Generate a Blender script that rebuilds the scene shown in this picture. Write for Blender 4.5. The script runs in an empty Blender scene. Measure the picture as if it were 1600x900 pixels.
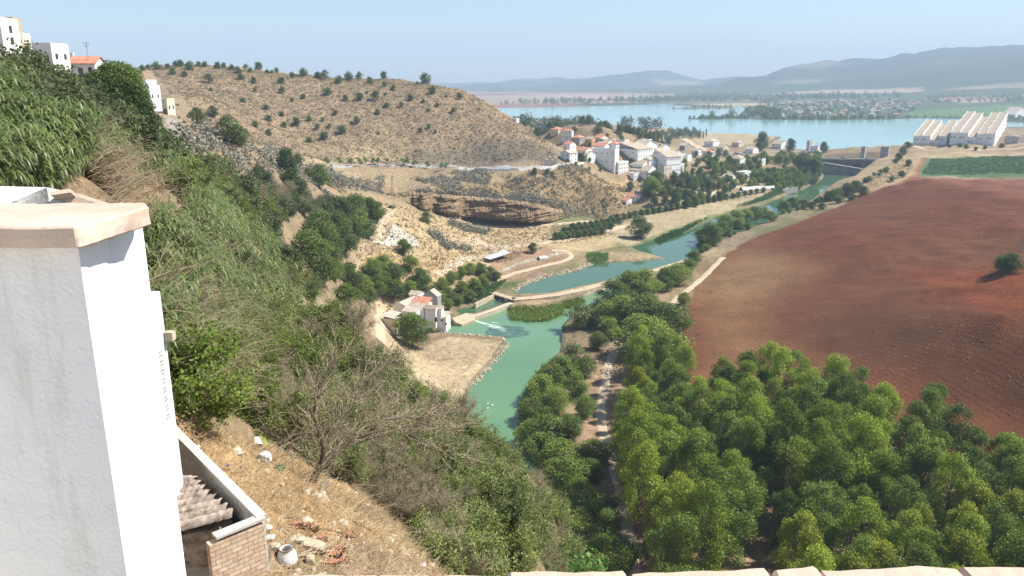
import bpy, math, random
import numpy as np
from mathutils import Vector, Matrix, noise as mnoise
rng = np.random.default_rng(7)
random.seed(7)
R = math.radians
scene = bpy.context.scene
COL = scene.collection

# ------------------------------------------------------------------ camera
CAMZ, FPX, PITCH = 105.0, 1200.0, R(14.93)
cam_d = bpy.data.cameras.new('camera')
cam_d.sensor_width = 36.0
cam_d.lens = 36.0 * FPX / 1600.0
cam_d.clip_start, cam_d.clip_end = 0.05, 60000
cam = bpy.data.objects.new('camera', cam_d)
COL.objects.link(cam)
cam.location = (0, 0, CAMZ)
cam.rotation_euler = (math.pi / 2 - PITCH, 0, 0)
scene.camera = cam

# ------------------------------------------------------------------ sky, sun, exposure
SUN_AZ, SUN_EL = R(80), R(51)            # azimuth clockwise from the view direction
world = bpy.data.worlds.new('World')
scene.world = world
world.use_nodes = True
nt = world.node_tree
nt.nodes.clear()
sky = nt.nodes.new('ShaderNodeTexSky')
sky.sky_type = 'NISHITA'
sky.sun_disc = False
sky.sun_elevation = SUN_EL
sky.sun_rotation = SUN_AZ
sky.altitude = 150
sky.air_density = 1.0
sky.dust_density = 0.5
sky.ozone_density = 2.2
bg = nt.nodes.new('ShaderNodeBackground')
bg.inputs['Strength'].default_value = 0.086
wo = nt.nodes.new('ShaderNodeOutputWorld')
nt.links.new(sky.outputs[0], bg.inputs[0])
nt.links.new(bg.outputs[0], wo.inputs[0])
sun_d = bpy.data.lights.new('sun', 'SUN')
sun_d.energy = 5.0
sun_d.angle = R(0.55)
sun_d.color = (1.0, 0.955, 0.88)
sun = bpy.data.objects.new('sun', sun_d)
COL.objects.link(sun)
sv = Vector((math.sin(SUN_AZ) * math.cos(SUN_EL), math.cos(SUN_AZ) * math.cos(SUN_EL), math.sin(SUN_EL)))
sun.rotation_euler = sv.to_track_quat('Z', 'Y').to_euler()
sun.location = (50, 20, 200)
scene.view_settings.view_transform = 'Standard'
scene.view_settings.look = 'None'
scene.view_settings.gamma = 1.0
scene.view_settings.exposure = 0.9
scene.view_settings.use_curve_mapping = False
scene.cycles.max_bounces = 6
scene.cycles.diffuse_bounces = 2
scene.cycles.glossy_bounces = 2
scene.cycles.transmission_bounces = 4
scene.cycles.volume_bounces = 0
scene.cycles.transparent_max_bounces = 6
scene.cycles.use_denoising = True
scene.cycles.sample_clamp_indirect = 4.0

# ------------------------------------------------------------------ projection helpers (photo coordinates 1600x900)
CP, SP = math.cos(PITCH), math.sin(PITCH)
def ray(px, py):
    a = px - 800.0; b = py - 450.0
    return (a, FPX * CP - b * SP, -FPX * SP - b * CP)
def atD(px, py, D):
    x, y, z = ray(px, py); k = D / math.hypot(x, y)
    return Vector((x * k, y * k, CAMZ + z * k))
def atZ(px, py, z0):
    x, y, z = ray(px, py); k = (z0 - CAMZ) / z
    return Vector((x * k, y * k, z0))
def project(x, y, z):
    dy = y * CP - (z - CAMZ) * SP
    up = y * SP + (z - CAMZ) * CP
    return 800 + FPX * x / dy, 450 - FPX * up / dy

# ------------------------------------------------------------------ terrain control points
CPTS = []
def D(px, py, d, dz=0.0):
    v = atD(px, py, d); CPTS.append((v.x, v.y, v.z + dz))
def Z(px, py, z):
    v = atZ(px, py, z); CPTS.append((v.x, v.y, v.z))
def T(px, r, z):                                   # azimuth of a photo column, metres out, height
    a = math.atan((px - 800) / (FPX * CP)); CPTS.append((r * math.sin(a), r * math.cos(a), z))
# town side, far left
for px in (-500, -250): 
    for r, z in ((3, 99), (10, 98), (30, 101), (70, 107), (140, 112), (300, 116), (800, 110)): T(px, r, z)
for r, z in ((3, 99), (8, 98), (20, 98.5), (50, 103.5), (100, 109), (140, 111), (220, 112), (500, 105), (900, 105)): T(0, r, z)
for r, z in ((8, 97.5), (25, 98.5), (60, 101.5), (110, 104.5), (190, 108), (260, 107), (500, 95)): T(100, r, z)
for r, z in ((10, 96.5), (18, 98), (30, 98), (50, 98.5), (90, 100), (150, 100.5), (210, 103), (260, 98), (380, 82), (560, 80)): T(200, r, z)
D(230, 178, 280); D(262, 182, 292); D(300, 200, 265); D(330, 215, 290); D(290, 250, 130); D(300, 305, 70)
for r, z in ((12, 95), (20, 94.5), (28, 92.5), (32, 91.8), (40, 92), (55, 92.5), (110, 91)): T(300, r, z)
D(350, 215, 300, -3); D(400, 235, 310); D(400, 300, 160, -4); D(340, 260, 190)
for r, z in ((16, 94), (24, 93), (32, 89), (40, 87.5), (50, 87), (80, 85)): T(400, r, z)
D(440, 250, 380); D(460, 290, 360); D(500, 258, 520); D(560, 470, 62, -2.5); D(480, 330, 300, -4); D(500, 400, 255, -6); D(545, 415, 320)
for r, z in ((16, 93.5), (21.5, 92.3), (33, 87), (45, 83), (55, 82.5), (65, 82), (100, 71), (150, 60), (200, 49)): T(500, r, z)
D(610, 326, 430); D(620, 372, 412); D(650, 400, 405); D(560, 440, 330); D(600, 400, 370); D(560, 340, 400, -4); D(600, 300, 460, -3)
for r, z in ((14, 93), (20, 91.2), (30, 86), (42, 84), (55, 83), (66, 80.5), (78, 74), (100, 60), (150, 42), (220, 19)): T(600, r, z)
for r, z in ((12, 92.5), (18, 90), (32, 81), (45, 79.5), (60, 77), (70, 70), (85, 55), (110, 36), (150, 16), (190, 4)): T(700, r, z)
for r, z in ((12, 91), (20, 85), (32, 79), (45, 76), (57, 73.3), (68, 62), (80, 48), (105, 26), (140, 5), (165, 1)): T(800, r, z)
for r, z in ((5, 99), (12, 90), (25, 81), (38, 77), (50, 74), (60, 62), (75, 36), (100, 12), (125, 2)): T(870, r, z)
for r, z in ((5, 98), (12, 86), (25, 72), (40, 58), (60, 30), (90, 6), (130, 2)): T(960, r, z)
for px in (1150, 1400, 1650, 2000):
    for r, z in ((5, 98), (12, 84), (25, 66), (45, 38), (70, 10), (95, 2), (130, 2), (170, 2.2)): T(px, r, z)
# valley floor, river banks
for px, py in ((960, 860), (1000, 700), (1180, 850), (1250, 760), (1400, 800), (1550, 760), (950, 600), (960, 560), (880, 580), (1040, 480),
               (1070, 430), (900, 520), (1100, 580), (1250, 590), (1450, 640), (1590, 660)): Z(px, py, 2.2)
for px, py in ((640, 560), (700, 540), (780, 550), (700, 600), (610, 520)): Z(px, py, 2.2)
for px, py in ((590, 480),): Z(px, py, 6)
for px, py in ((700, 470), (740, 460), (760, 440)): Z(px, py, 3.5)
for px, py in ((790, 425), (850, 412), (890, 400), (960, 400), (920, 385), (1000, 385), (1060, 345), (1130, 320), (1180, 305)): Z(px, py, 4.2)
Z(720, 420, 9); Z(800, 395, 6.5); Z(860, 382, 7); Z(940, 360, 6); Z(1000, 335, 6); Z(1080, 310, 6); Z(1150, 295, 6.5); Z(1220, 275, 7)
# cliff foot and terrace above it
for px, py, z in ((690, 345, 14), (740, 350, 12), (800, 354, 11), (860, 350, 10.5), (930, 345, 8.5), (900, 365, 7.5)): Z(px, py, z)
D(700, 375, 450); D(730, 390, 455); D(660, 335, 470); D(690, 315, 520, -2)
for px, py, d in ((700, 300, 560), (760, 302, 572), (820, 303, 580), (870, 310, 585)): D(px, py, d)
for px, py, d in ((520, 262, 560), (560, 261, 585), (620, 263, 600), (700, 264, 610), (770, 266, 618), (830, 266, 622), (870, 258, 640)): D(px, py, d)
D(560, 280, 545); D(640, 285, 575); D(800, 285, 595); D(560, 300, 520); D(640, 298, 545)
D(900, 262, 640); D(950, 272, 640); D(985, 285, 655); D(910, 330, 610); D(960, 315, 650); D(880, 290, 605); D(930, 295, 625)
Z(1000, 305, 9); Z(985, 325, 7.5); Z(1000, 290, 14); Z(1060, 285, 10); 
# village
D(880, 235, 700); D(930, 215, 760); D(1000, 240, 760); D(1050, 270, 740); D(1060, 235, 850); D(990, 215, 880); D(900, 205, 820)
D(870, 195, 860); D(830, 185, 900)
# brown hill
for px, py, d in ((210, 108, 830), (300, 102, 850), (400, 110, 860), (500, 122, 860), (600, 127, 850), (660, 133, 830), (705, 136, 805),
                  (740, 152, 790), (780, 175, 770), (820, 200, 750), (860, 228, 715)): D(px, py, d)
for px, py, d in ((705, 136, 805), (740, 152, 790), (762, 163, 780), (780, 175, 770), (800, 188, 758), (820, 200, 750), (840, 214, 732), (860, 228, 715)):
    if px in (762, 800, 840): D(px, py, d)
    D(px, py + 7, d + 45); D(px, min(py + 22, 205) if py < 190 else py + 4, d + 110)
for px, d2, z in ((210, 1050, 100), (400, 1080, 95), (600, 1050, 80), (700, 1000, 60), (780, 930, 45), (840, 900, 32)): T(px, d2, z)
for px, py, d in ((300, 150, 700), (400, 160, 720), (500, 165, 720), (600, 170, 715), (700, 180, 700), (400, 210, 620), (500, 215, 655), (600, 220, 655),
                  (700, 225, 655), (780, 225, 655), (830, 240, 650), (560, 245, 628), (640, 248, 635), (740, 250, 640), (800, 252, 640), (300, 190, 560), (330, 160, 640)): D(px, py, d)
# behind the hill and towards the lake
for px, py, z in ((830, 195, 24), (900, 195, 20), (960, 200, 19), (1010, 215, 18), (1060, 210, 17.5), (1100, 225, 17), (1150, 215, 16.5), (1150, 235, 17),
                  (1230, 232, 17.5), (1280, 238, 18), (1100, 262, 12), (1180, 262, 10), (1250, 255, 9)): Z(px, py, z)
for px in (200, 400, 600): T(px, 1500, 30); T(px, 2200, 20)
# red field hill to the right
for px, py, z in ((1060, 490, 2.6), (1120, 440, 3), (1150, 390, 3.4), (1200, 350, 4.2), (1250, 330, 5), (1300, 312, 7.5)): Z(px, py, z)
for px, py, d in ((1360, 283, 760), (1440, 275, 770), (1500, 278, 760), (1600, 285, 740), (1700, 285, 740), (1450, 330, 575), (1600, 330, 560), (1600, 400, 425), (1400, 400, 435),
                  (1300, 450, 385), (1450, 480, 345), (1600, 520, 305), (1750, 450, 350), (1300, 370, 500), (1500, 370, 480)): D(px, py, d)
for px, py, d in ((1360, 272, 850), (1400, 250, 950), (1440, 240, 1010), (1440, 272, 830), (1600, 275, 830), (1520, 245, 1000), (1600, 247, 1000), (1430, 226, 1130), (1570, 226, 1130), (1650, 225, 1130)): D(px, py, d)
for px, py, z in ((1480, 205, 16.5), (1550, 195, 16.5), (1600, 200, 16.5), (1700, 200, 16.5)): Z(px, py, z)
# far shore, plain, mountains
for px, py, z in ((1100, 160, 22), (1200, 160, 25), (1300, 160, 28), (1200, 178, 17), (1300, 178, 17), (1400, 180, 17), (1450, 165, 22), (1550, 165, 22), (1600, 182, 17), (1700, 180, 18),
                  (760, 168, 16), (850, 160, 18), (950, 155, 20), (1050, 158, 20)): Z(px, py, z)
for px, py, d in ((1000, 148, 5200), (1200, 146, 5200), (1400, 142, 4800), (1600, 138, 4500), (1750, 136, 4500), (800, 148, 5000), (700, 150, 4800)): D(px, py, d)
RIDGE = ((-300, 138), (200, 138), (650, 138), (720, 137), (780, 132), (850, 128), (920, 124), (980, 120), (1030, 119), (1080, 122), (1130, 125), (1150, 130), (1180, 130))
for px, py in RIDGE: D(px, py, 9300)
for px in (-300, 200, 700, 900, 1100, 1300, 1500, 1700, 2000): T(px, 11800, 90)
for px, py in ((1140, 132), (1200, 120), (1250, 110), (1300, 101), (1360, 91), (1400, 88), (1450, 84), (1500, 80), (1550, 77), (1600, 74), (1700, 68), (2000, 64)): D(px, py, 7400)
for px in (1200, 1400, 1600): T(px, 9500, 200)

CA = np.array(CPTS, float)
cu = np.stack([np.arctan2(CA[:, 0], CA[:, 1]), np.log(np.hypot(CA[:, 0], CA[:, 1]))], 1)
def phi(r2): return np.sqrt(r2 + 0.0009)
n_c = len(CA)
M = np.zeros((n_c + 3, n_c + 3))
d2 = ((cu[:, None, :] - cu[None, :, :]) ** 2).sum(-1)
M[:n_c, :n_c] = phi(d2)
M[:n_c, n_c] = 1; M[:n_c, n_c + 1:] = cu
M[n_c:, :n_c] = M[:n_c, n_c:].T
M[:n_c, :n_c] -= np.eye(n_c) * 2e-3
W = np.linalg.lstsq(M, np.concatenate([CA[:, 2], np.zeros(3)]), rcond=None)[0]

# water outlines in photo columns, put down on their levels
def W2(pts, z): return np.array([atZ(px, py, z)[:2] for px, py in pts])
LAKE_Z, UP_Z, RIV_Z = 15.0, 2.0, 0.0
lake = W2([(690, 178), (740, 170), (790, 168.5), (850, 168), (930, 166), (1010, 163.5), (1060, 161.5), (1045, 164), (1100, 167), (1160, 166), (1165, 170), (1155, 179), (1170, 186), (1200, 188),
           (1290, 188), (1370, 187.5), (1440, 184.5), (1500, 186), (1560, 190), (1600, 192), (1680, 195), (1680, 200), (1600, 199), (1500, 199), (1440, 215), (1405, 236), (1290, 236), (1235, 232), (1205, 226),
           (1222, 214), (1160, 209), (1090, 207.5), (1040, 200), (960, 196), (870, 186), (800, 183), (740, 182)], LAKE_Z)
island = W2([(1073, 186.3), (1085, 184), (1120, 183), (1160, 182.5), (1180, 183.5), (1165, 186), (1110, 187)], LAKE_Z)
beach = W2([(1045, 170.5), (1075, 168), (1130, 166.5), (1150, 167), (1145, 169.5), (1080, 171)], LAKE_Z)
upper = W2([(803, 460), (812, 449), (850, 434), (900, 424), (930, 411), (985, 409), (1040, 404), (1000, 393), (985, 386), (1020, 376), (1065, 366), (1110, 345), (1150, 331), (1190, 322), (1230, 305), (1262, 293), (1285, 280), (1290, 262), (1385, 260),
            (1368, 272), (1345, 280), (1325, 292), (1290, 305), (1262, 315), (1230, 330), (1190, 350), (1130, 372), (1075, 408), (1000, 428), (950, 438), (860, 458)], UP_Z)
canal = W2([(712, 484), (745, 478), (780, 467), (800, 471), (780, 477), (745, 488), (722, 494)], UP_Z - 1.2)
lower = W2([(672, 521), (690, 505), (735, 502), (760, 492), (795, 482), (800, 490), (860, 478), (905, 466), (960, 448), (1000, 442), (950, 470), (900, 490), (880, 510), (875, 550), (845, 575), (822, 610), (812, 660), (822, 700),
            (870, 760), (905, 800), (930, 850), (960, 930), (900, 960), (860, 860), (800, 790), (745, 740), (722, 690), (722, 650), (738, 600), (775, 560), (791, 538), (786, 530), (745, 527), (700, 523)], RIV_Z)
WAT = [(lake, LAKE_Z, 3.0), (upper, UP_Z, 1.2), (lower, RIV_Z, 1.2), (canal, UP_Z - 1.2, 0.8)]
LAND = [(island, LAKE_Z), (beach, LAKE_Z)]

def inside(P, x, y):
    x = np.asarray(x, float); y = np.asarray(y, float)
    ins = np.zeros(x.shape, bool)
    n = len(P)
    for i in range(n):
        x1, y1 = P[i]; x2, y2 = P[(i + 1) % n]
        if y1 == y2: continue
        c = ((y1 > y) != (y2 > y)) & (x < (x2 - x1) * (y - y1) / (y2 - y1) + x1)
        ins ^= c
    return ins
def segdist(P, x, y, closed=True):
    d = np.full(np.shape(x), 1e18)
    n = len(P)
    for i in range(n if closed else n - 1):
        ax, ay = P[i]; bx, by = P[(i + 1) % n]
        vx, vy = bx - ax, by - ay
        t = np.clip(((x - ax) * vx + (y - ay) * vy) / (vx * vx + vy * vy + 1e-12), 0, 1)
        d = np.minimum(d, (x - ax - t * vx) ** 2 + (y - ay - t * vy) ** 2)
    return np.sqrt(d)

# value noise, vectorised
_tab = rng.random((256, 256))
def vnoise(x, y):
    xi = np.floor(x).astype(int); yi = np.floor(y).astype(int)
    fx = x - xi; fy = y - yi
    fx = fx * fx * (3 - 2 * fx); fy = fy * fy * (3 - 2 * fy)
    a = _tab[xi & 255, yi & 255]; b = _tab[(xi + 1) & 255, yi & 255]
    c = _tab[xi & 255, (yi + 1) & 255]; d = _tab[(xi + 1) & 255, (yi + 1) & 255]
    return (a * (1 - fx) + b * fx) * (1 - fy) + (c * (1 - fx) + d * fx) * fy - 0.5
def fbm(x, y, o=4):
    s = 0; a = 1.0
    for k in range(o):
        s = s + a * vnoise(x * 2 ** k + 17.3 * k, y * 2 ** k - 9.1 * k); a *= 0.5
    return s

redfield_px = [(1062, 490), (1085, 455), (1130, 400), (1165, 375), (1240, 348), (1300, 325), (1345, 300), (1362, 283), (1400, 280), (1440, 276), (1600, 278), (1800, 280), (1800, 700), (1600, 690), (1350, 620), (1220, 620), (1100, 600)]
def terrain_raw(x, y):
    sh = np.shape(x)
    x = np.ravel(x).astype(float); y = np.ravel(y).astype(float)
    u = np.arctan2(x, y); v = np.log(np.maximum(np.hypot(x, y), 1.0))
    z = np.full(x.shape, W[n_c]) + W[n_c + 1] * u + W[n_c + 2] * v
    for s in range(0, len(x), 200000):
        e = slice(s, s + 200000)
        acc = np.zeros(len(x[e]))
        for k in range(n_c):
            acc += W[k] * phi((u[e] - cu[k, 0]) ** 2 + (v[e] - cu[k, 1]) ** 2)
        z[e] += acc
    r = np.hypot(x, y)
    # relief detail, growing with steepness of the region
    high = np.clip((z - 6) / 20, 0, 1)
    z = z + high * (fbm(x / 40, y / 40) * np.clip(r / 300, 0.05, 1.0) * 5 + fbm(x / 9, y / 9, 3) * np.clip(r / 250, 0.25, 1.0) * 1.3)
    z = z + fbm(x / 600, y / 600, 5) * np.clip((r - 4500) / 2500, 0, 1) * 95 * np.clip((z - 30) / 80, 0, 1)
    z = z + fbm(x / 25, y / 25, 3) * 0.35
    return z.reshape(sh)
def terrain_full(x, y):
    z = terrain_raw(x, y)
    r = np.hypot(x, y)
    for wi, (P, lv, dep) in enumerate(WAT):
        far = lv == LAKE_Z
        if far: sel = (r > 900)
        else: sel = (r < 1050) & (r > 100)
        xs, ys = x[sel], y[sel]
        zz = z[sel]
        ins = inside(P, xs, ys)
        oth = np.zeros(len(xs), bool)
        if not far:
            for wj, (P2, _, _) in enumerate(WAT[1:]):
                if wj + 1 != wi: oth |= inside(P2, xs, ys)
        if far:
            for Q, _ in LAND: ins &= ~inside(Q, xs, ys)
        dd = segdist(P, xs, ys)
        if far:
            for Q, _ in LAND: dd = np.minimum(dd, segdist(Q, xs, ys))
        w = 40.0 if far else 7.0
        t = np.clip(dd / w, 0, 1)
        low = lv - dep * np.clip(dd / (w * 0.35), 0.08, 1)
        bankh = lv + 0.35 + (1.2 if not far else 1.5) * t
        outz = np.where(t < 1, bankh * (1 - t * t) + np.maximum(zz, lv + 0.6) * t * t, np.where(dd < w * 8, np.maximum(zz, lv + 0.6), zz))
        z[sel] = np.where(oth, zz, np.where(ins, np.minimum(low, lv - 0.1), outz))
    return z

# polar sheet: fine near the valley, reaching the horizon
rows = [2.5]
while rows[-1] < 14000:
    r_ = rows[-1]
    rows.append(r_ + max(0.35 if r_ > 12 else 0.25, min(0.012 * r_, r_ * r_ * 1.45 / (1200 * 100))))
RR = np.array(rows)
NT = 820
TH = np.linspace(R(-44), R(44), NT)
GX = RR[:, None] * np.sin(TH)[None, :]
GY = RR[:, None] * np.cos(TH)[None, :]
GZ = terrain_full(GX, GY)

# cut for the yard inside the brick garden wall
_P = [atZ(262, 664, 95.85), atZ(408, 806, 95.85), atZ(432, 1500, 94), atZ(60, 1500, 94), atZ(120, 640, 95.85)]
_P = np.array([(v.x, v.y) for v in _P]); _k = inside(_P, GX, GY) & (np.hypot(GX, GY) < 24)
GZ[_k] = np.minimum(GZ[_k], 93.0)
def ground(x, y):
    x = np.asarray(x, float); y = np.asarray(y, float)
    r = np.hypot(x, y); t = np.arctan2(x, y)
    i = np.clip(np.searchsorted(RR, r) - 1, 0, len(RR) - 2)
    fi = np.clip((r - RR[i]) / (RR[i + 1] - RR[i]), 0, 1)
    tj = np.clip((t - TH[0]) / (TH[1] - TH[0]), 0, NT - 1.001)
    j = tj.astype(int); fj = tj - j
    return (GZ[i, j] * (1 - fj) + GZ[i, j + 1] * fj) * (1 - fi) + (GZ[i + 1, j] * (1 - fj) + GZ[i + 1, j + 1] * fj) * fi
def g(x, y): return float(ground(np.array([x]), np.array([y]))[0])
def hit(px, py, h=0.0, near=6.0, far=13000.0):
    """point of the ground under the first place where the sight line comes within h of it"""
    x, y, z = ray(px, py); L = math.hypot(x, y)
    ds = RR[(RR >= near) & (RR <= far)]
    zz = CAMZ + z / L * ds
    gz = ground(x / L * ds, y / L * ds) + h
    k = np.nonzero(zz <= gz)[0]
    if len(k) == 0: return None
    k = k[0]
    if k > 0:
        a = zz[k - 1] - gz[k - 1]; b = zz[k] - gz[k]
        dd = ds[k - 1] + (ds[k] - ds[k - 1]) * a / (a - b + 1e-9)
    else: dd = ds[k]
    X, Y = x / L * dd, y / L * dd
    return Vector((X, Y, g(X, Y)))
def poly_world(pts, h=0.0, near=6.0, far=13000.0):
    out = []
    for px, py in pts:
        p = hit(px, py, h, near, far)
        if p is not None: out.append((p.x, p.y))
    return np.array(out)
# ------------------------------------------------------------------ materials
def newmat(name):
    m = bpy.data.materials.new(name); m.use_nodes = True
    n = m.node_tree.nodes; l = m.node_tree.links
    b = n['Principled BSDF']
    return m, n, l, b
def noisemat(name, c1, c2, scale=4.0, rough=0.9, bump=0.3, detail=6, bscale=None, lo=0.35, hi=0.65, spec=0.3, coord='Object', stretch=None, bdist=0.02):
    m, n, l, b = newmat(name)
    tc = n.new('ShaderNodeTexCoord'); src = tc.outputs[coord]
    if stretch:
        mp = n.new('ShaderNodeMapping'); mp.inputs['Scale'].default_value = stretch
        l.new(src, mp.inputs[0]); src = mp.outputs[0]
    t = n.new('ShaderNodeTexNoise'); t.inputs['Scale'].default_value = scale; t.inputs['Detail'].default_value = detail; t.inputs['Roughness'].default_value = 0.65
    l.new(src, t.inputs['Vector'])
    r = n.new('ShaderNodeValToRGB'); r.color_ramp.elements[0].position = lo; r.color_ramp.elements[1].position = hi
    r.color_ramp.elements[0].color = (*c1, 1); r.color_ramp.elements[1].color = (*c2, 1)
    l.new(t.outputs[0], r.inputs[0]); l.new(r.outputs[0], b.inputs['Base Color'])
    b.inputs['Roughness'].default_value = rough
    b.inputs['Specular IOR Level'].default_value = spec
    if bump:
        t2 = n.new('ShaderNodeTexNoise'); t2.inputs['Scale'].default_value = bscale or scale * 3; t2.inputs['Detail'].default_value = 5
        l.new(src, t2.inputs['Vector'])
        bp = n.new('ShaderNodeBump'); bp.inputs['Strength'].default_value = bump; bp.inputs['Distance'].default_value = bdist
        l.new(t2.outputs[0], bp.inputs['Height']); l.new(bp.outputs[0], b.inputs['Normal'])
    return m
def leafmat(name, dark, light, scale=0.9, trans=0.3, vary=0.35, rough=0.55):
    m, n, l, b = newmat(name)
    tc = n.new('ShaderNodeTexCoord')
    t = n.new('ShaderNodeTexNoise'); t.inputs['Scale'].default_value = scale; t.inputs['Detail'].default_value = 8; t.inputs['Roughness'].default_value = 0.8
    l.new(tc.outputs['Object'], t.inputs['Vector'])
    oi = n.new('ShaderNodeObjectInfo')
    ad = n.new('ShaderNodeMath'); ad.operation = 'MULTIPLY_ADD'; ad.inputs[1].default_value = vary; 
    l.new(oi.outputs['Random'], ad.inputs[0]); l.new(t.outputs[0], ad.inputs[2])
    r = n.new('ShaderNodeValToRGB'); r.color_ramp.elements[0].position = 0.38 + vary * 0.3; r.color_ramp.elements[1].position = 0.62 + vary * 0.7
    r.color_ramp.elements[0].color = (*dark, 1); r.color_ramp.elements[1].color = (*light, 1)
    l.new(ad.outputs[0], r.inputs[0])
    l.new(r.outputs[0], b.inputs['Base Color'])
    b.inputs['Roughness'].default_value = rough; b.inputs['Specular IOR Level'].default_value = 0.25
    tr = n.new('ShaderNodeBsdfTranslucent'); l.new(r.outputs[0], tr.inputs[0])
    mx = n.new('ShaderNodeMixShader'); mx.inputs[0].default_value = trans
    l.new(b.outputs[0], mx.inputs[1]); l.new(tr.outputs[0], mx.inputs[2])
    l.new(mx.outputs[0], n['Material Output'].inputs['Surface'])
    return m

M_ = {}
M_['leaf_grove'] = leafmat('leaf_grove', (0.10, 0.155, 0.012), (0.30, 0.39, 0.035), 0.35, vary=0.5)
M_['leaf_yellow'] = leafmat('leaf_yellow', (0.12, 0.15, 0.012), (0.32, 0.36, 0.03), 0.35, vary=0.4)
M_['leaf_deep'] = leafmat('leaf_deep', (0.075, 0.125, 0.015), (0.21, 0.29, 0.04), 0.35, vary=0.4)
M_['leaf_bank'] = leafmat('leaf_bank', (0.085, 0.13, 0.018), (0.22, 0.295, 0.045), 0.4)
M_['leaf_dark'] = leafmat('leaf_dark', (0.055, 0.09, 0.02), (0.145, 0.20, 0.04), 0.6)
M_['leaf_olive'] = leafmat('leaf_olive', (0.065, 0.09, 0.035), (0.14, 0.17, 0.065), 0.8)
M_['leaf_grey'] = leafmat('leaf_grey', (0.10, 0.13, 0.045), (0.21, 0.25, 0.09), 0.9)
M_['leaf_bush'] = leafmat('leaf_bush', (0.085, 0.125, 0.03), (0.25, 0.30, 0.08), 1.2, vary=0.3)
M_['leaf_bright'] = leafmat('leaf_bright', (0.06, 0.13, 0.03), (0.15, 0.28, 0.06), 0.8)
M_['leaf_reed'] = leafmat('leaf_reed', (0.085, 0.13, 0.045), (0.27, 0.33, 0.12), 0.35, vary=0.0, trans=0.4, rough=0.4)
M_['leaf_reed_dark'] = leafmat('leaf_reed_dark', (0.03, 0.075, 0.035), (0.10, 0.19, 0.07), 0.35, vary=0.0, trans=0.35, rough=0.35)
M_['leaf_crop'] = leafmat('leaf_crop', (0.06, 0.13, 0.05), (0.11, 0.21, 0.08), 0.1, vary=0.0)
M_['cane'] = noisemat('dry_cane', (0.30, 0.22, 0.14), (0.55, 0.42, 0.30), 0.6, bump=0)
M_['cactus'] = noisemat('cactus_pad', (0.13, 0.13, 0.10), (0.33, 0.31, 0.24), 0.35, bump=0)
M_['twig'] = noisemat('grey_twig', (0.22, 0.17, 0.11), (0.45, 0.37, 0.25), 1.5, bump=0)
M_['bark'] = noisemat('bark', (0.08, 0.06, 0.045), (0.20, 0.16, 0.12), 3, bump=0.5)
M_['straw'] = noisemat('straw', (0.30, 0.20, 0.10), (0.60, 0.45, 0.26), 1.0, bump=0)
M_['tuft'] = leafmat('dry_tuft', (0.20, 0.15, 0.09), (0.40, 0.30, 0.17), 0.12, trans=0.45, vary=0.0)
M_['white'] = noisemat('whitewash', (0.74, 0.71, 0.67), (0.84, 0.815, 0.78), 0.7, bump=0.12, bscale=40, rough=0.85, bdist=0.01)
M_['whitefar'] = noisemat('whitewash_weathered', (0.74, 0.72, 0.69), (0.87, 0.86, 0.83), 0.18, bump=0, rough=0.9)
M_['cream'] = noisemat('cream_render', (0.52, 0.46, 0.34), (0.66, 0.60, 0.48), 0.3, bump=0)
M_['ochre'] = noisemat('ochre_render', (0.50, 0.30, 0.14), (0.60, 0.38, 0.20), 0.3, bump=0)
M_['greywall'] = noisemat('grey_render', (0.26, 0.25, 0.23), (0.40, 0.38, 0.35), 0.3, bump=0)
M_['concrete'] = noisemat('concrete', (0.34, 0.31, 0.26), (0.55, 0.51, 0.43), 0.5, bump=0.2, bscale=3)
M_['damwall'] = noisemat('dam_concrete', (0.15, 0.145, 0.13), (0.28, 0.27, 0.24), 0.12, bump=0)
M_['tile_red'] = noisemat('red_tiles', (0.38, 0.15, 0.09), (0.55, 0.26, 0.17), 0.6, bump=0)
M_['tile_tan'] = noisemat('tan_tiles', (0.30, 0.24, 0.18), (0.46, 0.38, 0.29), 0.5, bump=0)
M_['tile_grey'] = noisemat('pale_worn_tiles', (0.34, 0.29, 0.22), (0.50, 0.43, 0.34), 0.5, bump=0)
M_['pane'] = noisemat('dark_window', (0.02, 0.022, 0.026), (0.05, 0.055, 0.06), 2, bump=0, rough=0.25, spec=0.5)
M_['metal'] = noisemat('grey_metal', (0.22, 0.22, 0.22), (0.40, 0.40, 0.39), 2, bump=0, rough=0.5)
M_['rust'] = noisemat('rusty_iron', (0.10, 0.05, 0.03), (0.22, 0.11, 0.06), 6, bump=0.2)
M_['sheet'] = noisemat('corrugated_sheet', (0.32, 0.32, 0.31), (0.52, 0.52, 0.50), 0.6, bump=0, rough=0.6)
M_['dirt'] = noisemat('pale_dirt', (0.34, 0.26, 0.17), (0.52, 0.42, 0.29), 0.5, bump=0.2, bscale=3)
M_['asphalt'] = noisemat('pale_worn_asphalt', (0.22, 0.21, 0.20), (0.34, 0.33, 0.31), 0.2, bump=0)
M_['rock'] = noisemat('pale_rock', (0.34, 0.28, 0.19), (0.55, 0.48, 0.36), 1.2, bump=0.5, bscale=5, bdist=0.08)
M_['rubble'] = noisemat('white_rubble', (0.36, 0.33, 0.26), (0.62, 0.58, 0.49), 1.2, bump=0.3)
M_['black'] = noisemat('black_paint', (0.01, 0.01, 0.012), (0.02, 0.02, 0.022), 2, bump=0, rough=0.3)

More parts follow.
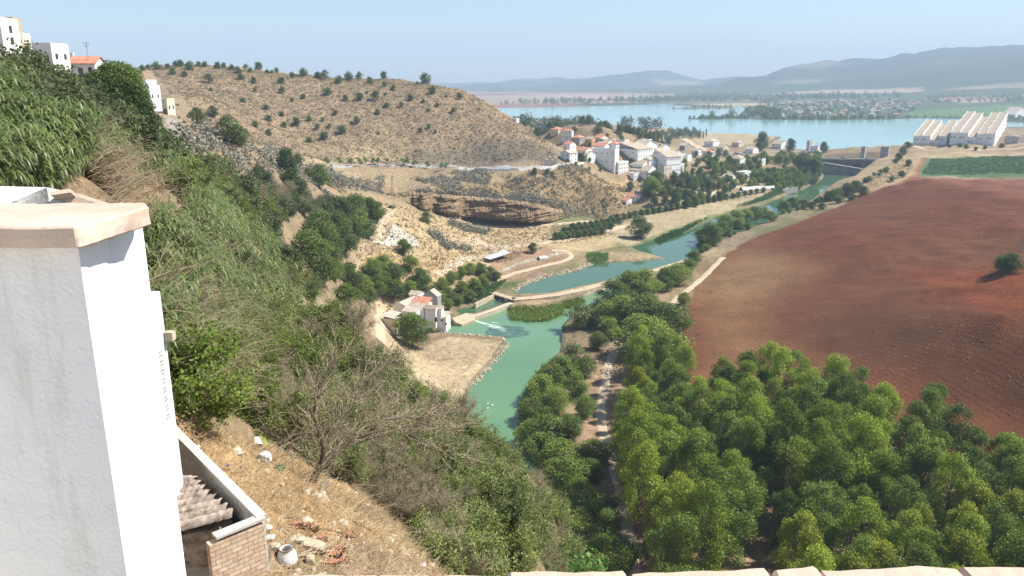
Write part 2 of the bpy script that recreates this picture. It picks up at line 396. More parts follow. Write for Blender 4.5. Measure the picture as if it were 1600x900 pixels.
def limewash(name):
    m, n, l, b = newmat(name); tc = n.new('ShaderNodeTexCoord')
    mp = n.new('ShaderNodeMapping'); mp.inputs['Scale'].default_value = (5, 5, .7); l.new(tc.outputs['Object'], mp.inputs[0])
    t1 = n.new('ShaderNodeTexNoise'); t1.inputs['Scale'].default_value = 1.6; t1.inputs['Detail'].default_value = 8; t1.inputs['Roughness'].default_value = .7; l.new(mp.outputs[0], t1.inputs['Vector'])
    r = n.new('ShaderNodeValToRGB'); r.color_ramp.elements[0].position = .30; r.color_ramp.elements[1].position = .52
    r.color_ramp.elements[0].color = (.66, .62, .55, 1); r.color_ramp.elements[1].color = (.84, .815, .78, 1); l.new(t1.outputs[0], r.inputs[0])
    t2 = n.new('ShaderNodeTexNoise'); t2.inputs['Scale'].default_value = 90; t2.inputs['Detail'].default_value = 6; l.new(tc.outputs['Object'], t2.inputs['Vector'])
    t3 = n.new('ShaderNodeTexNoise'); t3.inputs['Scale'].default_value = 11; t3.inputs['Detail'].default_value = 3; l.new(tc.outputs['Object'], t3.inputs['Vector'])
    ad = n.new('ShaderNodeMath'); ad.operation = 'MULTIPLY_ADD'; ad.inputs[1].default_value = 2.5; l.new(t3.outputs[0], ad.inputs[0]); l.new(t2.outputs[0], ad.inputs[2])
    bp = n.new('ShaderNodeBump'); bp.inputs['Strength'].default_value = .55; bp.inputs['Distance'].default_value = .006; l.new(ad.outputs[0], bp.inputs['Height']); l.new(bp.outputs[0], b.inputs['Normal'])
    l.new(r.outputs[0], b.inputs['Base Color']); b.inputs['Roughness'].default_value = .9; b.inputs['Specular IOR Level'].default_value = .2
    return m
M_['limewash'] = limewash('limewash')
# water
def watermat(name, col, rough, bscale, bstr, spec=0.5):
    m, n, l, b = newmat(name)
    tc = n.new('ShaderNodeTexCoord')
    t = n.new('ShaderNodeTexNoise'); t.inputs['Scale'].default_value = bscale; t.inputs['Detail'].default_value = 3
    l.new(tc.outputs['Object'], t.inputs['Vector'])
    bp = n.new('ShaderNodeBump'); bp.inputs['Strength'].default_value = bstr; bp.inputs['Distance'].default_value = 0.05
    l.new(t.outputs[0], bp.inputs['Height']); l.new(bp.outputs[0], b.inputs['Normal'])
    t2 = n.new('ShaderNodeTexNoise'); t2.inputs['Scale'].default_value = 0.02; t2.inputs['Detail'].default_value = 4
    l.new(tc.outputs['Object'], t2.inputs['Vector'])
    r = n.new('ShaderNodeValToRGB'); r.color_ramp.elements[0].position = 0.3; r.color_ramp.elements[1].position = 0.7
    r.color_ramp.elements[0].color = (col[0] * .82, col[1] * .88, col[2] * .85, 1); r.color_ramp.elements[1].color = (col[0] * 1.15, col[1] * 1.1, col[2] * 1.1, 1)
    l.new(t2.outputs[0], r.inputs[0]); l.new(r.outputs[0], b.inputs['Base Color'])
    b.inputs['Roughness'].default_value = rough; b.inputs['IOR'].default_value = 1.33
    return m
M_['water_low'] = watermat('river_water', (0.105, 0.205, 0.105), 0.06, 1.2, 0.12)
M_['water_up'] = watermat('pool_water', (0.05, 0.11, 0.055), 0.04, 1.0, 0.12)
M_['water_lake'] = watermat('lake_water', (0.21, 0.37, 0.36), 0.12, 0.15, 0.4)

# ------------------------------------------------------------------ mesh helpers
def tag(o, label=None, cat=None, group=None, kind=None):
    if label: o['label'] = label
    if cat: o['category'] = cat
    if group: o['group'] = group
    if kind: o['kind'] = kind
    return o
def empty(name, loc, rz=0.0, label=None, cat=None, group=None):
    o = bpy.data.objects.new(name, None); COL.objects.link(o)
    o.location = loc; o.rotation_euler = (0, 0, rz); o.empty_display_size = 0.5
    return tag(o, label, cat, group)
def link(name, me, parent=None, loc=None):
    o = bpy.data.objects.new(name, me); COL.objects.link(o)
    if parent is not None: o.parent = parent
    if loc is not None: o.location = loc
    return o
def mesh_np(name, V, F, mat, smooth=False):
    """V (n,3), F (m,k) all faces of the same size"""
    V = np.asarray(V, np.float32); F = np.asarray(F, np.int32)
    me = bpy.data.meshes.new(name)
    me.vertices.add(len(V)); me.vertices.foreach_set('co', V.ravel())
    k = F.shape[1]
    me.loops.add(F.size); me.loops.foreach_set('vertex_index', F.ravel())
    me.polygons.add(len(F))
    me.polygons.foreach_set('loop_start', np.arange(0, F.size, k, dtype=np.int32))
    if smooth: me.polygons.foreach_set('use_smooth', np.ones(len(F), bool))
    me.update(calc_edges=True)
    if mat: me.materials.append(mat)
    return me
class MB:
    def __init__(s): s.v = []; s.f = []
    def add(s, vs, fs):
        k = len(s.v); s.v += [tuple(p) for p in vs]; s.f += [tuple(i + k for i in f) for f in fs]; return s
    def box(s, c, d, rz=0.0, ry=0.0, rx=0.0):
        m = Matrix.Rotation(rz, 3, 'Z') @ Matrix.Rotation(ry, 3, 'Y') @ Matrix.Rotation(rx, 3, 'X')
        vs = []
        for sx in (-.5, .5):
            for sy in (-.5, .5):
                for sz in (-.5, .5):
                    vs.append(Vector(c) + m @ Vector((sx * d[0], sy * d[1], sz * d[2])))
        return s.add(vs, [(0, 1, 3, 2), (4, 6, 7, 5), (0, 4, 5, 1), (2, 3, 7, 6), (0, 2, 6, 4), (1, 5, 7, 3)])
    def tube(s, pts, rad, n=6, cap=True):
        pts = [Vector(p) for p in pts]
        if not hasattr(rad, '__len__'): rad = [rad] * len(pts)
        vs = []; fs = []
        for i, p in enumerate(pts):
            t = (pts[min(i + 1, len(pts) - 1)] - pts[max(i - 1, 0)])
            t = t.normalized() if t.length > 1e-9 else Vector((0, 0, 1))
            a = t.orthogonal().normalized() if abs(t.z) > .9 else t.cross(Vector((0, 0, 1))).normalized()
            b = t.cross(a)
            for k in range(n):
                an = 2 * math.pi * k / n
                vs.append(p + (a * math.cos(an) + b * math.sin(an)) * rad[i])
        for i in range(len(pts) - 1):
            for k in range(n):
                fs.append((i * n + k, i * n + (k + 1) % n, (i + 1) * n + (k + 1) % n, (i + 1) * n + k))
        if cap:
            fs.append(tuple(range(n))[::-1]); fs.append(tuple(range((len(pts) - 1) * n, len(pts) * n)))
        return s.add(vs, fs)
    def prism(s, poly, z0, z1):
        n = len(poly)
        za = z0 if hasattr(z0, '__len__') else [z0] * n
        zb = z1 if hasattr(z1, '__len__') else [z1] * n
        vs = [(p[0], p[1], za[i]) for i, p in enumerate(poly)] + [(p[0], p[1], zb[i]) for i, p in enumerate(poly)]
        fs = [tuple(range(n))[::-1], tuple(range(n, 2 * n))] + [(i, (i + 1) % n, n + (i + 1) % n, n + i) for i in range(n)]
        return s.add(vs, fs)
    def mesh(s, name, mat, smooth=False, bevel=0):
        me = bpy.data.meshes.new(name); me.from_pydata(s.v, [], s.f); me.update()
        if mat: me.materials.append(mat)
        if smooth:
            me.polygons.foreach_set('use_smooth', np.ones(len(me.polygons), bool))
        return me
    def build(s, name, mat, parent=None, loc=None, smooth=False):
        return link(name, s.mesh(name, mat, smooth), parent, loc)
def rock_mesh(name, mat, seed, dims=(1, 1, 1), sub=3, amp=0.28):
    import bmesh
    bm = bmesh.new(); bmesh.ops.create_icosphere(bm, subdivisions=sub, radius=0.5)
    for v in bm.verts:
        q = v.co * 2.2 + Vector((seed * 7.1, seed * 3.3, 0))
        v.co *= 1 + amp * mnoise.noise(q) * 1.6 + amp * 0.4 * mnoise.noise(q * 3)
        v.co = Vector((max(-.42, min(.42, v.co.x)) * dims[0], max(-.42, min(.42, v.co.y)) * dims[1], max(-.42, min(.42, v.co.z)) * dims[2]))
    me = bpy.data.meshes.new(name); bm.to_mesh(me); bm.free(); me.materials.append(mat)
    return me

# ------------------------------------------------------------------ ground sheet with land colours
def terrain_colours():
    x = GX.ravel(); y = GY.ravel(); z = GZ.ravel(); r = np.hypot(x, y); th = np.arctan2(x, y)
    n = len(x)
    def mixc(c, col, w):
        w = np.clip(w, 0, 1)[:, None]; return c * (1 - w) + np.array(col)[None, :] * w
    c = np.tile(np.array([0.34, 0.255, 0.15]), (n, 1))
    f1 = fbm(x / 60, y / 60, 4)
    c = mixc(c, (0.26, 0.19, 0.115), 0.5 + 2.0 * f1)
    c = mixc(c, (0.14, 0.15, 0.06), (z < 9) * (r < 1400) * (0.15 + 1.6 * fbm(x / 30 + 5, y / 30, 3)))
    furrow = np.zeros(n); rough = np.ones(n)
    def region(pts, col, w=1.0, h=0.0, near=6, far=13000, edge=3.0, fur=None, ro=None):
        nonlocal c
        P = poly_world(pts, h, near, far)
        if len(P) < 3: return
        rr = np.hypot(P[:, 0], P[:, 1])
        sel = np.nonzero((r > rr.min() - 30) & (r < rr.max() + 30))[0]
        ins = inside(P, x[sel], y[sel])
        dd = segdist(P, x[sel], y[sel])
        nz = vnoise(x[sel] / (edge * 2), y[sel] / (edge * 2)) * edge
        ww = np.clip(0.5 + (np.where(ins, dd, -dd) + nz) / edge, 0, 1)
        cc = c[sel]; c[sel] = mixc(cc, col, ww * w)
        if fur is not None: furrow[sel] = furrow[sel] * (1 - ww) + fur * ww
        if ro is not None: rough[sel] = rough[sel] * (1 - ww) + ro * ww
    # brown hill
    hill = [(215, 112), (300, 107), (400, 115), (500, 127), (600, 132), (660, 138), (705, 142), (745, 163), (785, 185), (825, 209), (878, 238), (875, 262), (700, 262), (520, 255), (430, 240), (330, 215), (280, 170)]
    region(hill, (0.32, 0.235, 0.145), 1, near=500, far=900, edge=8)
    region([(640, 235), (740, 228), (880, 240), (875, 262), (700, 260)], (0.20, 0.17, 0.125), 0.85, near=500, far=800, edge=12)
    region([(440, 240), (560, 228), (640, 240), (560, 258), (470, 256)], (0.46, 0.35, 0.20), 0.8, near=450, far=800, edge=10)
    # rocky slope below the road and the terrace with cactus
    region([(500, 262), (870, 264), (985, 285), (985, 320), (870, 345), (640, 300), (520, 295)], (0.36, 0.25, 0.13), 0.9, near=400, far=700, edge=6)
    region([(900, 262), (980, 280), (1000, 300), (960, 300), (905, 278)], (0.50, 0.33, 0.16), 0.9, near=400, far=720, edge=5)
    # sandy slopes in the middle
    region([(540, 330), (700, 340), (800, 355), (960, 350), (960, 385), (870, 400), (690, 440), (600, 490), (540, 440)], (0.50, 0.38, 0.21), 0.85, near=230, far=620, edge=6)
    region([(560, 380), (700, 395), (760, 420), (690, 440), (610, 420)], (0.40, 0.27, 0.13), 0.7, near=230, far=620, edge=8)
    region([(715, 445), (790, 395), (860, 385), (905, 400), (880, 412), (810, 430), (770, 450)], (0.32, 0.20, 0.12), 0.8, near=230, far=620, edge=3)
    region([(590, 455), (640, 460), (600, 560), (570, 540)], (0.48, 0.36, 0.22), 0.8, near=200, far=500, edge=3)
    # mill yard: pale stony grass
    region([(600, 530), (700, 525), (790, 535), (786, 548), (740, 610), (700, 640), (600, 600)], (0.44, 0.34, 0.21), 0.95, near=200, far=400, edge=2)
    # river banks
    region([(880, 780), (940, 560), (980, 540), (1060, 560), (1300, 800), (1500, 900), (900, 960)], (0.36, 0.235, 0.15), 0.9, near=80, far=330, edge=3)
    region([(985, 385), (930, 375), (990, 340), (1200, 300), (1150, 328), (1070, 360)], (0.40, 0.32, 0.19), 0.9, near=350, far=800, edge=4)
    region([(1020, 392), (1070, 362), (1150, 330), (1260, 290), (1200, 312), (1100, 340), (1000, 375)], (0.11, 0.16, 0.05), 0.8, near=350, far=900, edge=3)
    region([(1140, 300), (1290, 275), (1290, 282), (1215, 312)], (0.12, 0.17, 0.06), 0.8, near=350, far=900, edge=3)
    region([(860, 345), (930, 335), (945, 365), (870, 380)], (0.14, 0.16, 0.06), 0.8, near=350, far=900, edge=4)
    # ploughed red field
    redP = [(1062, 490), (1085, 455), (1125, 402), (1165, 378), (1240, 350), (1300, 327), (1345, 302), (1362, 286), (1400, 281), (1440, 279), (1620, 281), (1800, 285), (1800, 760), (1600, 760), (1400, 660), (1220, 640), (1080, 620)]
    region(redP, (0.138, 0.050, 0.020), 1, near=180, far=820, edge=2.5, fur=1.0, ro=0.25)
    region([(1062, 500), (1085, 455), (1130, 400), (1185, 378), (1235, 410), (1225, 520), (1300, 610), (1120, 640)], (0.24, 0.14, 0.065), 0.9, near=180, far=820, edge=40)
    region([(1200, 370), (1300, 330), (1450, 350), (1380, 400), (1250, 410)], (0.142, 0.040, 0.014), 0.7, near=180, far=820, edge=35)
    region([(1370, 290), (1560, 300), (1600, 360), (1450, 370)], (0.132, 0.037, 0.015), 0.7, near=180, far=820, edge=45)
    region([(1440, 430), (1620, 420), (1700, 500), (1500, 500)], (0.20, 0.050, 0.015), 0.8, near=180, far=820, edge=25)
    region([(1280, 470), (1500, 500), (1600, 620), (1350, 600), (1250, 540)], (0.092, 0.042, 0.020), 0.7, near=180, far=820, edge=30)
    region([(1440, 279), (1560, 280), (1640, 282), (1640, 318), (1560, 300), (1500, 288)], (0.21, 0.08, 0.045), 0.9, near=400, far=900, edge=8)
    region([(1360, 300), (1345, 297), (1368, 274), (1410, 250), (1440, 238), (1455, 262), (1420, 282)], (0.42, 0.30, 0.17), 0.9, near=500, far=1100, edge=5)
    region([(1420, 282), (1432, 262), (1446, 240), (1452, 240), (1442, 268), (1440, 282)], (0.30, 0.11, 0.06), 0.9, near=500, far=1100, edge=4)
    region([(1440, 276), (1436, 265), (1450, 245), (1620, 240), (1620, 277)], (0.085, 0.155, 0.065), 1, near=600, far=1080, edge=5, fur=0.3, ro=0.3)
    region([(1430, 240), (1620, 236), (1620, 242), (1440, 246)], (0.42, 0.32, 0.18), 0.9, near=800, far=1180, edge=5)
    # far shore
    region([(1075, 206), (1225, 212), (1180, 225), (1090, 228)], (0.42, 0.33, 0.20), 0.95, near=1100, far=1700, edge=8, ro=0.3)
    fl = (r > 1900)
    gr = vnoise(x / 420, y / 420) + 0.5 * vnoise(x / 150, y / 150)
    c = np.where(fl[:, None], np.array([[0.085, 0.115, 0.06]]) * (1 + 0.0 * gr[:, None]), c)
    cellx = np.floor((x * 0.9 + y * 0.3 + 160 * vnoise(x / 700, y / 700)) / 420).astype(int)
    celly = np.floor((y * 0.9 - x * 0.3 + 160 * vnoise(x / 700 + 9, y / 700)) / 620).astype(int)
    cell = _tab[cellx & 255, celly & 255]
    plain = np.clip((3 - np.abs(z - 20) / 8), 0, 1) * fl * (r > 2900)
    dry = plain * (cell > 0.42) * np.where(th < 0.17, 1.0, 0.25)
    c = mixc(c, (0.40, 0.28, 0.20), dry * 0.9)
    c = mixc(c, (0.28, 0.15, 0.11), plain * (cell < 0.2) * (th < 0.17))
    region([(1080, 163), (1190, 160), (1220, 166), (1160, 168)], (0.48, 0.38, 0.24), 0.9, near=2500, far=5000, edge=30)
    region([(1165, 146), (1300, 140), (1440, 137), (1440, 143), (1300, 146), (1180, 149)], (0.50, 0.38, 0.28), 0.9, near=2500, far=7000, edge=40)
    region([(1470, 140), (1560, 131), (1700, 128), (1700, 137), (1550, 138)], (0.50, 0.38, 0.28), 0.9, near=2500, far=7000, edge=40)
    region([(1455, 153), (1570, 151), (1565, 159), (1500, 161)], (0.44, 0.32, 0.22), 0.9, near=2300, far=5000, edge=25)
    region([(1410, 178), (1440, 172), (1560, 164), (1640, 162), (1640, 182), (1430, 183)], (0.11, 0.20, 0.07), 0.95, near=2000, far=4200, edge=15)
    region([(730, 150), (1050, 147), (1050, 152), (730, 156)], (0.48, 0.36, 0.28), 0.7, near=3200, far=7000, edge=90)
    mt = np.clip((z - 60) / 60, 0, 1) * fl
    c = mixc(c, (0.065, 0.09, 0.06), mt * 0.9)
    c = mixc(c, (0.28, 0.24, 0.17), mt * np.clip(fbm(x / 500, y / 500, 4) * 3 - 0.75, 0, 0.7))
    region([(1020, 124), (1100, 125), (1095, 133), (1030, 131)], (0.34, 0.28, 0.20), 0.8, near=7000, far=11000, edge=60)
    # left slope near the town: earth, ochre cuts, grey scree
    near = (r < 420) & (z > 25) & (th < 0.15)
    c = mixc(c, (0.30, 0.22, 0.14), near * 0.7)
    region([(60, 225), (280, 215), (330, 300), (200, 330), (120, 300)], (0.50, 0.34, 0.16), 0.8, near=20, far=160, edge=3)
    region([(268, 178), (330, 200), (420, 250), (330, 260), (240, 230), (230, 190)], (0.30, 0.27, 0.23), 0.9, near=160, far=360, edge=5)
    region([(280, 650), (420, 690), (560, 770), (660, 890), (400, 960), (200, 800)], (0.40, 0.26, 0.13), 0.95, near=8, far=40, edge=0.6)
    # wet rim by the water
    for P, lv, dep in WAT:
        sel = np.nonzero(np.abs(z - lv) < 3)[0] if lv < 10 else np.nonzero((r > 1000) & (z < 17))[0]
        dd = segdist(P, x[sel], y[sel])
        c[sel] = mixc(c[sel], (0.10, 0.10, 0.06), (dd < (1.5 if lv < 10 else 9)) * 0.6)
    c = c * 0.78
    return c, furrow, rough
nr, ntc = GX.shape
V = np.stack([GX, GY, GZ], -1).reshape(-1, 3)
ii = np.arange(nr - 1)[:, None] * ntc + np.arange(ntc - 1)[None, :]
F = np.stack([ii, ii + 1, ii + 1 + ntc, ii + ntc], -1).reshape(-1, 4)
# ground material
m, n, l, b = newmat('ground')
at = n.new('ShaderNodeAttribute'); at.attribute_name = 'land'
af = n.new('ShaderNodeAttribute'); af.attribute_name = 'furrow'
ar = n.new('ShaderNodeAttribute'); ar.attribute_name = 'roughland'
tc = n.new('ShaderNodeTexCoord')
def nz(scale, detail=6, rough=0.6, vec=None):
    t = n.new('ShaderNodeTexNoise'); t.inputs['Scale'].default_value = scale; t.inputs['Detail'].default_value = detail; t.inputs['Roughness'].default_value = rough
    l.new(vec or tc.outputs['Object'], t.inputs['Vector']); return t.outputs[0]
def rng_(src, a, b_, c, d):
    q = n.new('ShaderNodeMapRange'); q.inputs[1].default_value = a; q.inputs[2].default_value = b_; q.inputs[3].default_value = c; q.inputs[4].default_value = d
    l.new(src, q.inputs[0]); return q.outputs[0]
def mul(a, b_):
    q = n.new('ShaderNodeMath'); q.operation = 'MULTIPLY'
    for k, s in enumerate((a, b_)):
        if isinstance(s, float): q.inputs[k].default_value = s
        else: l.new(s, q.inputs[k])
    return q.outputs[0]
mp = n.new('ShaderNodeMapping'); mp.inputs['Scale'].default_value = (0.35, 0.35, 2.6); l.new(tc.outputs['Object'], mp.inputs[0])
v1 = rng_(nz(0.05, 8, 0.75), 0.3, 0.7, 0.72, 1.28)
v2 = rng_(nz(0.9, 6, 0.7), 0.3, 0.7, 0.7, 1.3)
v3 = rng_(nz(1.0, 4, 0.7, mp.outputs[0]), 0.35, 0.65, 0.72, 1.25)
mxr = n.new('ShaderNodeMix'); mxr.data_type = 'FLOAT'; l.new(ar.outputs['Fac'], mxr.inputs[0]); mxr.inputs[2].default_value = 1.0
l.new(mul(v2, v3), mxr.inputs[3])
wv = n.new('ShaderNodeTexWave'); wv.wave_type = 'BANDS'; wv.bands_direction = 'X'
mp2 = n.new('ShaderNodeMapping'); mp2.inputs['Rotation'].default_value = (0, 0, R(-28)); l.new(tc.outputs['Object'], mp2.inputs[0])
wv.inputs['Scale'].default_value = 0.13; wv.inputs['Distortion'].default_value = 9.0; wv.inputs['Detail'].default_value = 2.0; wv.inputs['Detail Scale'].default_value = 0.05
wv.inputs['Detail Roughness'].default_value = 0.3
l.new(mp2.outputs[0], wv.inputs['Vector'])
fw = n.new('ShaderNodeMix'); fw.data_type = 'FLOAT'; l.new(af.outputs['Fac'], fw.inputs[0]); fw.inputs[2].default_value = 1.0
l.new(rng_(wv.outputs[0], 0, 1, 0.90, 1.08), fw.inputs[3])
tot = mul(mul(v1, mxr.outputs[0]), fw.outputs[0])
vm = n.new('ShaderNodeVectorMath'); vm.operation = 'SCALE'; l.new(at.outputs['Color'], vm.inputs[0]); l.new(tot, vm.inputs['Scale'])
# bright clods and stones on the bare ground
vo = n.new('ShaderNodeTexVoronoi'); vo.inputs['Scale'].default_value = 0.55; l.new(tc.outputs['Object'], vo.inputs['Vector'])
st = mul(rng_(vo.outputs['Distance'], 0.06, 0.2, 0.38, 0.0), rng_(nz(0.03, 4), 0.5, 0.6, 0.0, 1.0))
mc = n.new('ShaderNodeMix'); mc.data_type = 'RGBA'; l.new(st, mc.inputs[0]); l.new(vm.outputs[0], mc.inputs[6]); mc.inputs[7].default_value = (0.42, 0.33, 0.25, 1)
l.new(mc.outputs[2], b.inputs['Base Color'])
b.inputs['Roughness'].default_value = 0.95; b.inputs['Specular IOR Level'].default_value = 0.1
bp = n.new('ShaderNodeBump'); bp.inputs['Strength'].default_value = 0.7; bp.inputs['Distance'].default_value = 0.5
l.new(nz(0.8, 7, 0.7), bp.inputs['Height']); l.new(bp.outputs[0], b.inputs['Normal'])
M_['ground'] = m
me = mesh_np('ground', V, F, m, smooth=True)
cc, fu, ro = terrain_colours()
a = me.attributes.new('land', 'FLOAT_COLOR', 'POINT'); a.data.foreach_set('color', np.concatenate([cc, np.ones((len(cc), 1))], 1).astype(np.float32).ravel())
a = me.attributes.new('furrow', 'FLOAT', 'POINT'); a.data.foreach_set('value', fu.astype(np.float32))
a = me.attributes.new('roughland', 'FLOAT', 'POINT'); a.data.foreach_set('value', ro.astype(np.float32))
tag(link('ground', me), kind='structure')

from mathutils.geometry import tessellate_polygon
def water(name, P, lv, mat, off):
    c = P.mean(0); n_ = len(P); Q = []
    area = 0.5 * sum(P[i][0] * P[(i + 1) % n_][1] - P[(i + 1) % n_][0] * P[i][1] for i in range(n_))
    s = 1 if area > 0 else -1
    for i in range(n_):
        t = P[(i + 1) % n_] - P[i - 1]; t = t / (np.linalg.norm(t) + 1e-9)
        Q.append((P[i][0] + s * t[1] * off, P[i][1] - s * t[0] * off))
    vs = [Vector((q[0], q[1], lv)) for q in Q]
    me = bpy.data.meshes.new(name); me.from_pydata(vs, [], [tuple(t) if s > 0 else tuple(t)[::-1] for t in tessellate_polygon([vs])]); me.update()
    me.materials.append(mat)
    import bmesh
    bm = bmesh.new(); bm.from_mesh(me)
    for f in bm.faces:
        f.normal_update()
        if f.normal.z < 0: f.normal_flip()
    bm.to_mesh(me); bm.free()
    tag(link(name, me), kind='structure')
water('lake_water', lake, LAKE_Z, M_['water_lake'], 9.0)
water('pool_water', upper, UP_Z, M_['water_up'], 0.8)
water('river_water', lower, RIV_Z, M_['water_low'], 1.2)
water('canal_water', canal, UP_Z - 1.2, M_['water_up'], 0.5)
print('ground done')
# ------------------------------------------------------------------ haze over the far land
hz = MB().box((1500, 5200, 330), (15000, 17000, 700)).build('haze', None)
m = bpy.data.materials.new('haze'); m.use_nodes = True
m.node_tree.nodes.clear()
o_ = m.node_tree.nodes.new('ShaderNodeOutputMaterial'); pv = m.node_tree.nodes.new('ShaderNodeVolumePrincipled')
pv.inputs['Color'].default_value = (0.62, 0.80, 1.0, 1); pv.inputs['Density'].default_value = 0.00014
pv.inputs['Anisotropy'].default_value = 0.0
m.node_tree.links.new(pv.outputs[0], o_.inputs['Volume'])
hz.data.materials.append(m)
tag(hz, kind='stuff')

# ------------------------------------------------------------------ vegetation builders
def unit(v): return v / (np.linalg.norm(v, axis=1, keepdims=True) + 1e-9)
def leaf_quads(P, N, size, aspect, r):
    """one bent leaf or leaf spray per point, facing roughly along N"""
    n = len(P)
    a = unit(np.cross(N, unit(r.normal(size=(n, 3)))))
    b = np.cross(N, a)
    s = size * r.uniform(0.6, 1.35, (n, 1))
    A = a * s * 0.5 * aspect; B = b * s * 0.5
    V = np.stack([P - A, P - B * r.uniform(.6, 1, (n, 1)) + N * s * .12, P + A, P + B], 1).reshape(-1, 3)
    F = np.arange(n * 4).reshape(-1, 4)
    return V, F
def lobes_crown(nleaf, lobes, leaf, aspect, seed, core=0.45, outw=0.55):
    """lobes: list of (x,y,z,rx,rz)"""
    r = np.random.default_rng(seed)
    L = np.array(lobes); wgt = L[:, 3] ** 2; wgt /= wgt.sum()
    k = r.choice(len(L), nleaf, p=wgt)
    d = unit(r.normal(size=(nleaf, 3)))
    d[:, 2] = np.where((d[:, 2] < -0.2) & (r.random(nleaf) < 0.6), -d[:, 2], d[:, 2])
    rad = (core + (1.08 - core) * r.random(nleaf) ** 0.45)
    # small twiggy clumps inside each lobe
    clump = unit(r.normal(size=(nleaf // 14 + 1, 3)))
    d = unit(d + 0.55 * clump[r.integers(0, len(clump), nleaf)])
    P = L[k, :3] + d * rad[:, None] * np.stack([L[k, 3], L[k, 3], L[k, 4]], 1)
    P += r.normal(size=P.shape) * leaf * 0.5
    N = unit(d * outw + unit(r.normal(size=(nleaf, 3))) * (1 - outw * 0.35) + np.array([0, 0, 0.25]))
    return leaf_quads(P, N, leaf, aspect, r)
def limbs(H, lobes, seed, r0, bend=0.3, n=7):
    r = random.Random(seed); mb = MB()
    top = H * 0.8
    ax = [(r.uniform(-bend, bend) * t, r.uniform(-bend, bend) * t, top * t) for t in (0, .25, .5, .75, 1)]
    mb.tube([(0, 0, -0.6)] + ax[1:], [r0 * 1.2, r0, r0 * .75, r0 * .5, r0 * .15], 7)
    for q in r.sample(list(lobes), min(n, len(lobes))):
        t = max(.15, min(.95, q[2] / H - .15)); base = Vector((ax[2][0] * t, ax[2][1] * t, top * t * 0.85))
        tip = Vector(q[:3]); mid = (base + tip) / 2 + Vector((0, 0, -.06 * H))
        mb.tube([base, mid, tip], [r0 * .42, r0 * .3, r0 * .08], 5, cap=False)
    return mb
class Proto: pass
PROTO = {}
def proto(key, H, W, z0, nl, lr, nleaf, leaf, mat, r0=0.2, aspect=0.7, seeds=(1,), prof=None, trunk=True, core=0.45, limbn=7, bend=0.3, bark='bark', vert=1.0):
    out = []
    for sd in seeds:
        r = random.Random(sd * 31 + 5); lobes = []
        for i in range(nl):
            t = (i + r.random()) / nl
            pr = prof(t) if prof else math.sqrt(max(0.05, 1 - (2 * t - 0.9) ** 2))
            a = r.uniform(0, 2 * math.pi); rad = max(0, W * pr - lr * .7) * math.sqrt(r.uniform(0.15, 1))
            k = r.uniform(.7, 1.25)
            zz = z0 + t * (H - z0 - lr * .6)
            lobes.append((rad * math.cos(a), rad * math.sin(a), zz, lr * k, lr * k * vert * r.uniform(.7, 1.0)))
        V, F = lobes_crown(nleaf, lobes, leaf, aspect, sd, core)
        p = Proto(); p.H = H; p.W = W
        p.crown = mesh_np(key + '_crown', V, F, M_[mat])
        p.trunk = limbs(H, lobes, sd, r0, bend, limbn).mesh(key + '_trunk', M_[bark], smooth=True) if trunk else None
        out.append(p)
    PROTO[key] = PROTO.get(key, []) + out
tallp = lambda t: 0.45 + 0.55 * math.sin(math.pi * min(1, (t * .85 + .12))) if t < .9 else .4
proto('tall', 23, 6.3, 4.0, 27, 1.7, 14000, 0.34, 'leaf_grove', 0.24, seeds=(1, 2, 3), prof=tallp, core=0.05, limbn=18, vert=1.35)
proto('tall', 21, 5.6, 4.0, 24, 1.6, 12000, 0.34, 'leaf_yellow', 0.22, seeds=(31,), prof=tallp, core=0.05, limbn=18, vert=1.35); 
proto('tall', 22, 6.5, 3.5, 27, 1.75, 14000, 0.34, 'leaf_deep', 0.24, seeds=(33, 34), prof=tallp, core=0.05, limbn=18, vert=1.35)
proto('bank', 9, 4.2, 1.2, 24, 1.6, 8500, 0.32, 'leaf_bank', 0.18, seeds=(5, 6, 7), core=.1)
proto('bankbush', 6, 4.0, 0.3, 20, 1.4, 7500, 0.30, 'leaf_bank', 0.1, seeds=(8, 9), trunk=False, core=.1)
proto('dark', 8, 4.0, 1.0, 22, 1.6, 7000, 0.33, 'leaf_dark', 0.2, seeds=(10, 11, 12))
proto('hillshrub', 3.0, 1.9, 0.2, 14, 0.85, 800, 0.42, 'leaf_dark', 0.1, seeds=(13, 14, 15), trunk=False)
proto('olive', 4.2, 2.3, 0.9, 16, 1.0, 900, 0.42, 'leaf_olive', 0.15, seeds=(16, 17))
proto('small', 4.5, 1.5, 1.8, 9, 0.8, 600, 0.35, 'leaf_bright', 0.07, seeds=(18,))
proto('cypress', 10, 1.1, 0.4, 18, 0.8, 1100, 0.40, 'leaf_dark', 0.15, seeds=(19,), prof=lambda t: 1 - t * .85, trunk=False)
proto('greybush', 6, 3.6, 0.5, 20, 1.3, 4200, 0.34, 'leaf_grey', 0.12, seeds=(20, 21))
proto('farm', 8, 4.6, 0.4, 10, 2.2, 260, 1.3, 'leaf_olive', 0.1, seeds=(22, 23), trunk=False)
proto('fartree', 9, 5.0, 0.4, 10, 2.4, 240, 1.5, 'leaf_dark', 0.1, seeds=(24, 25), trunk=False)
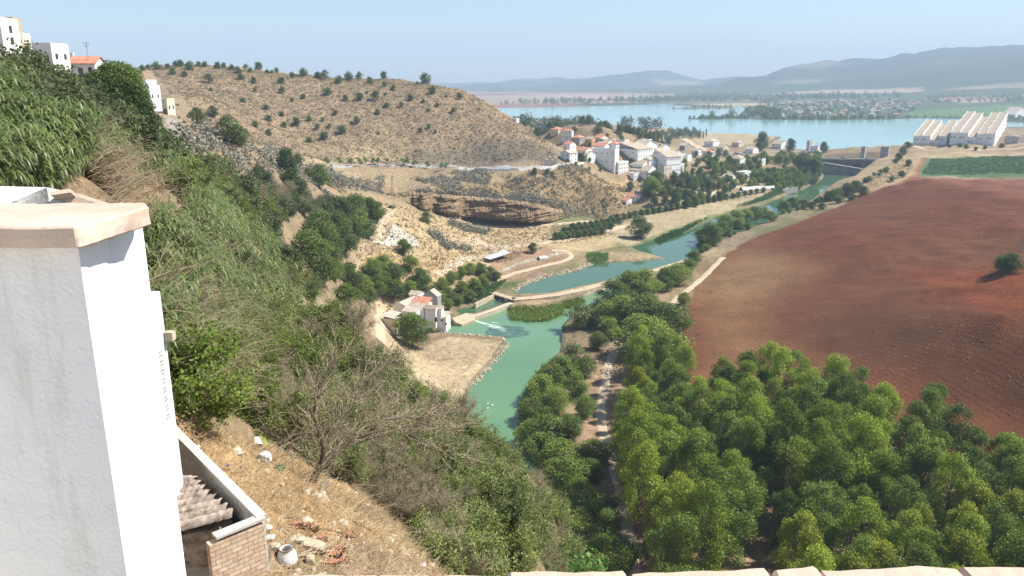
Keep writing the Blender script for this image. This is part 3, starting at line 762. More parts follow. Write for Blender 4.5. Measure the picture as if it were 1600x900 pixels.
def put(key, loc, s=1.0, name='tree', label=None, cat='tree', group=None, parts=True, var=None, sz=None, sink=0.0, mat=None, wide=1.0):
    P = PROTO[key]; p = P[(var if var is not None else random.randrange(len(P)))]
    rz = random.uniform(0, 6.28)
    sz_ = (s * wide * random.uniform(.92, 1.1), s * wide * random.uniform(.92, 1.1), sz or s * (1.08 if wide > 1 else 1))
    if parts and p.trunk is not None:
        e = empty(name, (loc[0], loc[1], loc[2] - sink), rz, label, cat, group); e.scale = sz_
        link('trunk', p.trunk, e); link('crown', p.crown, e)
    else:
        e = link(name, p.crown, None, (loc[0], loc[1], loc[2] - sink)); e.rotation_euler = (0, 0, rz); e.scale = sz_
        tag(e, label, cat, group)
    return e
def by_top(px, py, h, near=6, far=13000):
    p = hit(px, py, h, near, far)
    return p
def tree_px(key, px, py, hpx=None, near=75, far=13000, h=None, **kw):
    """stand a tree on the ground where the photo shows its top; hpx = height in photo pixels"""
    H0 = PROTO[key][0].H
    if h is None:
        h = H0
        for _ in range(6):
            p = hit(px, py, h, near, far)
            if p is None: return None
            dist = math.sqrt(p.x ** 2 + p.y ** 2 + (CAMZ - p.z) ** 2)
            h = 0.5 * h + 0.5 * (hpx * dist / 1200.0)
    p = hit(px, py, h, near, far)
    if p is None: return None
    if key in ('bank', 'dark', 'bankbush', 'greybush') and near < 900: kw.setdefault('wide', 1.5)
    return put(key, p, h / H0, **kw)
def scatter(P, n, sep, r=random):
    """poisson-like points inside a world outline"""
    if len(P) < 3: return []
    x0, y0 = P.min(0); x1, y1 = P.max(0); out = []
    tries = 0
    while len(out) < n and tries < n * 40:
        tries += 1
        x, y = r.uniform(x0, x1), r.uniform(y0, y1)
        if not inside(P, np.array([x]), np.array([y]))[0]: continue
        if sep and any((x - a) ** 2 + (y - b) ** 2 < sep * sep for a, b in out): continue
        out.append((x, y))
    return out
def in_water(x, y):
    return any(inside(P, np.array([x]), np.array([y]))[0] for P, _, _ in WAT)

# ------------------------------------------------------------------ the grove, lower right
GROVE_TOP = [(975, 520), (1010, 510), (1060, 530), (1100, 600), (1130, 560), (1200, 550), (1330, 555), (1390, 610), (1480, 610), (1520, 665), (1640, 640), (1700, 900), (1500, 1000), (1280, 960), (1255, 800), (1180, 720), (1130, 800), (1050, 830), (1010, 730), (985, 640)]
Pg = poly_world(GROVE_TOP, 20, near=40)
pts = scatter(Pg, 148, 6.3, random.Random(3))
pts = [p for p in pts if not in_water(*p)]
for i, (x, y) in enumerate(sorted(pts, key=lambda p: -p[1])):
    s = random.uniform(.70, 1.08)
    px_, py_ = project(x, y, g(x, y))
    rk = math.hypot(x, y); row = 0 if rk > 205 else 1 if rk > 185 else 2 if rk > 165 else 3 if rk > 145 else 4
    side = 'left' if px_ < 1180 else 'middle' if px_ < 1400 else 'right'
    rn = ['back', 'second', 'third', 'fourth', 'front'][row]
    lab = 'tall green grove tree, %s row from the ploughed field, %s side' % (rn, side) if row else 'tall green grove tree in the back row along the ploughed field, %s side' % side
    lab = lab.replace('front row from the ploughed field', 'front row nearest the parapet')
    grp = '%s row grove trees, %s side' % (rn, side)
    put('tall', (x, y, g(x, y)), s, 'grove_tree', lab, 'tree', grp, wide=1.12)
tree_px('greybush', 1090, 770, None, h=9, name='round_tree', label='blue-green round-crowned tree at the front of the grove above the parapet')
tree_px('greybush', 1050, 815, None, h=6, name='leafy_shrub', label='low grey-green shrub left of the blue-green round tree', cat='shrub')
# right bank of the lower river and between track and river
for px, py, h, key in ((905, 478, 9, 'greybush'), (935, 470, 9, 'greybush'), (900, 540, 7, 'greybush'), (880, 560, 8, 'bankbush'), (850, 590, 8, 'bankbush'), (900, 585, 8, 'bank'), (835, 625, 6.5, 'bankbush'), (870, 610, 8, 'bank'),
                       (915, 620, 7, 'bank'), (855, 655, 8, 'bankbush'), (890, 650, 7, 'bank'), (880, 690, 7, 'bankbush'), (915, 560, 7, 'bank'), (845, 680, 6, 'bankbush'), (905, 745, 5, 'bankbush'), (915, 800, 5, 'bankbush'), (925, 840, 5, 'bankbush'), (940, 870, 5, 'bankbush'), (975, 850, 5, 'bankbush'),
                       (930, 690, 6, 'bankbush'), (925, 720, 6, 'bank'), (890, 720, 7, 'bankbush'), (900, 770, 6, 'bank'), (930, 770, 6, 'bankbush'), (950, 800, 6, 'bank'), (945, 840, 5, 'bankbush'), (830, 665, 6, 'bankbush'), (935, 520, 7, 'bank'), (955, 500, 8, 'bank'), (870, 720, 5, 'bankbush')):
    tree_px(key, px, py, None, h=h, near=90, name='riverside_tree' if key == 'bank' else 'riverside_bush', cat='tree' if key == 'bank' else 'bush',
            label=('dense leafy %s on the right bank of the green river, beside the dirt track' % ('tree' if key == 'bank' else 'bush')), group='trees on the right bank' if key == 'bank' else 'bushes on the right bank')
for px, py, h in ((960, 445, 10), (985, 430, 10), (1010, 428, 10), (1040, 425, 9), (1060, 418, 9), (975, 470, 11), (1010, 470, 12), (1040, 480, 12), (950, 480, 9), (1000, 500, 13), (1035, 520, 14), (1085, 398, 6), (1075, 410, 6)):
    tree_px('bank', px, py - 4, None, h=h * 1.2, near=90, wide=1.7, name='poplar_tree', cat='tree', label='green tree in the belt between the pale weir path and the ploughed field', group='belt of trees by the weir path')
tree_px('bank', 1070, 458, None, h=6, name='lone_tree', cat='tree', label='small lone tree on the dirt track at the edge of the ploughed field')
for px, py, h, lab in ((1112, 352, 14, 'big rounded dark green tree at the upstream end of the ploughed field'), (1000, 342, 13, 'large rounded tree standing alone on the left bank of the pool')):
    tree_px('dark', px, py, None, h=h, near=200, name='big_tree', cat='tree', label=lab)
for px, py, h in ((1135, 340, 9), (1150, 334, 9), (1165, 332, 8), (1180, 328, 8), (1195, 328, 7), (1100, 362, 8), (1130, 352, 8), (1205, 335, 6), (1155, 345, 7)):
    tree_px('bank', px, py - 4, None, h=h * 1.25, near=200, wide=1.7, name='riverside_tree', cat='tree', label='green tree in the row behind the big rounded tree by the pool', group='row of trees above the pool')
for px, py, h in ((1225, 315, 9), (1240, 310, 9), (1255, 312, 8), (1270, 316, 6), (1285, 318, 5), (1295, 300, 8), (1310, 295, 9), (1325, 288, 10), (1338, 284, 9), (1350, 292, 7), (1310, 305, 7), (1330, 302, 6)):
    tree_px('dark', px, py, None, h=h * .95, near=200, wide=1.7, name='bank_shrub', cat='shrub', label='dark bushy shrub on the bank between upper river and red field', group='dark shrubs on the upper right bank')
for px, py, h in ((1385, 262, 5), (1410, 268, 5), (1420, 250, 6), (1395, 276, 4), (1405, 240, 7), (1412, 230, 8), (1418, 222, 8), (1400, 248, 5), (1500, 224, 5), (1510, 226, 5), (1540, 228, 4), (1565, 224, 6), (1485, 226, 4), (1525, 230, 4)):
    tree_px('dark', px, py, None, h=h, near=500, far=1250, name='field_shrub', cat='shrub', label='dark round shrub at the green field below the white terraced blocks', group='shrubs round the green field')
tree_px('dark', 1582, 398, None, h=8, near=200, name='wide_shrub', cat='shrub', label='wide dark bush at the right edge of the ploughed field')
tree_px('dark', 1570, 402, None, h=6, near=200, name='field_bush', cat='shrub', label='smaller dark bush leaning on the left of the wide bush in the ploughed field')

# ------------------------------------------------------------------ mid distance, left bank
for px, py, h in ((505, 318, 11), (530, 312, 12), (555, 308, 12), (575, 310, 11), (590, 318, 9), (500, 335, 11), (525, 340, 12), (550, 345, 11), (575, 345, 9), (560, 330, 11), (535, 365, 9)):
    tree_px('dark' if px < 560 else 'bank', px, py, None, h=h, near=200, far=480, name='slope_tree', cat='tree', label='dense tree in the clump left of the parked car', group='clump of trees beside the parked car')
for px, py, h in ((490, 350, 11), (505, 362, 11), (480, 365, 10), (512, 385, 10), (500, 400, 9), (520, 410, 7)):
    tree_px('dark', px, py, None, h=h, near=180, far=330, name='dark_tree', cat='tree', label='very dark green tree in the clump right behind the reed slope', group='very dark trees behind the reeds')
for px, py, h in ((545, 415, 9), (560, 430, 9), (580, 405, 9), (600, 400, 9), (615, 415, 8), (590, 430, 9), (630, 375, 8), (640, 400, 8), (655, 420, 8), (665, 435, 8), (615, 440, 8), (575, 450, 7), (640, 440, 8), (540, 445, 8), (600, 425, 8)):
    tree_px('dark' if px % 2 else 'bank', px, py, None, h=h, near=220, far=480, name='gully_tree', cat='tree', label='green tree on the sandy slope above the old mill', group='trees on the slope above the mill')
for px, py, h in ((690, 435, 6), (705, 425, 6), (720, 418, 6), (735, 412, 6), (750, 412, 6), (765, 418, 6), (775, 425, 5), (700, 450, 6), (720, 440, 6), (740, 435, 6), (755, 430, 6), (685, 455, 6), (715, 460, 5), (735, 455, 5), (700, 468, 5), (750, 448, 5)):
    tree_px('bank', px, py, None, h=h, near=250, far=480, name='garden_tree', cat='tree', label='bright leafy tree of the thicket behind the mill, below the corral', group='thicket between mill and corral')
tree_px('bank', 643, 493, None, h=13, near=250, name='yard_tree', cat='tree', label='broad green tree standing in the yard in front of the old mill')
tree_px('bank', 618, 500, None, h=6.5, near=250, name='yard_bush', cat='tree', label='smaller tree touching the broad yard tree on its left')
tree_px('bank', 832, 380, None, h=6, near=300, name='corral_tree', cat='tree', label='small round tree inside the corral above the pool')
for px in range(868, 945, 9):
    for k, py in enumerate((364, 356, 349)):
        x_ = px + k * 14
        tree_px('dark', x_, py - (px - 868) * .12, None, h=4.6, near=400, far=760, name='orange_tree', cat='tree', label='dark rounded orchard tree in the rows left of the pool', group='orchard rows left of the pool')
for i in range(26):
    px = 955 + i * 9.5; py = 337 - i * 1.75
    tree_px('dark', px, py, None, h=4.5, near=400, far=900, name='hedge_tree', cat='tree', label='dark green tree in the long hedge row below the village woods', group='long hedge row on the left bank')
VW = [(1010, 285), (1080, 272), (1150, 282), (1140, 300), (1090, 318), (1040, 310), (1010, 320)]
for px, py in ((1025, 268), (1018, 278)): tree_px('bank', px, py, None, h=15, near=500, far=900, name='tall_tree', cat='tree', label='tall light green tree right below the white village row', group='tall trees under the village row')
for x, y in scatter(poly_world(VW, 5, 500, 900), 70, 6, random.Random(5)):
    put('dark', (x, y, g(x, y)), random.uniform(.8, 1.25), 'woodland_tree', 'dark green tree in the woods between village and river', 'tree', 'woods between village and river')
for P_, nn, key, lab, grp, hh in (
        ([(1060, 262), (1140, 250), (1200, 245), (1290, 262), (1285, 275), (1230, 280), (1150, 288), (1090, 275)], 130, 'bank', 'green tree among the houses and gardens left of the dam', 'garden trees left of the dam', 1.0),
        ([(1190, 280), (1230, 265), (1290, 268), (1265, 290), (1215, 300)], 60, 'bankbush', 'grey-green bush on the left bank just below the dam', 'bushes on the bank below the dam', 1.0),
        ([(1080, 236), (1150, 232), (1260, 240), (1270, 248), (1150, 250), (1080, 250)], 28, 'olive', 'small dark tree beside the lakeside road', 'trees along the lakeside road', 1.5)):
    for x, y in scatter(poly_world(P_, 4, 500, 1300), nn, 6.5, random.Random(nn)):
        if in_water(x, y): continue
        put(key, (x, y, g(x, y)), random.uniform(.7, 1.35) * hh, 'garden_tree' if key == 'bank' else 'bank_bush' if key == 'bankbush' else 'roadside_tree', lab, 'bush' if key == 'bankbush' else 'tree', grp)
tree_px('bank', 1255, 240, None, h=17, near=600, far=1200, name='big_willow', cat='tree', label='large grey-green tree filling the bank left of the dam bridge')
tree_px('bank', 1275, 246, None, h=15, near=600, far=1200, name='big_willow', cat='tree', label='large grey-green tree nearest the dam pier')
tree_px('dark', 1192, 207, None, h=25, near=900, far=1500, name='lakeside_tree', cat='tree', label='very large dark rounded tree standing at the lake shore')
tree_px('dark', 1236, 217, None, h=17, near=900, far=1500, name='lakeside_tree', cat='tree', label='rounded dark tree on the lake shore right of the very large one')
tree_px('dark', 1288, 222, None, h=13, near=900, far=1300, name='pine_tree', cat='tree', label='dark pine rising above the road at the left end of the dam')
# olive wood on the point before the lake
OL = [(800, 196), (860, 190), (960, 188), (1040, 190), (1065, 212), (1010, 222), (930, 214), (860, 205)]
for x, y in scatter(poly_world(OL, 3, 760, 1900), 290, 7, random.Random(8)):
    if in_water(x, y): continue
    put('olive', (x, y, g(x, y)), random.uniform(1.5, 2.6), 'olive_tree', 'grey-green olive tree in the wood on the point before the lake', 'tree', 'olive wood before the lake', parts=False)
for px, py, h in [(824, 176, 30)] + [(805 + i * 9.4, 184 - 3 * math.sin(i * 1.3) - (4 if 13 < i < 21 else 0), 20 + 4 * math.sin(i * 2.1)) for i in range(25)]:
    tree_px('farm', px, py, None, h=h, near=1100, far=1900, name='shore_tree', cat='tree', label='tall bluish tree in the line at the back of the olive wood', group='tall trees at the back of the olive wood')
for i in range(12):
    tree_px('cypress', 965 + i * 6.3, 212 + (i % 3), None, h=11, near=850, far=1300, name='cypress_tree', cat='tree', label='dark cypress in the row behind the village roofs', group='cypress row behind the village')
for px, py in ((1094, 202), (1099, 204), (1104, 201)): tree_px('cypress', px, py, None, h=14, near=1100, far=1700, name='cypress_tree', cat='tree', label='pointed dark cypress at the tip of the tree strip on the lake shore', group='cypresses at the lake tip')
for i in range(16): tree_px('farm', 1048 + i * 3, 199 + (i % 4) * 2.2, None, h=11, near=1100, far=1700, name='strip_tree', cat='tree', label='small dark tree in the strip beside the straight lake road', group='trees by the straight lake road')

# ------------------------------------------------------------------ shrubs on the brown hill (each read off the photo)
HS = [(664, 124, 20), (676, 142, 14), (718, 152, 10), (600, 118, 14), (600, 132, 10), (615, 137, 11), (561, 118, 12), (578, 126, 13), (545, 120, 16), (530, 125, 14), (497, 118, 12), (474, 114, 15), (508, 112, 12), (456, 111, 11), (404, 104, 14),
      (439, 126, 12), (441, 143, 10), (513, 143, 14), (540, 153, 12), (561, 151, 15), (587, 152, 13), (641, 153, 12), (604, 164, 9), (627, 165, 8), (661, 158, 8), (683, 164, 8), (708, 174, 9), (590, 175, 10), (558, 189, 10), (523, 176, 10),
      (504, 188, 7), (483, 185, 10), (462, 190, 14), (441, 178, 9), (420, 185, 12), (443, 195, 11), (416, 168, 10), (421, 209, 10), (483, 219, 12), (506, 213, 17), (535, 203, 16), (515, 198, 7), (497, 199, 8), (400, 194, 12), (474, 151, 10), (456, 156, 7),
      (328, 125, 12), (330, 140, 7), (372, 110, 12), (376, 120, 11), (397, 126, 11), (398, 140, 8), (380, 157, 9), (298, 104, 15), (270, 112, 12), (288, 116, 10), (245, 104, 14), (223, 107, 10), (262, 104, 9), (232, 105, 8), (310, 101, 10), (320, 101, 10),
      (340, 103, 12), (350, 103, 10), (432, 110, 9), (418, 107, 8), (384, 104, 8), (362, 106, 10), (275, 100, 9), (282, 100, 12), (392, 104, 9), (425, 108, 7), (680, 205, 7), (670, 197, 8), (657, 204, 7), (669, 172, 6), (697, 150, 6), (573, 144, 6), (602, 147, 6), (652, 130, 6)]
for px, py, w in HS:
    p = hit(px, py + w * .35, 0, 400, 1000)
    if p is None: p = hit(px, py + w, 0, 400, 1000)
    if p is None: continue
    dist = math.hypot(p.x, p.y)
    s = w * dist / 1200 / 3.9
    big = w >= 14
    crest = py < 122
    put('hillshrub' if random.random() < .8 or big else 'olive', p, s, 'hill_shrub', ('dark round shrub on the skyline crest of the brown hill' if crest else 'larger dark round shrub on the open slope of the brown hill' if big else 'small dark shrub dotted on the dry slope of the brown hill'),
        'shrub', ('shrubs along the hill crest' if crest else 'larger shrubs on the brown hill' if big else 'small shrubs on the brown hill'), parts=False, sink=.15)
for px, py in ((510, 246), (530, 246), (562, 247), (570, 245), (583, 246), (590, 246), (630, 247), (636, 247), (647, 250), (605, 247), (668, 252), (690, 254), (697, 254), (548, 247)):
    tree_px('small', px, py, None, h=6.0 if px not in (605,) else 4, near=480, far=700, name='roadside_tree', cat='tree', label='small light green tree planted along the hill road', group='young trees along the hill road')
for px, py, h, lab in ((446, 232, 14, 'dark bushy tree at the left end of the hill road'), (463, 240, 10, 'spreading tree beside the hut at the left end of the hill road'), (455, 262, 13, 'dark olive bush among prickly pears below the road end'), (497, 256, 16, 'tall dark shrub among prickly pears below the hill road'),
                       (480, 262, 6, 'small bush between the two dark shrubs below the road'), (908, 240, 9, 'dark green tree beside the ruined gate pillars'), (985, 283, 10, 'dark bush beside the small red-roofed farm'), (835, 262, 7, 'dark shrub below the white roadside wall'), (855, 264, 7, 'grey shrub right of the dark one below the white roadside wall'),
                       (865, 268, 6, 'low shrub on the bank under the ruined gate pillars'), (888, 248, 5, 'little tree left of the roadside tree in front of white houses'), (355, 178, 13, 'wide grey-green tree above the prickly pears on the left slope'), (330, 165, 10, 'brownish tree right of the small cream house'),
                       (372, 195, 10, 'rounded green tree at the top of the prickly pear slope'), (305, 168, 8, 'brown dry bush beside the small cream house'), (575, 345, 6, 'small dark bush on the sandy path bank'), (668, 330, 9, 'green shrub at the left end of the rock cliff')):
    tree_px('dark' if 'dark' in lab else 'greybush', px, py, None, h=h * .8, near=170, far=720, name='slope_bush', cat='bush', label=lab, wide=1.0)


r_k = random.Random(41); LN = [(1085, 402), (1105, 388), (1130, 372), (1165, 358), (1200, 345), (1230, 334), (1262, 320), (1290, 312), (1320, 300), (1345, 292), (1362, 278), (1385, 268)]
for i in range(46):
    t = i / 45 * (len(LN) - 1); k = min(int(t), len(LN) - 2); f = t - k; px = LN[k][0] * (1 - f) + LN[k + 1][0] * f; py = LN[k][1] * (1 - f) + LN[k + 1][1] * f
    p = hit(px + r_k.uniform(-5, 5), py + r_k.uniform(-3, 2), 0, 300, 1000)
    if p is None or in_water(p.x, p.y): continue
    put('bankbush', p, r_k.uniform(.4, .85), 'verge_bush', 'low bush on the narrow verge between river and ploughed field', 'bush', 'bushes on the field verge')
# ------------------------------------------------------------------ buildings
WINM = {}
def winmesh(w, h):
    k = (w, h)
    if k not in WINM: WINM[k] = MB().box((0, 0, h / 2), (w, 0.10, h)).mesh('window', M_['pane'])
    return WINM[k]
DOORM = MB().box((0, 0, 1.05), (1.1, 0.10, 2.1)).mesh('door', M_['bark'])
def bld(name, pxa, pxm, pxb, ytop, ybase, th=25, roof='flat', wall='whitefar', rmat='tile_tan', label=None, group=None, cat='house', wf=(3, 2), wr=(2, 2), near=300, far=1900, Dd=None,
        rise=None, parent=None, door=True, over=0.4, drop=5, wsz=(0.9, 1.1), zoff=0.0):
    """box read off the photo: left edge, nearest corner, right edge, eaves row, foot row"""
    th = R(th)
    if Dd: p = atD(pxm, ybase, Dd)
    else:
        p = hit(pxm, ybase, 0, near, far)
        if p is None: p = atD(pxm, ybase, far)
    phi_ = math.atan2(p.x, p.y); horiz = math.hypot(p.x, p.y); dist = math.sqrt(horiz ** 2 + (CAMZ - p.z) ** 2)
    w = (pxm - pxa) * dist / 1200 / math.cos(th); d = (pxb - pxm) * dist / 1200 / max(math.sin(th), .25)
    h = (ybase - ytop) * dist / 1200 / (horiz / dist)
    rz = -(th + phi_)
    if parent is None:
        e = empty(name, p, rz, label, cat, group); base = Vector((0, 0, 0)); M0 = None
    else:
        e = parent
    def fin(o):
        if parent is not None:
            Mw = Matrix.Translation(p) @ Matrix.Rotation(rz, 4, 'Z')
            Mp = Matrix.Translation(parent.location) @ Matrix.Rotation(parent.rotation_euler.z, 4, 'Z')
            o.matrix_local = (Mp.inverted() @ Mw) @ o.matrix_local
        return o
    rs = rise if rise is not None else {'flat': 0, 'gu': d * .22, 'gv': w * .22, 'hip': min(w, d) * .25, 'shed': d * .25, 'shedr': w * .25}[roof]
    mb = MB()
    X0, X1, Y0, Y1 = -w, 0, 0, d
    mb.prism([(X0, Y0), (X1, Y0), (X1, Y1), (X0, Y1)], -drop, h)
    if roof == 'gu':
        for xx in (X0, X1 - .12): mb.add([(xx, Y0, h), (xx, Y1, h), (xx, (Y0 + Y1) / 2, h + rs), (xx + .12, Y0, h), (xx + .12, Y1, h), (xx + .12, (Y0 + Y1) / 2, h + rs)], [(0, 2, 1), (3, 4, 5), (0, 3, 5, 2), (1, 2, 5, 4)])
    if roof == 'gv':
        for yy in (Y0, Y1 - .12): mb.add([(X0, yy, h), (X1, yy, h), ((X0 + X1) / 2, yy, h + rs), (X0, yy + .12, h), (X1, yy + .12, h), ((X0 + X1) / 2, yy + .12, h + rs)], [(0, 1, 2), (3, 5, 4), (0, 2, 5, 3), (1, 4, 5, 2)])
    if roof == 'flat':
        t = .25; ph = .9
        for c_, dd in ((((X0 + X1) / 2, Y0 + t / 2, h + ph / 2), (w, t, ph)), (((X0 + X1) / 2, Y1 - t / 2, h + ph / 2), (w, t, ph)), ((X0 + t / 2, (Y0 + Y1) / 2, h + ph / 2), (t, d - 2 * t, ph)), ((X1 - t / 2, (Y0 + Y1) / 2, h + ph / 2), (t, d - 2 * t, ph))):
            mb.box(c_, dd)
    fin(mb.build('wall', M_[wall], e))
    r = MB(); T_ = .18; o = over
    def slab(q):
        top = [Vector(v) for v in q]; nrm = (top[1] - top[0]).cross(top[2] - top[0]).normalized()
        if nrm.z < 0: top = top[::-1]
        up = Vector((0, 0, T_)); n_ = len(top)
        vs = top + [v + up for v in top]
        r.add(vs, [tuple(range(n_))[::-1], tuple(range(n_, 2 * n_))] + [(i, (i + 1) % n_, n_ + (i + 1) % n_, n_ + i) for i in range(n_)])
    k = .02
    if roof == 'gu':
        ym = (Y0 + Y1) / 2; sl = rs / (d / 2)
        slab([(X0 - o, Y0 - o, h - o * sl + k), (X1 + o, Y0 - o, h - o * sl + k), (X1 + o, ym, h + rs + k), (X0 - o, ym, h + rs + k)])
        slab([(X0 - o, Y1 + o, h - o * sl + k), (X0 - o, ym, h + rs + k), (X1 + o, ym, h + rs + k), (X1 + o, Y1 + o, h - o * sl + k)])
    elif roof == 'gv':
        xm = (X0 + X1) / 2; sl = rs / (w / 2)
        slab([(X0 - o, Y0 - o, h - o * sl + k), (xm, Y0 - o, h + rs + k), (xm, Y1 + o, h + rs + k), (X0 - o, Y1 + o, h - o * sl + k)])
        slab([(X1 + o, Y0 - o, h - o * sl + k), (X1 + o, Y1 + o, h - o * sl + k), (xm, Y1 + o, h + rs + k), (xm, Y0 - o, h + rs + k)])
    elif roof == 'hip':
        i_ = min(w, d) / 2; c0 = (X0 + i_, (Y0 + Y1) / 2) if w > d else ((X0 + X1) / 2, Y0 + i_); c1 = (X1 - i_, (Y0 + Y1) / 2) if w > d else ((X0 + X1) / 2, Y1 - i_)
        a_, b_, c_, d_ = (X0 - o, Y0 - o, h + k), (X1 + o, Y0 - o, h + k), (X1 + o, Y1 + o, h + k), (X0 - o, Y1 + o, h + k)
        e0, e1 = (c0[0], c0[1], h + rs + k), (c1[0], c1[1], h + rs + k)
        if w > d: slab([a_, b_, e1, e0]); slab([c_, d_, e0, e1]); slab([b_, c_, e1]); slab([d_, a_, e0])
        else: slab([a_, b_, e0]); slab([b_, c_, e1, e0]); slab([c_, d_, e1]); slab([d_, a_, e0, e1])
    elif roof == 'shed':
        slab([(X0 - o, Y0 - o, h + k), (X1 + o, Y0 - o, h + k), (X1 + o, Y1 + o, h + rs + k), (X0 - o, Y1 + o, h + rs + k)])
    elif roof == 'shedr':
        slab([(X0 - o, Y0 - o, h + rs + k), (X1 + o, Y0 - o, h + k), (X1 + o, Y1 + o, h + k), (X0 - o, Y1 + o, h + rs + k)])
    else:
        r.box(((X0 + X1) / 2, (Y0 + Y1) / 2, h + .06), (w - .52, d - .52, .1))
    rf_o = fin(r.build('roof', M_[rmat if roof != 'flat' else 'concrete'], e))
    if parent is None and roof != 'flat' and w > 5 and cat == 'house':
        MB().box((X0 + w * .3, Y0 + d * .5, h + rs + .2), (.7, .7, 1.5)).build('chimney', M_[wall], rf_o)
    wm = winmesh(*wsz)
    for (nx, ny), face in ((wf, 0), (wr, 1)):
        L_ = w if face == 0 else d
        if nx <= 0: continue
        for j in range(ny):
            for i in range(nx):
                t = (i + .5) / nx; zc = max(0.2, h * (j + .55) / ny - wsz[1] / 2)
                if zc + wsz[1] > h - .15: zc = h - .2 - wsz[1]
                if zc < 0.05: continue
                if L_ < nx * (wsz[0] + .3): continue
                if door and face == 0 and j == 0 and i == nx // 2 and h > 2.4:
                    q = link('door', DOORM, e, (X0 + t * w, Y0 - .03, .02)); fin(q); continue
                q = link('window', wm, e, (X0 + t * w, Y0 - .03, zc) if face == 0 else (X1 + .03, Y0 + t * d, zc))
                if face: q.rotation_euler = (0, 0, math.pi / 2)
                fin(q)
    return e

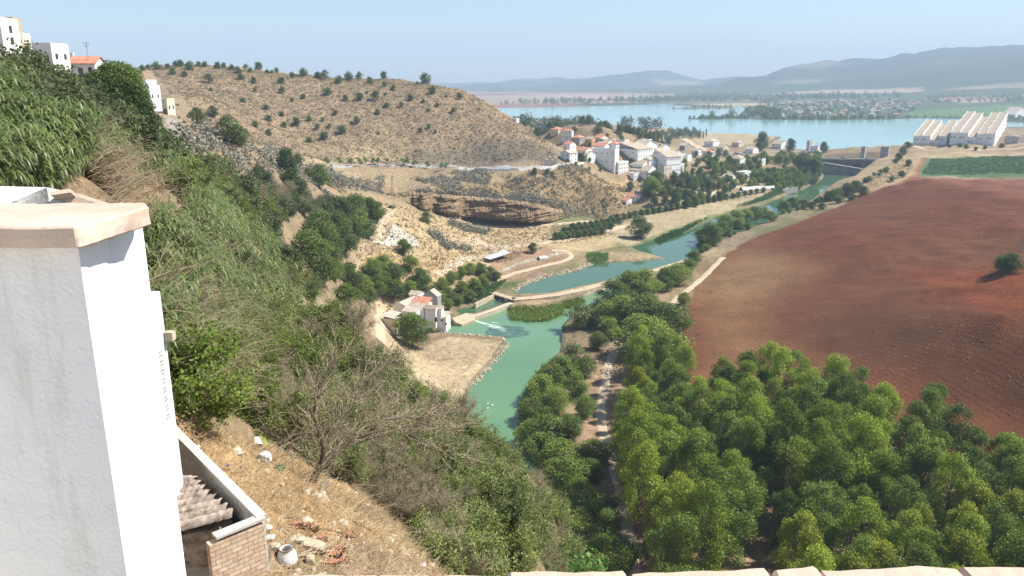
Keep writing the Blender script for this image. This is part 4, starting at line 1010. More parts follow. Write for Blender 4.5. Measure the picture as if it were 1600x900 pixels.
# white village on the left bank
VG = 'white houses of the village'
V_ = [
 ('apartment_building', 920, 960, 966, 236, 272, 20, 'flat', 'whitefar', None, 'tall plain white building whose grey shaded side faces the brown slope', (5, 3), (1, 4)),
 ('apartment_building', 1016, 1041, 1062, 247, 272, 42, 'gv', 'whitefar', 'tile_tan', 'long white three-storey row at the right end of the village, sunlit windows', (3, 2), (8, 3)),
 ('apartment_building', 967, 996, 1019, 235, 256, 38, 'shedr', 'whitefar', 'tile_tan', 'white four-storey block in the middle of the village with sunlit right side', (2, 2), (6, 3)),
 ('row_house', 972, 1012, 1027, 268, 284, 28, 'gu', 'whitefar', 'tile_tan', 'long low white house with tan roof at the lower edge of the village', (7, 2), (3, 2)),
 ('row_house', 981, 1004, 1016, 258, 270, 28, 'gu', 'whitefar', 'tile_tan', 'brown-roofed house right behind the long low white one', (3, 1), (2, 1)),
 ('row_house', 960, 966, 981, 255, 273, 40, 'flat', 'whitefar', None, 'narrow white house touching the tall plain building on its right', (1, 3), (4, 3)),
 ('row_house', 1027, 1037, 1049, 262, 277, 38, 'flat', 'cream', None, 'small stepped cream house in front of the three-storey row', (2, 2), (2, 2)),
 ('row_house', 876, 890, 902, 240, 254, 38, 'gv', 'whitefar', 'tile_grey', 'white gabled house behind the ruined gate pillars', (2, 2), (2, 2)),
 ('row_house', 902, 915, 926, 236, 250, 32, 'gu', 'whitefar', 'tile_red', 'red-roofed white house left of the tall plain building', (2, 2), (2, 1)),
 ('row_house', 926, 944, 953, 229, 240, 30, 'gu', 'whitefar', 'tile_red', 'red-roofed house showing above the tall plain building', (3, 1), (2, 1)),
 ('row_house', 950, 962, 972, 226, 238, 35, 'hip', 'whitefar', 'tile_red', 'house with bright red hipped roof above the middle block', (2, 1), (2, 1)),
 ('villa', 877, 893, 896, 205, 217, 18, 'hip', 'whitefar', 'tile_red', 'white two-storey villa with red hipped roof, highest in the village', (3, 2), (1, 2)),
 ('villa', 860, 872, 880, 203, 211, 25, 'hip', 'cream', 'tile_red', 'cream house with orange-red roof left of the highest white villa', (2, 1), (1, 1)),
 ('villa', 893, 905, 914, 216, 227, 28, 'hip', 'greywall', 'tile_red', 'grey house with red roof below the highest white villa', (2, 1), (2, 1)),  # walls in even grey render
 ('villa', 914, 924, 932, 218, 229, 32, 'gu', 'ochre', 'tile_tan', 'ochre yellow house on the upper street of the village', (2, 1), (2, 1)),
 ('row_house', 956, 976, 982, 221, 229, 20, 'flat', 'whitefar', None, 'long low white building with a roof turret before the cypress row', (4, 1), (1, 1)),
 ('row_house', 1004, 1013, 1018, 220, 229, 25, 'flat', 'whitefar', None, 'small white cube house at the right end of the cypress row', (2, 1), (1, 1)),
 ('row_house', 988, 1006, 1026, 228, 240, 38, 'gu', 'whitefar', 'tile_grey', 'grey-roofed house behind the middle block', (3, 1), (3, 1)),
 ('row_house', 1014, 1028, 1040, 237, 250, 38, 'gv', 'whitefar', 'tile_tan', 'tan-roofed house between middle block and three-storey row', (2, 1), (3, 2)),
 ('row_house', 905, 918, 930, 242, 254, 34, 'gu', 'whitefar', 'tile_tan', 'white house squeezed left against the tall plain building', (2, 2), (2, 2)),
 ('row_house', 934, 948, 960, 224, 232, 34, 'gu', 'whitefar', 'tile_tan', 'tan-roofed house just below the ochre one', (2, 1), (2, 1)),
 ('row_house', 970, 984, 996, 227, 237, 36, 'gu', 'whitefar', 'tile_red', 'reddish roofed house between hipped red roof and middle block', (2, 1), (2, 1)),
 ('row_house', 1022, 1034, 1046, 231, 241, 36, 'gu', 'whitefar', 'tile_tan', 'white house above the right end of the three-storey row', (2, 1), (2, 1)),
 ('row_house', 1044, 1055, 1066, 240, 251, 38, 'gu', 'whitefar', 'tile_tan', 'white house at the upper right corner of the village', (2, 2), (2, 2)),
 ('row_house', 1004, 1014, 1024, 250, 262, 40, 'gv', 'whitefar', 'tile_tan', 'white gabled house squeezed between middle block and three-storey row', (2, 2), (2, 2)),
 ('row_house', 880, 890, 900, 226, 236, 36, 'gu', 'whitefar', 'tile_red', 'red-roofed house on the slope under the highest villa', (2, 1), (2, 1)),
 ('row_house', 928, 938, 950, 216, 224, 34, 'gu', 'cream', 'tile_red', 'cream house with red roof right of the ochre one', (2, 1), (2, 1)),
 ('row_house', 1046, 1056, 1068, 258, 272, 40, 'flat', 'whitefar', None, 'white flat-roofed block at the far right foot of the village', (2, 2), (3, 2)),
 ('row_house', 982, 990, 1002, 272, 283, 40, 'flat', 'whitefar', None, 'small white flat house touching the long low one from the left', (2, 1), (2, 1)),
 ('hut', 841, 856, 859, 199, 204, 15, 'flat', 'greywall', None, 'flat brown hut on the right shoulder of the brown hill', (2, 1), (1, 1)),
 ('hut', 822, 830, 834, 191, 197, 20, 'gu', 'cream', 'tile_tan', 'pinkish little house half behind the brown hill', (1, 1), (1, 1)),
 ('hut', 800, 807, 811, 187, 191, 20, 'flat', 'whitefar', None, 'tiny white hut where the hill meets the olive wood', (1, 1), (1, 1)),
 ('farmhouse', 965, 979, 990, 314, 321, 35, 'gu', 'whitefar', 'tile_red', 'little white farmhouse with pink-red roof below the village bank', (2, 1), (2, 1)),
 ('farmhouse', 980, 992, 1003, 308, 316, 35, 'gu', 'whitefar', 'tile_red', 'second little white farmhouse right behind the pink-roofed one', (2, 1), (2, 1)),
 ('shed', 990, 1002, 1011, 301, 309, 30, 'flat', 'greywall', None, 'grey flat shed behind the two little farmhouses', (2, 1), (1, 1)),
]
for (nm, a_, m_, b_, t_, f_, th_, rf, wl, rm, lab, wf, wr) in V_:
    nearD = 560 if nm not in ('farmhouse', 'shed') else 500
    bld(nm, a_, m_, b_, t_, f_, th_, rf, wl, rm or 'tile_tan', lab, VG, wf=wf, wr=wr, near=nearD, cat='building' if nm == 'apartment_building' else 'house')
W_ = [
 ('house', 1138, 1156, 1165, 249, 258, 25, 'hip', 'whitefar', 'tile_tan', 'white house with tan hipped roof among the gardens left of the dam', (3, 1), (2, 1)),
 ('house', 1184, 1190, 1195, 250, 259, 30, 'flat', 'whitefar', None, 'narrow white house between dark garden trees left of the dam', (1, 2), (1, 2)),
 ('warehouse', 1150, 1163, 1180, 271, 280, 35, 'flat', 'whitefar', None, 'flat white warehouse among the trees on the left bank', (0, 1), (0, 1)),
 ('house', 1128, 1138, 1148, 277, 285, 30, 'gu', 'whitefar', 'tile_tan', 'low tan-roofed house beside the flat white warehouse', (1, 1), (1, 1)),
 ('house', 1101, 1114, 1123, 222, 229, 25, 'hip', 'whitefar', 'tile_grey', 'white house with grey roof between the dry lakeside field and the road', (3, 1), (2, 1)),
 ('house', 1144, 1154, 1161, 224, 230, 25, 'hip', 'cream', 'tile_tan', 'cream house with tan roof below the dry lakeside field', (2, 1), (1, 1)),
 ('house', 1207, 1220, 1229, 226, 233, 25, 'gu', 'whitefar', 'tile_tan', 'tan-roofed house between the two big lakeside trees', (3, 1), (2, 1)),
 ('control_tower', 1260, 1264, 1268, 222, 236, 35, 'flat', 'cream', None, 'slim cream tower beside the left end of the dam', (1, 2), (1, 2)),
 ('gatehouse', 1267, 1277, 1282, 230, 238, 25, 'flat', 'whitefar', None, 'low white gatehouse next to the slim cream tower', (2, 1), (1, 1)),
 ('house', 1062, 1070, 1078, 228, 235, 30, 'gu', 'greywall', 'tile_grey', 'grey-roofed house nearest the straight lake road', (2, 1), (1, 1)),
 ('house', 1080, 1090, 1096, 236, 243, 30, 'gu', 'whitefar', 'tile_tan', 'white tan-roofed house just below the straight lake road', (2, 1), (1, 1)),
 ('house', 1098, 1110, 1118, 239, 246, 30, 'hip', 'whitefar', 'tile_red', 'reddish-roofed house second below the straight lake road', (2, 1), (1, 1)),
 ('house', 1064, 1074, 1080, 244, 252, 30, 'flat', 'whitefar', None, 'flat white house near the right end of the village row', (2, 1), (1, 1)),
 ('house', 1120, 1130, 1138, 231, 237, 30, 'gu', 'cream', 'tile_tan', 'cream house along the road between field and gardens', (2, 1), (1, 1)),
 ('house', 1165, 1176, 1184, 234, 240, 30, 'gu', 'whitefar', 'tile_grey', 'pale house on the lakeside road left of the huge dark tree', (2, 1), (1, 1)),
]
for (nm, a_, m_, b_, t_, f_, th_, rf, wl, rm, lab, wf, wr) in W_:
    bld(nm, a_, m_, b_, t_, f_, th_, rf, wl, rm or 'tile_tan', lab, 'houses between village and dam', wf=wf, wr=wr, near=600, cat='building' if nm in ('warehouse', 'control_tower', 'gatehouse') else 'house')
for x, y in scatter(poly_world([(880, 240), (925, 215), (1010, 222), (1070, 240), (1070, 275), (1020, 262), (960, 250), (900, 256)], 2, 600, 1000), 45, 9, random.Random(6)):
    put('bank', (x, y, g(x, y)), random.uniform(.35, .7), 'courtyard_tree', 'small garden tree between the white village houses', 'tree', 'village garden trees')
# houses of the old town on the left skyline
e = bld('town_house', -30, 6, 26, 44, 72, 25, 'flat', 'whitefar', 'tile_tan', 'white town house at the very left edge of the skyline, with roof railing', 'houses on the left skyline', wf=(2, 2), wr=(1, 2), Dd=150, drop=8)
rl = MB()
for i in range(6): rl.tube([(-6 + i * 1.2, .15, 3.4), (-6 + i * 1.2, .15, 5.2)], .03, 4)
rl.tube([(-6, .15, 5.2), (0, .15, 5.2)], .03, 4); rl.build('railing', M_['metal'], e)
bld('town_house', 14, 26, 34, 44, 72, 30, 'flat', 'ochre', 'tile_tan', 'orange brick upper storey beside the leftmost white town house', 'houses on the left skyline', wf=(1, 1), wr=(1, 2), Dd=158, drop=8)
bld('town_house', 30, 38, 48, 66, 88, 30, 'flat', 'whitefar', 'tile_tan', 'narrow white house stepping down from the orange brick storey', 'houses on the left skyline', wf=(1, 1), wr=(1, 1), Dd=165, drop=8)
bld('town_house', 56, 84, 104, 80, 104, 30, 'flat', 'whitefar', 'tile_tan', 'wide white flat-roofed house half hidden by dark bushes on the left skyline', 'houses on the left skyline', wf=(2, 1), wr=(2, 1), Dd=190, drop=8)
e = bld('town_house', 104, 150, 164, 103, 120, 20, 'gu', 'whitefar', 'tile_red', 'long white house with red roof and television mast on the left skyline', 'houses on the left skyline', wf=(4, 1), wr=(1, 1), Dd=222, drop=8)
an = MB().tube([(-2, 2, 3), (-2, 2, 8.2)], .06, 5)
for k in range(4): an.tube([(-3 + k * .15, 2, 8.2 - k * .35), (-1 - k * .15, 2, 8.2 - k * .35)], .035, 4)
an.build('antenna', M_['metal'], e)
e = bld('cliff_house', 215, 236, 250, 142, 165, 28, 'flat', 'whitefar', 'tile_tan', 'white stepped house with roof terrace perched at the end of the ridge', None, wf=(1, 1), wr=(2, 1), Dd=285, drop=2)
bld('x', 214, 230, 243, 131, 142, 28, 'flat', 'whitefar', 'tile_tan', wf=(2, 1), wr=(2, 1), Dd=289, drop=.5, parent=e)
st = MB()
for k in range(3): st.tube([(-7 + 3 * k, 1.0, -8), (-7 + 3 * k, 1.0, 0)], .22, 6)
st.build('stilt', M_['concrete'], e)
bld('cream_house', 250, 263, 273, 161, 180, 25, 'flat', 'cream', 'tile_tan', 'small cream house below and right of the white stepped house', None, wf=(2, 1), wr=(2, 1), Dd=292, drop=6)
bld('hut', 540, 552, 560, 301, 306, 25, 'gu', 'cream', 'tile_red', 'little red-roofed hut among the trees left of the two lattice pylons', None, wf=(0, 1), wr=(1, 1), Dd=440, drop=3, cat='hut')

# the old mill: one thing made of many roofs
mill = empty('mill_house', atD(640, 505, 318), 0, 'rambling white watermill with tan and red roofs beside the green river', 'mill')
mg = g(mill.location.x, mill.location.y); 
def mp_(a_, m_, b_, t_, f_, rf, rm, th=27, wall='whitefar', wf=(1, 1), wr=(1, 1), Dd=None, rise=None):
    bld('x', a_, m_, b_, t_, f_, th, rf, wall, rm, wf=wf, wr=wr, Dd=Dd, rise=rise, parent=mill, drop=3, wsz=(0.8, 1.0), over=.25)
mp_(598, 620, 634, 500, 512, 'shedr', 'tile_grey', wall='cream', Dd=312, rise=1.2)
mp_(615, 636, 660, 480, 500, 'gv', 'tile_grey', th=34, Dd=326, rise=1.5, wf=(2, 1))
mp_(629, 650, 657, 489, 508, 'shed', 'tile_grey', Dd=313, rise=1.0)
mp_(637, 662, 668, 486, 506, 'shed', 'tile_grey', Dd=317, rise=2.0, wf=(2, 1))
mp_(643, 668, 676, 477, 503, 'shed', 'tile_red', Dd=324, rise=2.0, wf=(0, 1))
mp_(664, 681, 687, 484, 503, 'gu', 'tile_tan', Dd=315, rise=1.2, wf=(2, 2))
mp_(681, 690, 694, 484, 502, 'shed', 'tile_tan', Dd=316, rise=.8, wf=(0, 1))
mp_(678, 697, 704, 497, 508, 'shed', 'tile_grey', th=24, Dd=316, rise=1.3, wf=(0, 1))
mp_(662, 684, 690, 464, 490, 'gv', 'tile_grey', Dd=334, rise=2.6, wf=(2, 1), wall='greywall')
mp_(640, 656, 664, 462, 485, 'gu', 'tile_grey', Dd=338, rise=1.2)
ch = MB().box((0, 0, 0), (.8, .8, 1.6)).build('chimney', M_['whitefar'], mill); ch.location = (3.5, 8, 9.5)

# dam, road bridge and its cars
pa, pb = atD(1284, 241, 985), atD(1400, 240.5, 1000)
pa.z = pb.z = 19.2
ex = (pb - pa); Lb = ex.length; ang = math.atan2(ex.y, ex.x)
br = empty('dam_bridge', pa, ang, 'long low concrete road bridge over the dam with dark piers', 'bridge')
MB().box((Lb / 2, 0, 0), (Lb + 10, 9, 1.0)).build('deck', M_['concrete'], br)
for s in (-1, 1):
    rl = MB().box((Lb / 2, s * 4.4, 1.35), (Lb + 10, .12, .12)).box((Lb / 2, s * 4.4, .75), (Lb + 10, .3, .5))
    for k in range(0, int(Lb), 3): rl.box((k, s * 4.4, 1.1), (.15, .15, .5))
    rl.build('railing', M_['metal'], br)
for k, w_ in ((0.02, 2), (.30, 1.6), (0.58, 2.2), (.97, 3)): MB().box((Lb * k, 0, -9), (w_, 8, 17)).build('pier', M_['damwall'], br)
dm = empty('dam', (pa.x, pa.y, 0), ang, 'dark concrete dam wall under the road bridge, with stepped wing wall', 'dam')
MB().box((Lb / 2, 12, 9), (Lb + 6, 5, 19)).build('wall', M_['damwall'], dm)
MB().prism([(-4, -6), (Lb * .52, -20), (Lb * .53, -17.5), (-4, -1)], -1, [15.5, 9.5, 9.5, 15.5]).build('wing_wall', M_['damwall'], dm)
MB().prism([(-4, -6.6), (Lb * .53, -20.6), (Lb * .54, -17.0), (-4, -.4)], [15.5, 9.5, 9.5, 15.5], [16.2, 10.2, 10.2, 16.2]).build('coping', M_['concrete'], dm)
for k in (.35, .5, .66, .82): MB().box((Lb * k, 8.9, 8), (8, 1.4, 8)).build('gate', M_['black'], dm)
for px0, px1, yt in ((1346, 1351, 231.5), (1378, 1388, 232)):
    bld('gate_tower', px0, px1, px1 + 2, yt, 238, 12, 'flat', 'greywall', 'tile_tan', ('small' if px1 < 1360 else 'wide') + ' grey gate tower standing on the dam beyond the bridge', 'gate towers on the dam', cat='building', Dd=1008, drop=12, wf=(1, 1), wr=(0, 1), door=False)
CARM = {}
def make_car(paint):
    if paint not in CARM:
        pm = noisemat('car_paint_' + paint, {'white': (.75,) * 3, 'dark': (.02, .022, .03), 'grey': (.3,) * 3, 'red': (.4, .03, .02)}[paint], {'white': (.8,) * 3, 'dark': (.03, .032, .04), 'grey': (.34,) * 3, 'red': (.45, .04, .03)}[paint], 1, rough=.3, bump=0, spec=.5)
        prof = [(-2.1, .35), (-2.15, .8), (-1.95, .98), (-1.5, 1.02), (-1.05, 1.42), (.45, 1.45), (1.05, 1.0), (1.9, .88), (2.12, .65), (2.1, .35)]
        b_ = MB(); n_ = len(prof)
        b_.add([(x, -.85 + (.12 if z > 1.2 else 0), z) for x, z in prof] + [(x, .85 - (.12 if z > 1.2 else 0), z) for x, z in prof], [tuple(range(n_)), tuple(range(n_, 2 * n_))[::-1]] + [(i, n_ + i, n_ + (i + 1) % n_, (i + 1) % n_) for i in range(n_)])
        gl = MB().box((-.32, 0, 1.2), (1.5, 1.62, .28)).box((.8, 0, 1.2), (.06, 1.3, .3), ry=-.8).box((-1.32, 0, 1.23), (.06, 1.3, .3), ry=.75)
        wh = MB().tube([(0, -.1, 0), (0, .1, 0)], .33, 14)
        CARM[paint] = (b_.mesh('car_body', pm), gl.mesh('car_glass', M_['pane']), wh.mesh('car_wheel', M_['black']), MB().tube([(0, -.12, 0), (0, .12, 0)], .18, 10).mesh('car_rim', M_['metal']))
    return CARM[paint]
def car(loc, rz, paint, label, group=None, name='car'):
    a_, b_, c_, d_ = make_car(paint); e = empty(name, loc, rz, label, 'car', group)
    link('body', a_, e); link('glass', b_, e)
    for x in (-1.35, 1.35):
        for y in (-.78, .78):
            w_ = link('wheel', c_, e, (x, y, .33)); link('rim', d_, w_)
    return e
for k, paint, s_, lab in ((.15, 'white', -2, 'white car at the left end of the dam bridge'), (.30, 'dark', 2, 'dark car second from the left on the dam bridge'), (.62, 'grey', 2, 'grey car in the middle of the dam bridge'), (.84, 'white', -2, 'white car at the right end of the dam bridge')):
    p = pa + ex * k; car((p.x - math.sin(ang) * s_, p.y + math.cos(ang) * s_, 19.72), ang, paint, lab, 'cars on the dam bridge')
for px, yt, lab in ((1276, 222, 'tall lamp post at the left end of the dam'), (1323, 222, 'tall lamp post in the middle of the dam bridge'), (1209, 214, 'thin mast at the tip of the lakeside point')):
    p = atD(px, 239, 990) if px > 1250 else hit(px, 222, 0, 900)
    e = empty('lamp_post', p, 0, lab, 'lamp post', 'lamp posts near the dam'); h_ = (239 - yt) * 990 / 1200 if px > 1250 else 10
    MB().tube([(0, 0, -2), (0, 0, h_)], [.14, .08], 6).build('pole', M_['metal'], e); MB().box((.7, 0, h_), (1.5, .25, .15)).build('lamp', M_['metal'], e)

# terraced white blocks on the right
def terraces(pa_, pb_, yt, yb, n_, dz, dep, tag_, cols):
    p = hit((pa_ + pb_) / 2, yb, 0, 900, 1250) or atD((pa_ + pb_) / 2, yb, 1140)
    dist = math.hypot(p.x, p.y); phi_ = math.atan2(p.x, p.y); k = dist / 1200
    wtot = (pb_ - pa_) * k; h0 = (yb - yt) * k
    unitw = wtot / cols
    dirx = Vector((math.cos(phi_), -math.sin(phi_), 0)); diry = Vector((math.sin(phi_ + .10), math.cos(phi_ + .10), 0))
    rz = -phi_ - .10
    wall = MB().prism([(-unitw / 2, 0), (unitw / 2, 0), (unitw / 2, dep), (-unitw / 2, dep)], -6, h0 - 1.6); ov = .3
    wall.box((-unitw / 2 + .15, dep / 2, h0 - .6), (.3, dep, 2.4)).box((unitw / 2 - .15, dep / 2, h0 - .6), (.3, dep, 2.4))
    wall = wall.mesh('terrace_wall', M_['whitefar'])
    roof = MB().add([(-unitw / 2 + .3, -.4, h0 - 1.7), (unitw / 2 - .3, -.4, h0 - 1.7), (unitw / 2 - .3, dep * .55, h0 - .1), (-unitw / 2 + .3, dep * .55, h0 - .1), (-unitw / 2 + .3, dep * .8, h0 - 1.0), (unitw / 2 - .3, dep * .8, h0 - 1.0)], [(0, 1, 2, 3), (3, 2, 5, 4)]).mesh('terrace_roof', M_['tile_tan'])
    wn = MB().box((0, -.05, 0), (1.3, .12, 1.5)).mesh('terrace_window', M_['pane'])
    for j in range(n_):
        for i in range(cols):
            c = p + dirx * ((i + .5) * unitw - wtot / 2) + diry * (dep * j) + Vector((0, 0, dz * j + (-5.5 if i == cols // 2 else -1.2 if 0 < i < cols - 1 else 0) + ((i * 7 + j * 5) % 4) * .45))
            first = j == 0
            lab = ('front house of the %s terraced block, facing the dry field' if first else 'stepped house further up the %s terraced block') % tag_
            e = empty('terraced_house', c, rz, lab, 'house', ('front' if first else 'upper') + ' houses of the %s terraced block' % tag_)
            link('wall', wall, e); link('roof', roof, e)
            if j == 0:
                for q in range(2 if unitw < 16 else 3): link('window', wn, e, (-unitw / 3 + q * unitw / 3, 0, h0 * .5))
            if i == cols - 1:
                for q in (0.3, .7):
                    for zf in (.2, .62):
                        o = link('window', wn, e, (unitw / 2 + .02, dep * q, h0 * zf)); o.rotation_euler = (0, 0, math.pi / 2)
terraces(1432, 1472, 213, 226, 13, 1.15, 9, 'left', 4)
terraces(1492, 1543, 209, 225, 15, 1.37, 9, 'right', 5)
bld('warehouse', 1575, 1590, 1604, 216, 224, 30, 'flat', 'greywall', 'tile_tan', 'grey low building right of the terraced blocks', None, wf=(2, 1), wr=(1, 1), near=900, cat='building')
bld('warehouse', 1571, 1585, 1599, 180, 184, 20, 'gu', 'whitefar', 'tile_grey', 'white farm hall behind the terraced blocks by the far shore', None, wf=(0, 1), wr=(0, 1), near=1800, far=3500, cat='building')

# far settlement across the lake
def farhouse_mesh(sd):
    r = random.Random(sd); w, d, h = r.uniform(10, 16), r.uniform(8, 11), r.uniform(3.5, 6.5)
    a_ = MB().prism([(-w / 2, -d / 2), (w / 2, -d / 2), (w / 2, d / 2), (-w / 2, d / 2)], -3, h)
    b_ = MB().add([(-w / 2 - .4, -d / 2 - .4, h), (w / 2 + .4, -d / 2 - .4, h), (w / 2 + .4, d / 2 + .4, h), (-w / 2 - .4, d / 2 + .4, h), (-w / 4, 0, h + 2.2), (w / 4, 0, h + 2.2)], [(0, 1, 5, 4), (1, 2, 5), (2, 3, 4, 5), (3, 0, 4)])
    for x_ in (-w * .3, 0, w * .3): pass
    return a_.mesh('far_wall', M_['cream' if sd % 2 else 'whitefar']), b_.mesh('far_roof', M_['tile_tan' if sd % 3 else 'tile_red'])
FH = [farhouse_mesh(i) for i in range(5)]
SET = [(1075, 167), (1160, 163), (1200, 162), (1300, 157), (1345, 157), (1420, 163), (1455, 166), (1420, 175), (1410, 183), (1360, 185), (1290, 186), (1215, 186), (1190, 178), (1170, 172), (1190, 166)]
SET = [(1195, 164), (1240, 160), (1300, 157), (1400, 157), (1440, 164), (1425, 174), (1405, 182), (1360, 185.5), (1290, 186), (1215, 186), (1195, 180)]
def farhouses(poly, nn, sep, lab, grp, sd, near=1900, far=5000):
    for x, y in scatter(poly_world(poly, 0, near, far), nn, sep, random.Random(sd)):
        if in_water(x, y): continue
        e = empty('far_house', (x, y, g(x, y)), random.uniform(-.9, .3), lab, 'house', grp); a_, b_ = random.choice(FH)
        s = random.uniform(.8, 1.3); e.scale = (s, s, s)
        link('wall', a_, e); link('roof', b_, e)
farhouses(SET, 125, 24, 'small pale house among trees in the settlement across the lake', 'settlement across the lake', 11)
farhouses([(1440, 156), (1600, 150), (1640, 150), (1640, 157), (1560, 152), (1470, 159)], 40, 25, 'pale roof in the hamlet far right below the mountain', 'hamlet below the mountain', 12)
farhouses([(870, 160), (1010, 157), (1030, 150), (850, 152)], 14, 60, 'tiny white farm on the hazy plain beyond the lake', 'farms on the plain', 13)
def farwood(poly, nn, sep, name, sd, sc, near=1800, far=6000):
    VV = []; FF = []; o_ = 0; r = np.random.default_rng(sd)
    for x, y in scatter(poly_world(poly, 2, near, far), nn, sep, random.Random(sd)):
        if in_water(x, y): continue
        me = PROTO['fartree'][0].crown; v = np.empty(len(me.vertices) * 3, np.float32); me.vertices.foreach_get('co', v); v = v.reshape(-1, 3)
        f = np.arange(len(v)).reshape(-1, 4); k = r.choice(len(f), 120, replace=False); v = v[f[k].ravel()]; s_ = r.uniform(*sc); a_ = r.uniform(0, 6.28)
        v = np.stack([(v[:, 0] * math.cos(a_) - v[:, 1] * math.sin(a_)) * s_ + x, (v[:, 0] * math.sin(a_) + v[:, 1] * math.cos(a_)) * s_ + y, v[:, 2] * s_ + g(x, y)], 1)
        VV.append(v); FF.append(np.arange(len(v)).reshape(-1, 4) + o_); o_ += len(v)
    tag(link(name, mesh_np(name, np.concatenate(VV), np.concatenate(FF), M_['leaf_dark'])), kind='stuff')
def fartrees(poly, nn, sep, lab, grp, sd, sc=(.8, 1.5), key='fartree', near=1800, far=6000):
    for x, y in scatter(poly_world(poly, 2, near, far), nn, sep, random.Random(sd)):
        if in_water(x, y): continue
        put(key, (x, y, g(x, y)), random.uniform(*sc), 'distant_tree', lab, 'tree', grp, parts=False)
fartrees(SET, 130, 20, 'dark tree between the houses of the far settlement', 'trees of the far settlement', 21, (.8, 1.5))
farwood(SET, 260, 9, 'settlement_greenery', 31, (.5, 1.1))
fartrees([(1190, 180), (1215, 184), (1400, 185), (1405, 187), (1290, 187.5), (1195, 186)], 60, 12, 'dark tree on the far waterfront', 'waterfront trees', 22, (.9, 1.4))
fartrees([(1160, 174), (1195, 170), (1225, 178), (1225, 187), (1180, 184)], 46, 14, 'tall hazy tree at the left end of the far waterfront', 'trees at the left end of the waterfront', 23, (1.3, 2.2))
for x, y in scatter(island, 60, 7, random.Random(24)): put('fartree', (x, y, g(x, y)), random.uniform(.5, 1.2), 'distant_tree', 'tree on the low peninsula in the lake', 'tree', 'peninsula trees', parts=False)
for x, y in scatter(beach, 22, 12, random.Random(25)): put('fartree', (x, y, g(x, y)), random.uniform(.6, 1.2), 'distant_tree', 'tree on the sandy spit beyond the peninsula', 'tree', 'sandy spit trees', parts=False)
tree_px('fartree', 1143, 170, None, h=24, near=1900, far=2600, name='distant_tree', label='tallest tree on the low peninsula in the lake')
tree_px('fartree', 1114, 173, None, h=19, near=1900, far=2600, name='distant_tree', label='rounded tree in the middle of the low peninsula')
fartrees([(1010, 168), (1160, 163), (1160, 167), (1050, 170)], 30, 18, 'tree along the beach across the lake', 'trees along the beach', 25, (.8, 1.6), near=2300)
farwood([(1440, 152), (1640, 147), (1640, 158), (1460, 160)], 120, 20, 'hamlet_trees', 26, (1, 1.9))
farwood([(740, 163), (1060, 150), (1160, 148), (1300, 148), (1440, 150), (1200, 158), (1060, 160), (900, 163)], 420, 30, 'plain_trees', 27, (1.4, 3.0))
farwood([(1410, 184), (1560, 188), (1640, 188), (1640, 183), (1430, 182)], 110, 9, 'far_bank_trees', 28, (.6, 1.1))
ab = empty('apartment_block', hit(1200, 161, 0, 2200) or atD(1200, 161, 3000), 0, 'pink high-rise apartment slab across the lake', 'building')
kk = math.hypot(ab.location.x, ab.location.y) / 1200
for i in range(5):
    MB().box((-11.5 * kk + i * 5.6 * kk, (i % 2) * 8, 4 * kk), (5 * kk, 14, 9.5 * kk)).build('wing', M_['ochre' if 0 else 'cream'], ab)
    for j in range(4): MB().box((-11.5 * kk + i * 5.6 * kk, (i % 2) * 8 - 7.1, (0.8 + 2.0 * j) * kk), (3.6 * kk, .3, .9 * kk)).build('window', M_['pane'], ab)

# ------------------------------------------------------------------ roads, tracks, paths
def drape(name, pts, width, mat, near=100, far=2500, dz=.14, kind='structure', h=0, jitter=.12):
    P = [hit(px, py, 0, near, far) for px, py in pts]; P = [Vector((p.x, p.y)) for p in P if p is not None]
    # resample with a smooth curve
    Q = []
    for i in range(len(P) - 1):
        p0, p1, p2, p3 = P[max(i - 1, 0)], P[i], P[i + 1], P[min(i + 2, len(P) - 1)]
        n_ = max(2, int((p2 - p1).length / 2.0))
        for k in range(n_):
            t = k / n_
            Q.append(0.5 * ((2 * p1) + (p2 - p0) * t + (2 * p0 - 5 * p1 + 4 * p2 - p3) * t * t + (3 * p1 - p0 - 3 * p2 + p3) * t ** 3))
    Q.append(P[-1]); C_ = 7; vs = []; XY = []
    for i, q in enumerate(Q):
        t = (Q[min(i + 1, len(Q) - 1)] - Q[max(i - 1, 0)]).normalized(); nn = Vector((-t.y, t.x))
        wl = width * (1 + jitter * math.sin(i * .7) + jitter * .8 * math.sin(i * 1.9 + 1))
        for k in range(C_):
            s = (k / (C_ - 1) - .5) * wl; XY.append((q.x + nn.x * s, q.y + nn.y * s, -.25 if k in (0, C_ - 1) else 0))
    XY = np.array(XY); Zs = ground(XY[:, 0], XY[:, 1]) + dz + XY[:, 2]
    V = np.stack([XY[:, 0], XY[:, 1], Zs], 1)
    F = [(i * C_ + k, i * C_ + k + 1, (i + 1) * C_ + k + 1, (i + 1) * C_ + k) for i in range(len(Q) - 1) for k in range(C_ - 1)]
    F = np.array(F)[:, ::-1]
    me = mesh_np(name, V, F, M_[mat], smooth=True)
    return tag(link(name, me), kind=kind), Q
_, roadQ = drape('hill_road', [(512, 257), (560, 257), (620, 258), (680, 260), (720, 262), (760, 264), (820, 263), (868, 259)], 7, 'asphalt', 480, 720, dz=.25)
drape('cliff_path', [(690, 338), (740, 350), (800, 355), (860, 352), (930, 346)], 6, 'dirt', 400, 640)
drape('dirt_road', [(684, 430), (700, 420), (740, 402), (790, 388), (850, 379), (905, 369), (960, 357), (1010, 345)], 6.5, 'dirt', 300, 800, dz=.2)
drape('dirt_lane', [(735, 372), (760, 384), (800, 386)], 12, 'dirt', 300, 800, dz=.16)
drape('pool_path', [(767, 453), (775, 440), (800, 428), (850, 415), (880, 408), (893, 400), (884, 393), (862, 391)], 3.4, 'dirt', 250, 700, dz=.2)
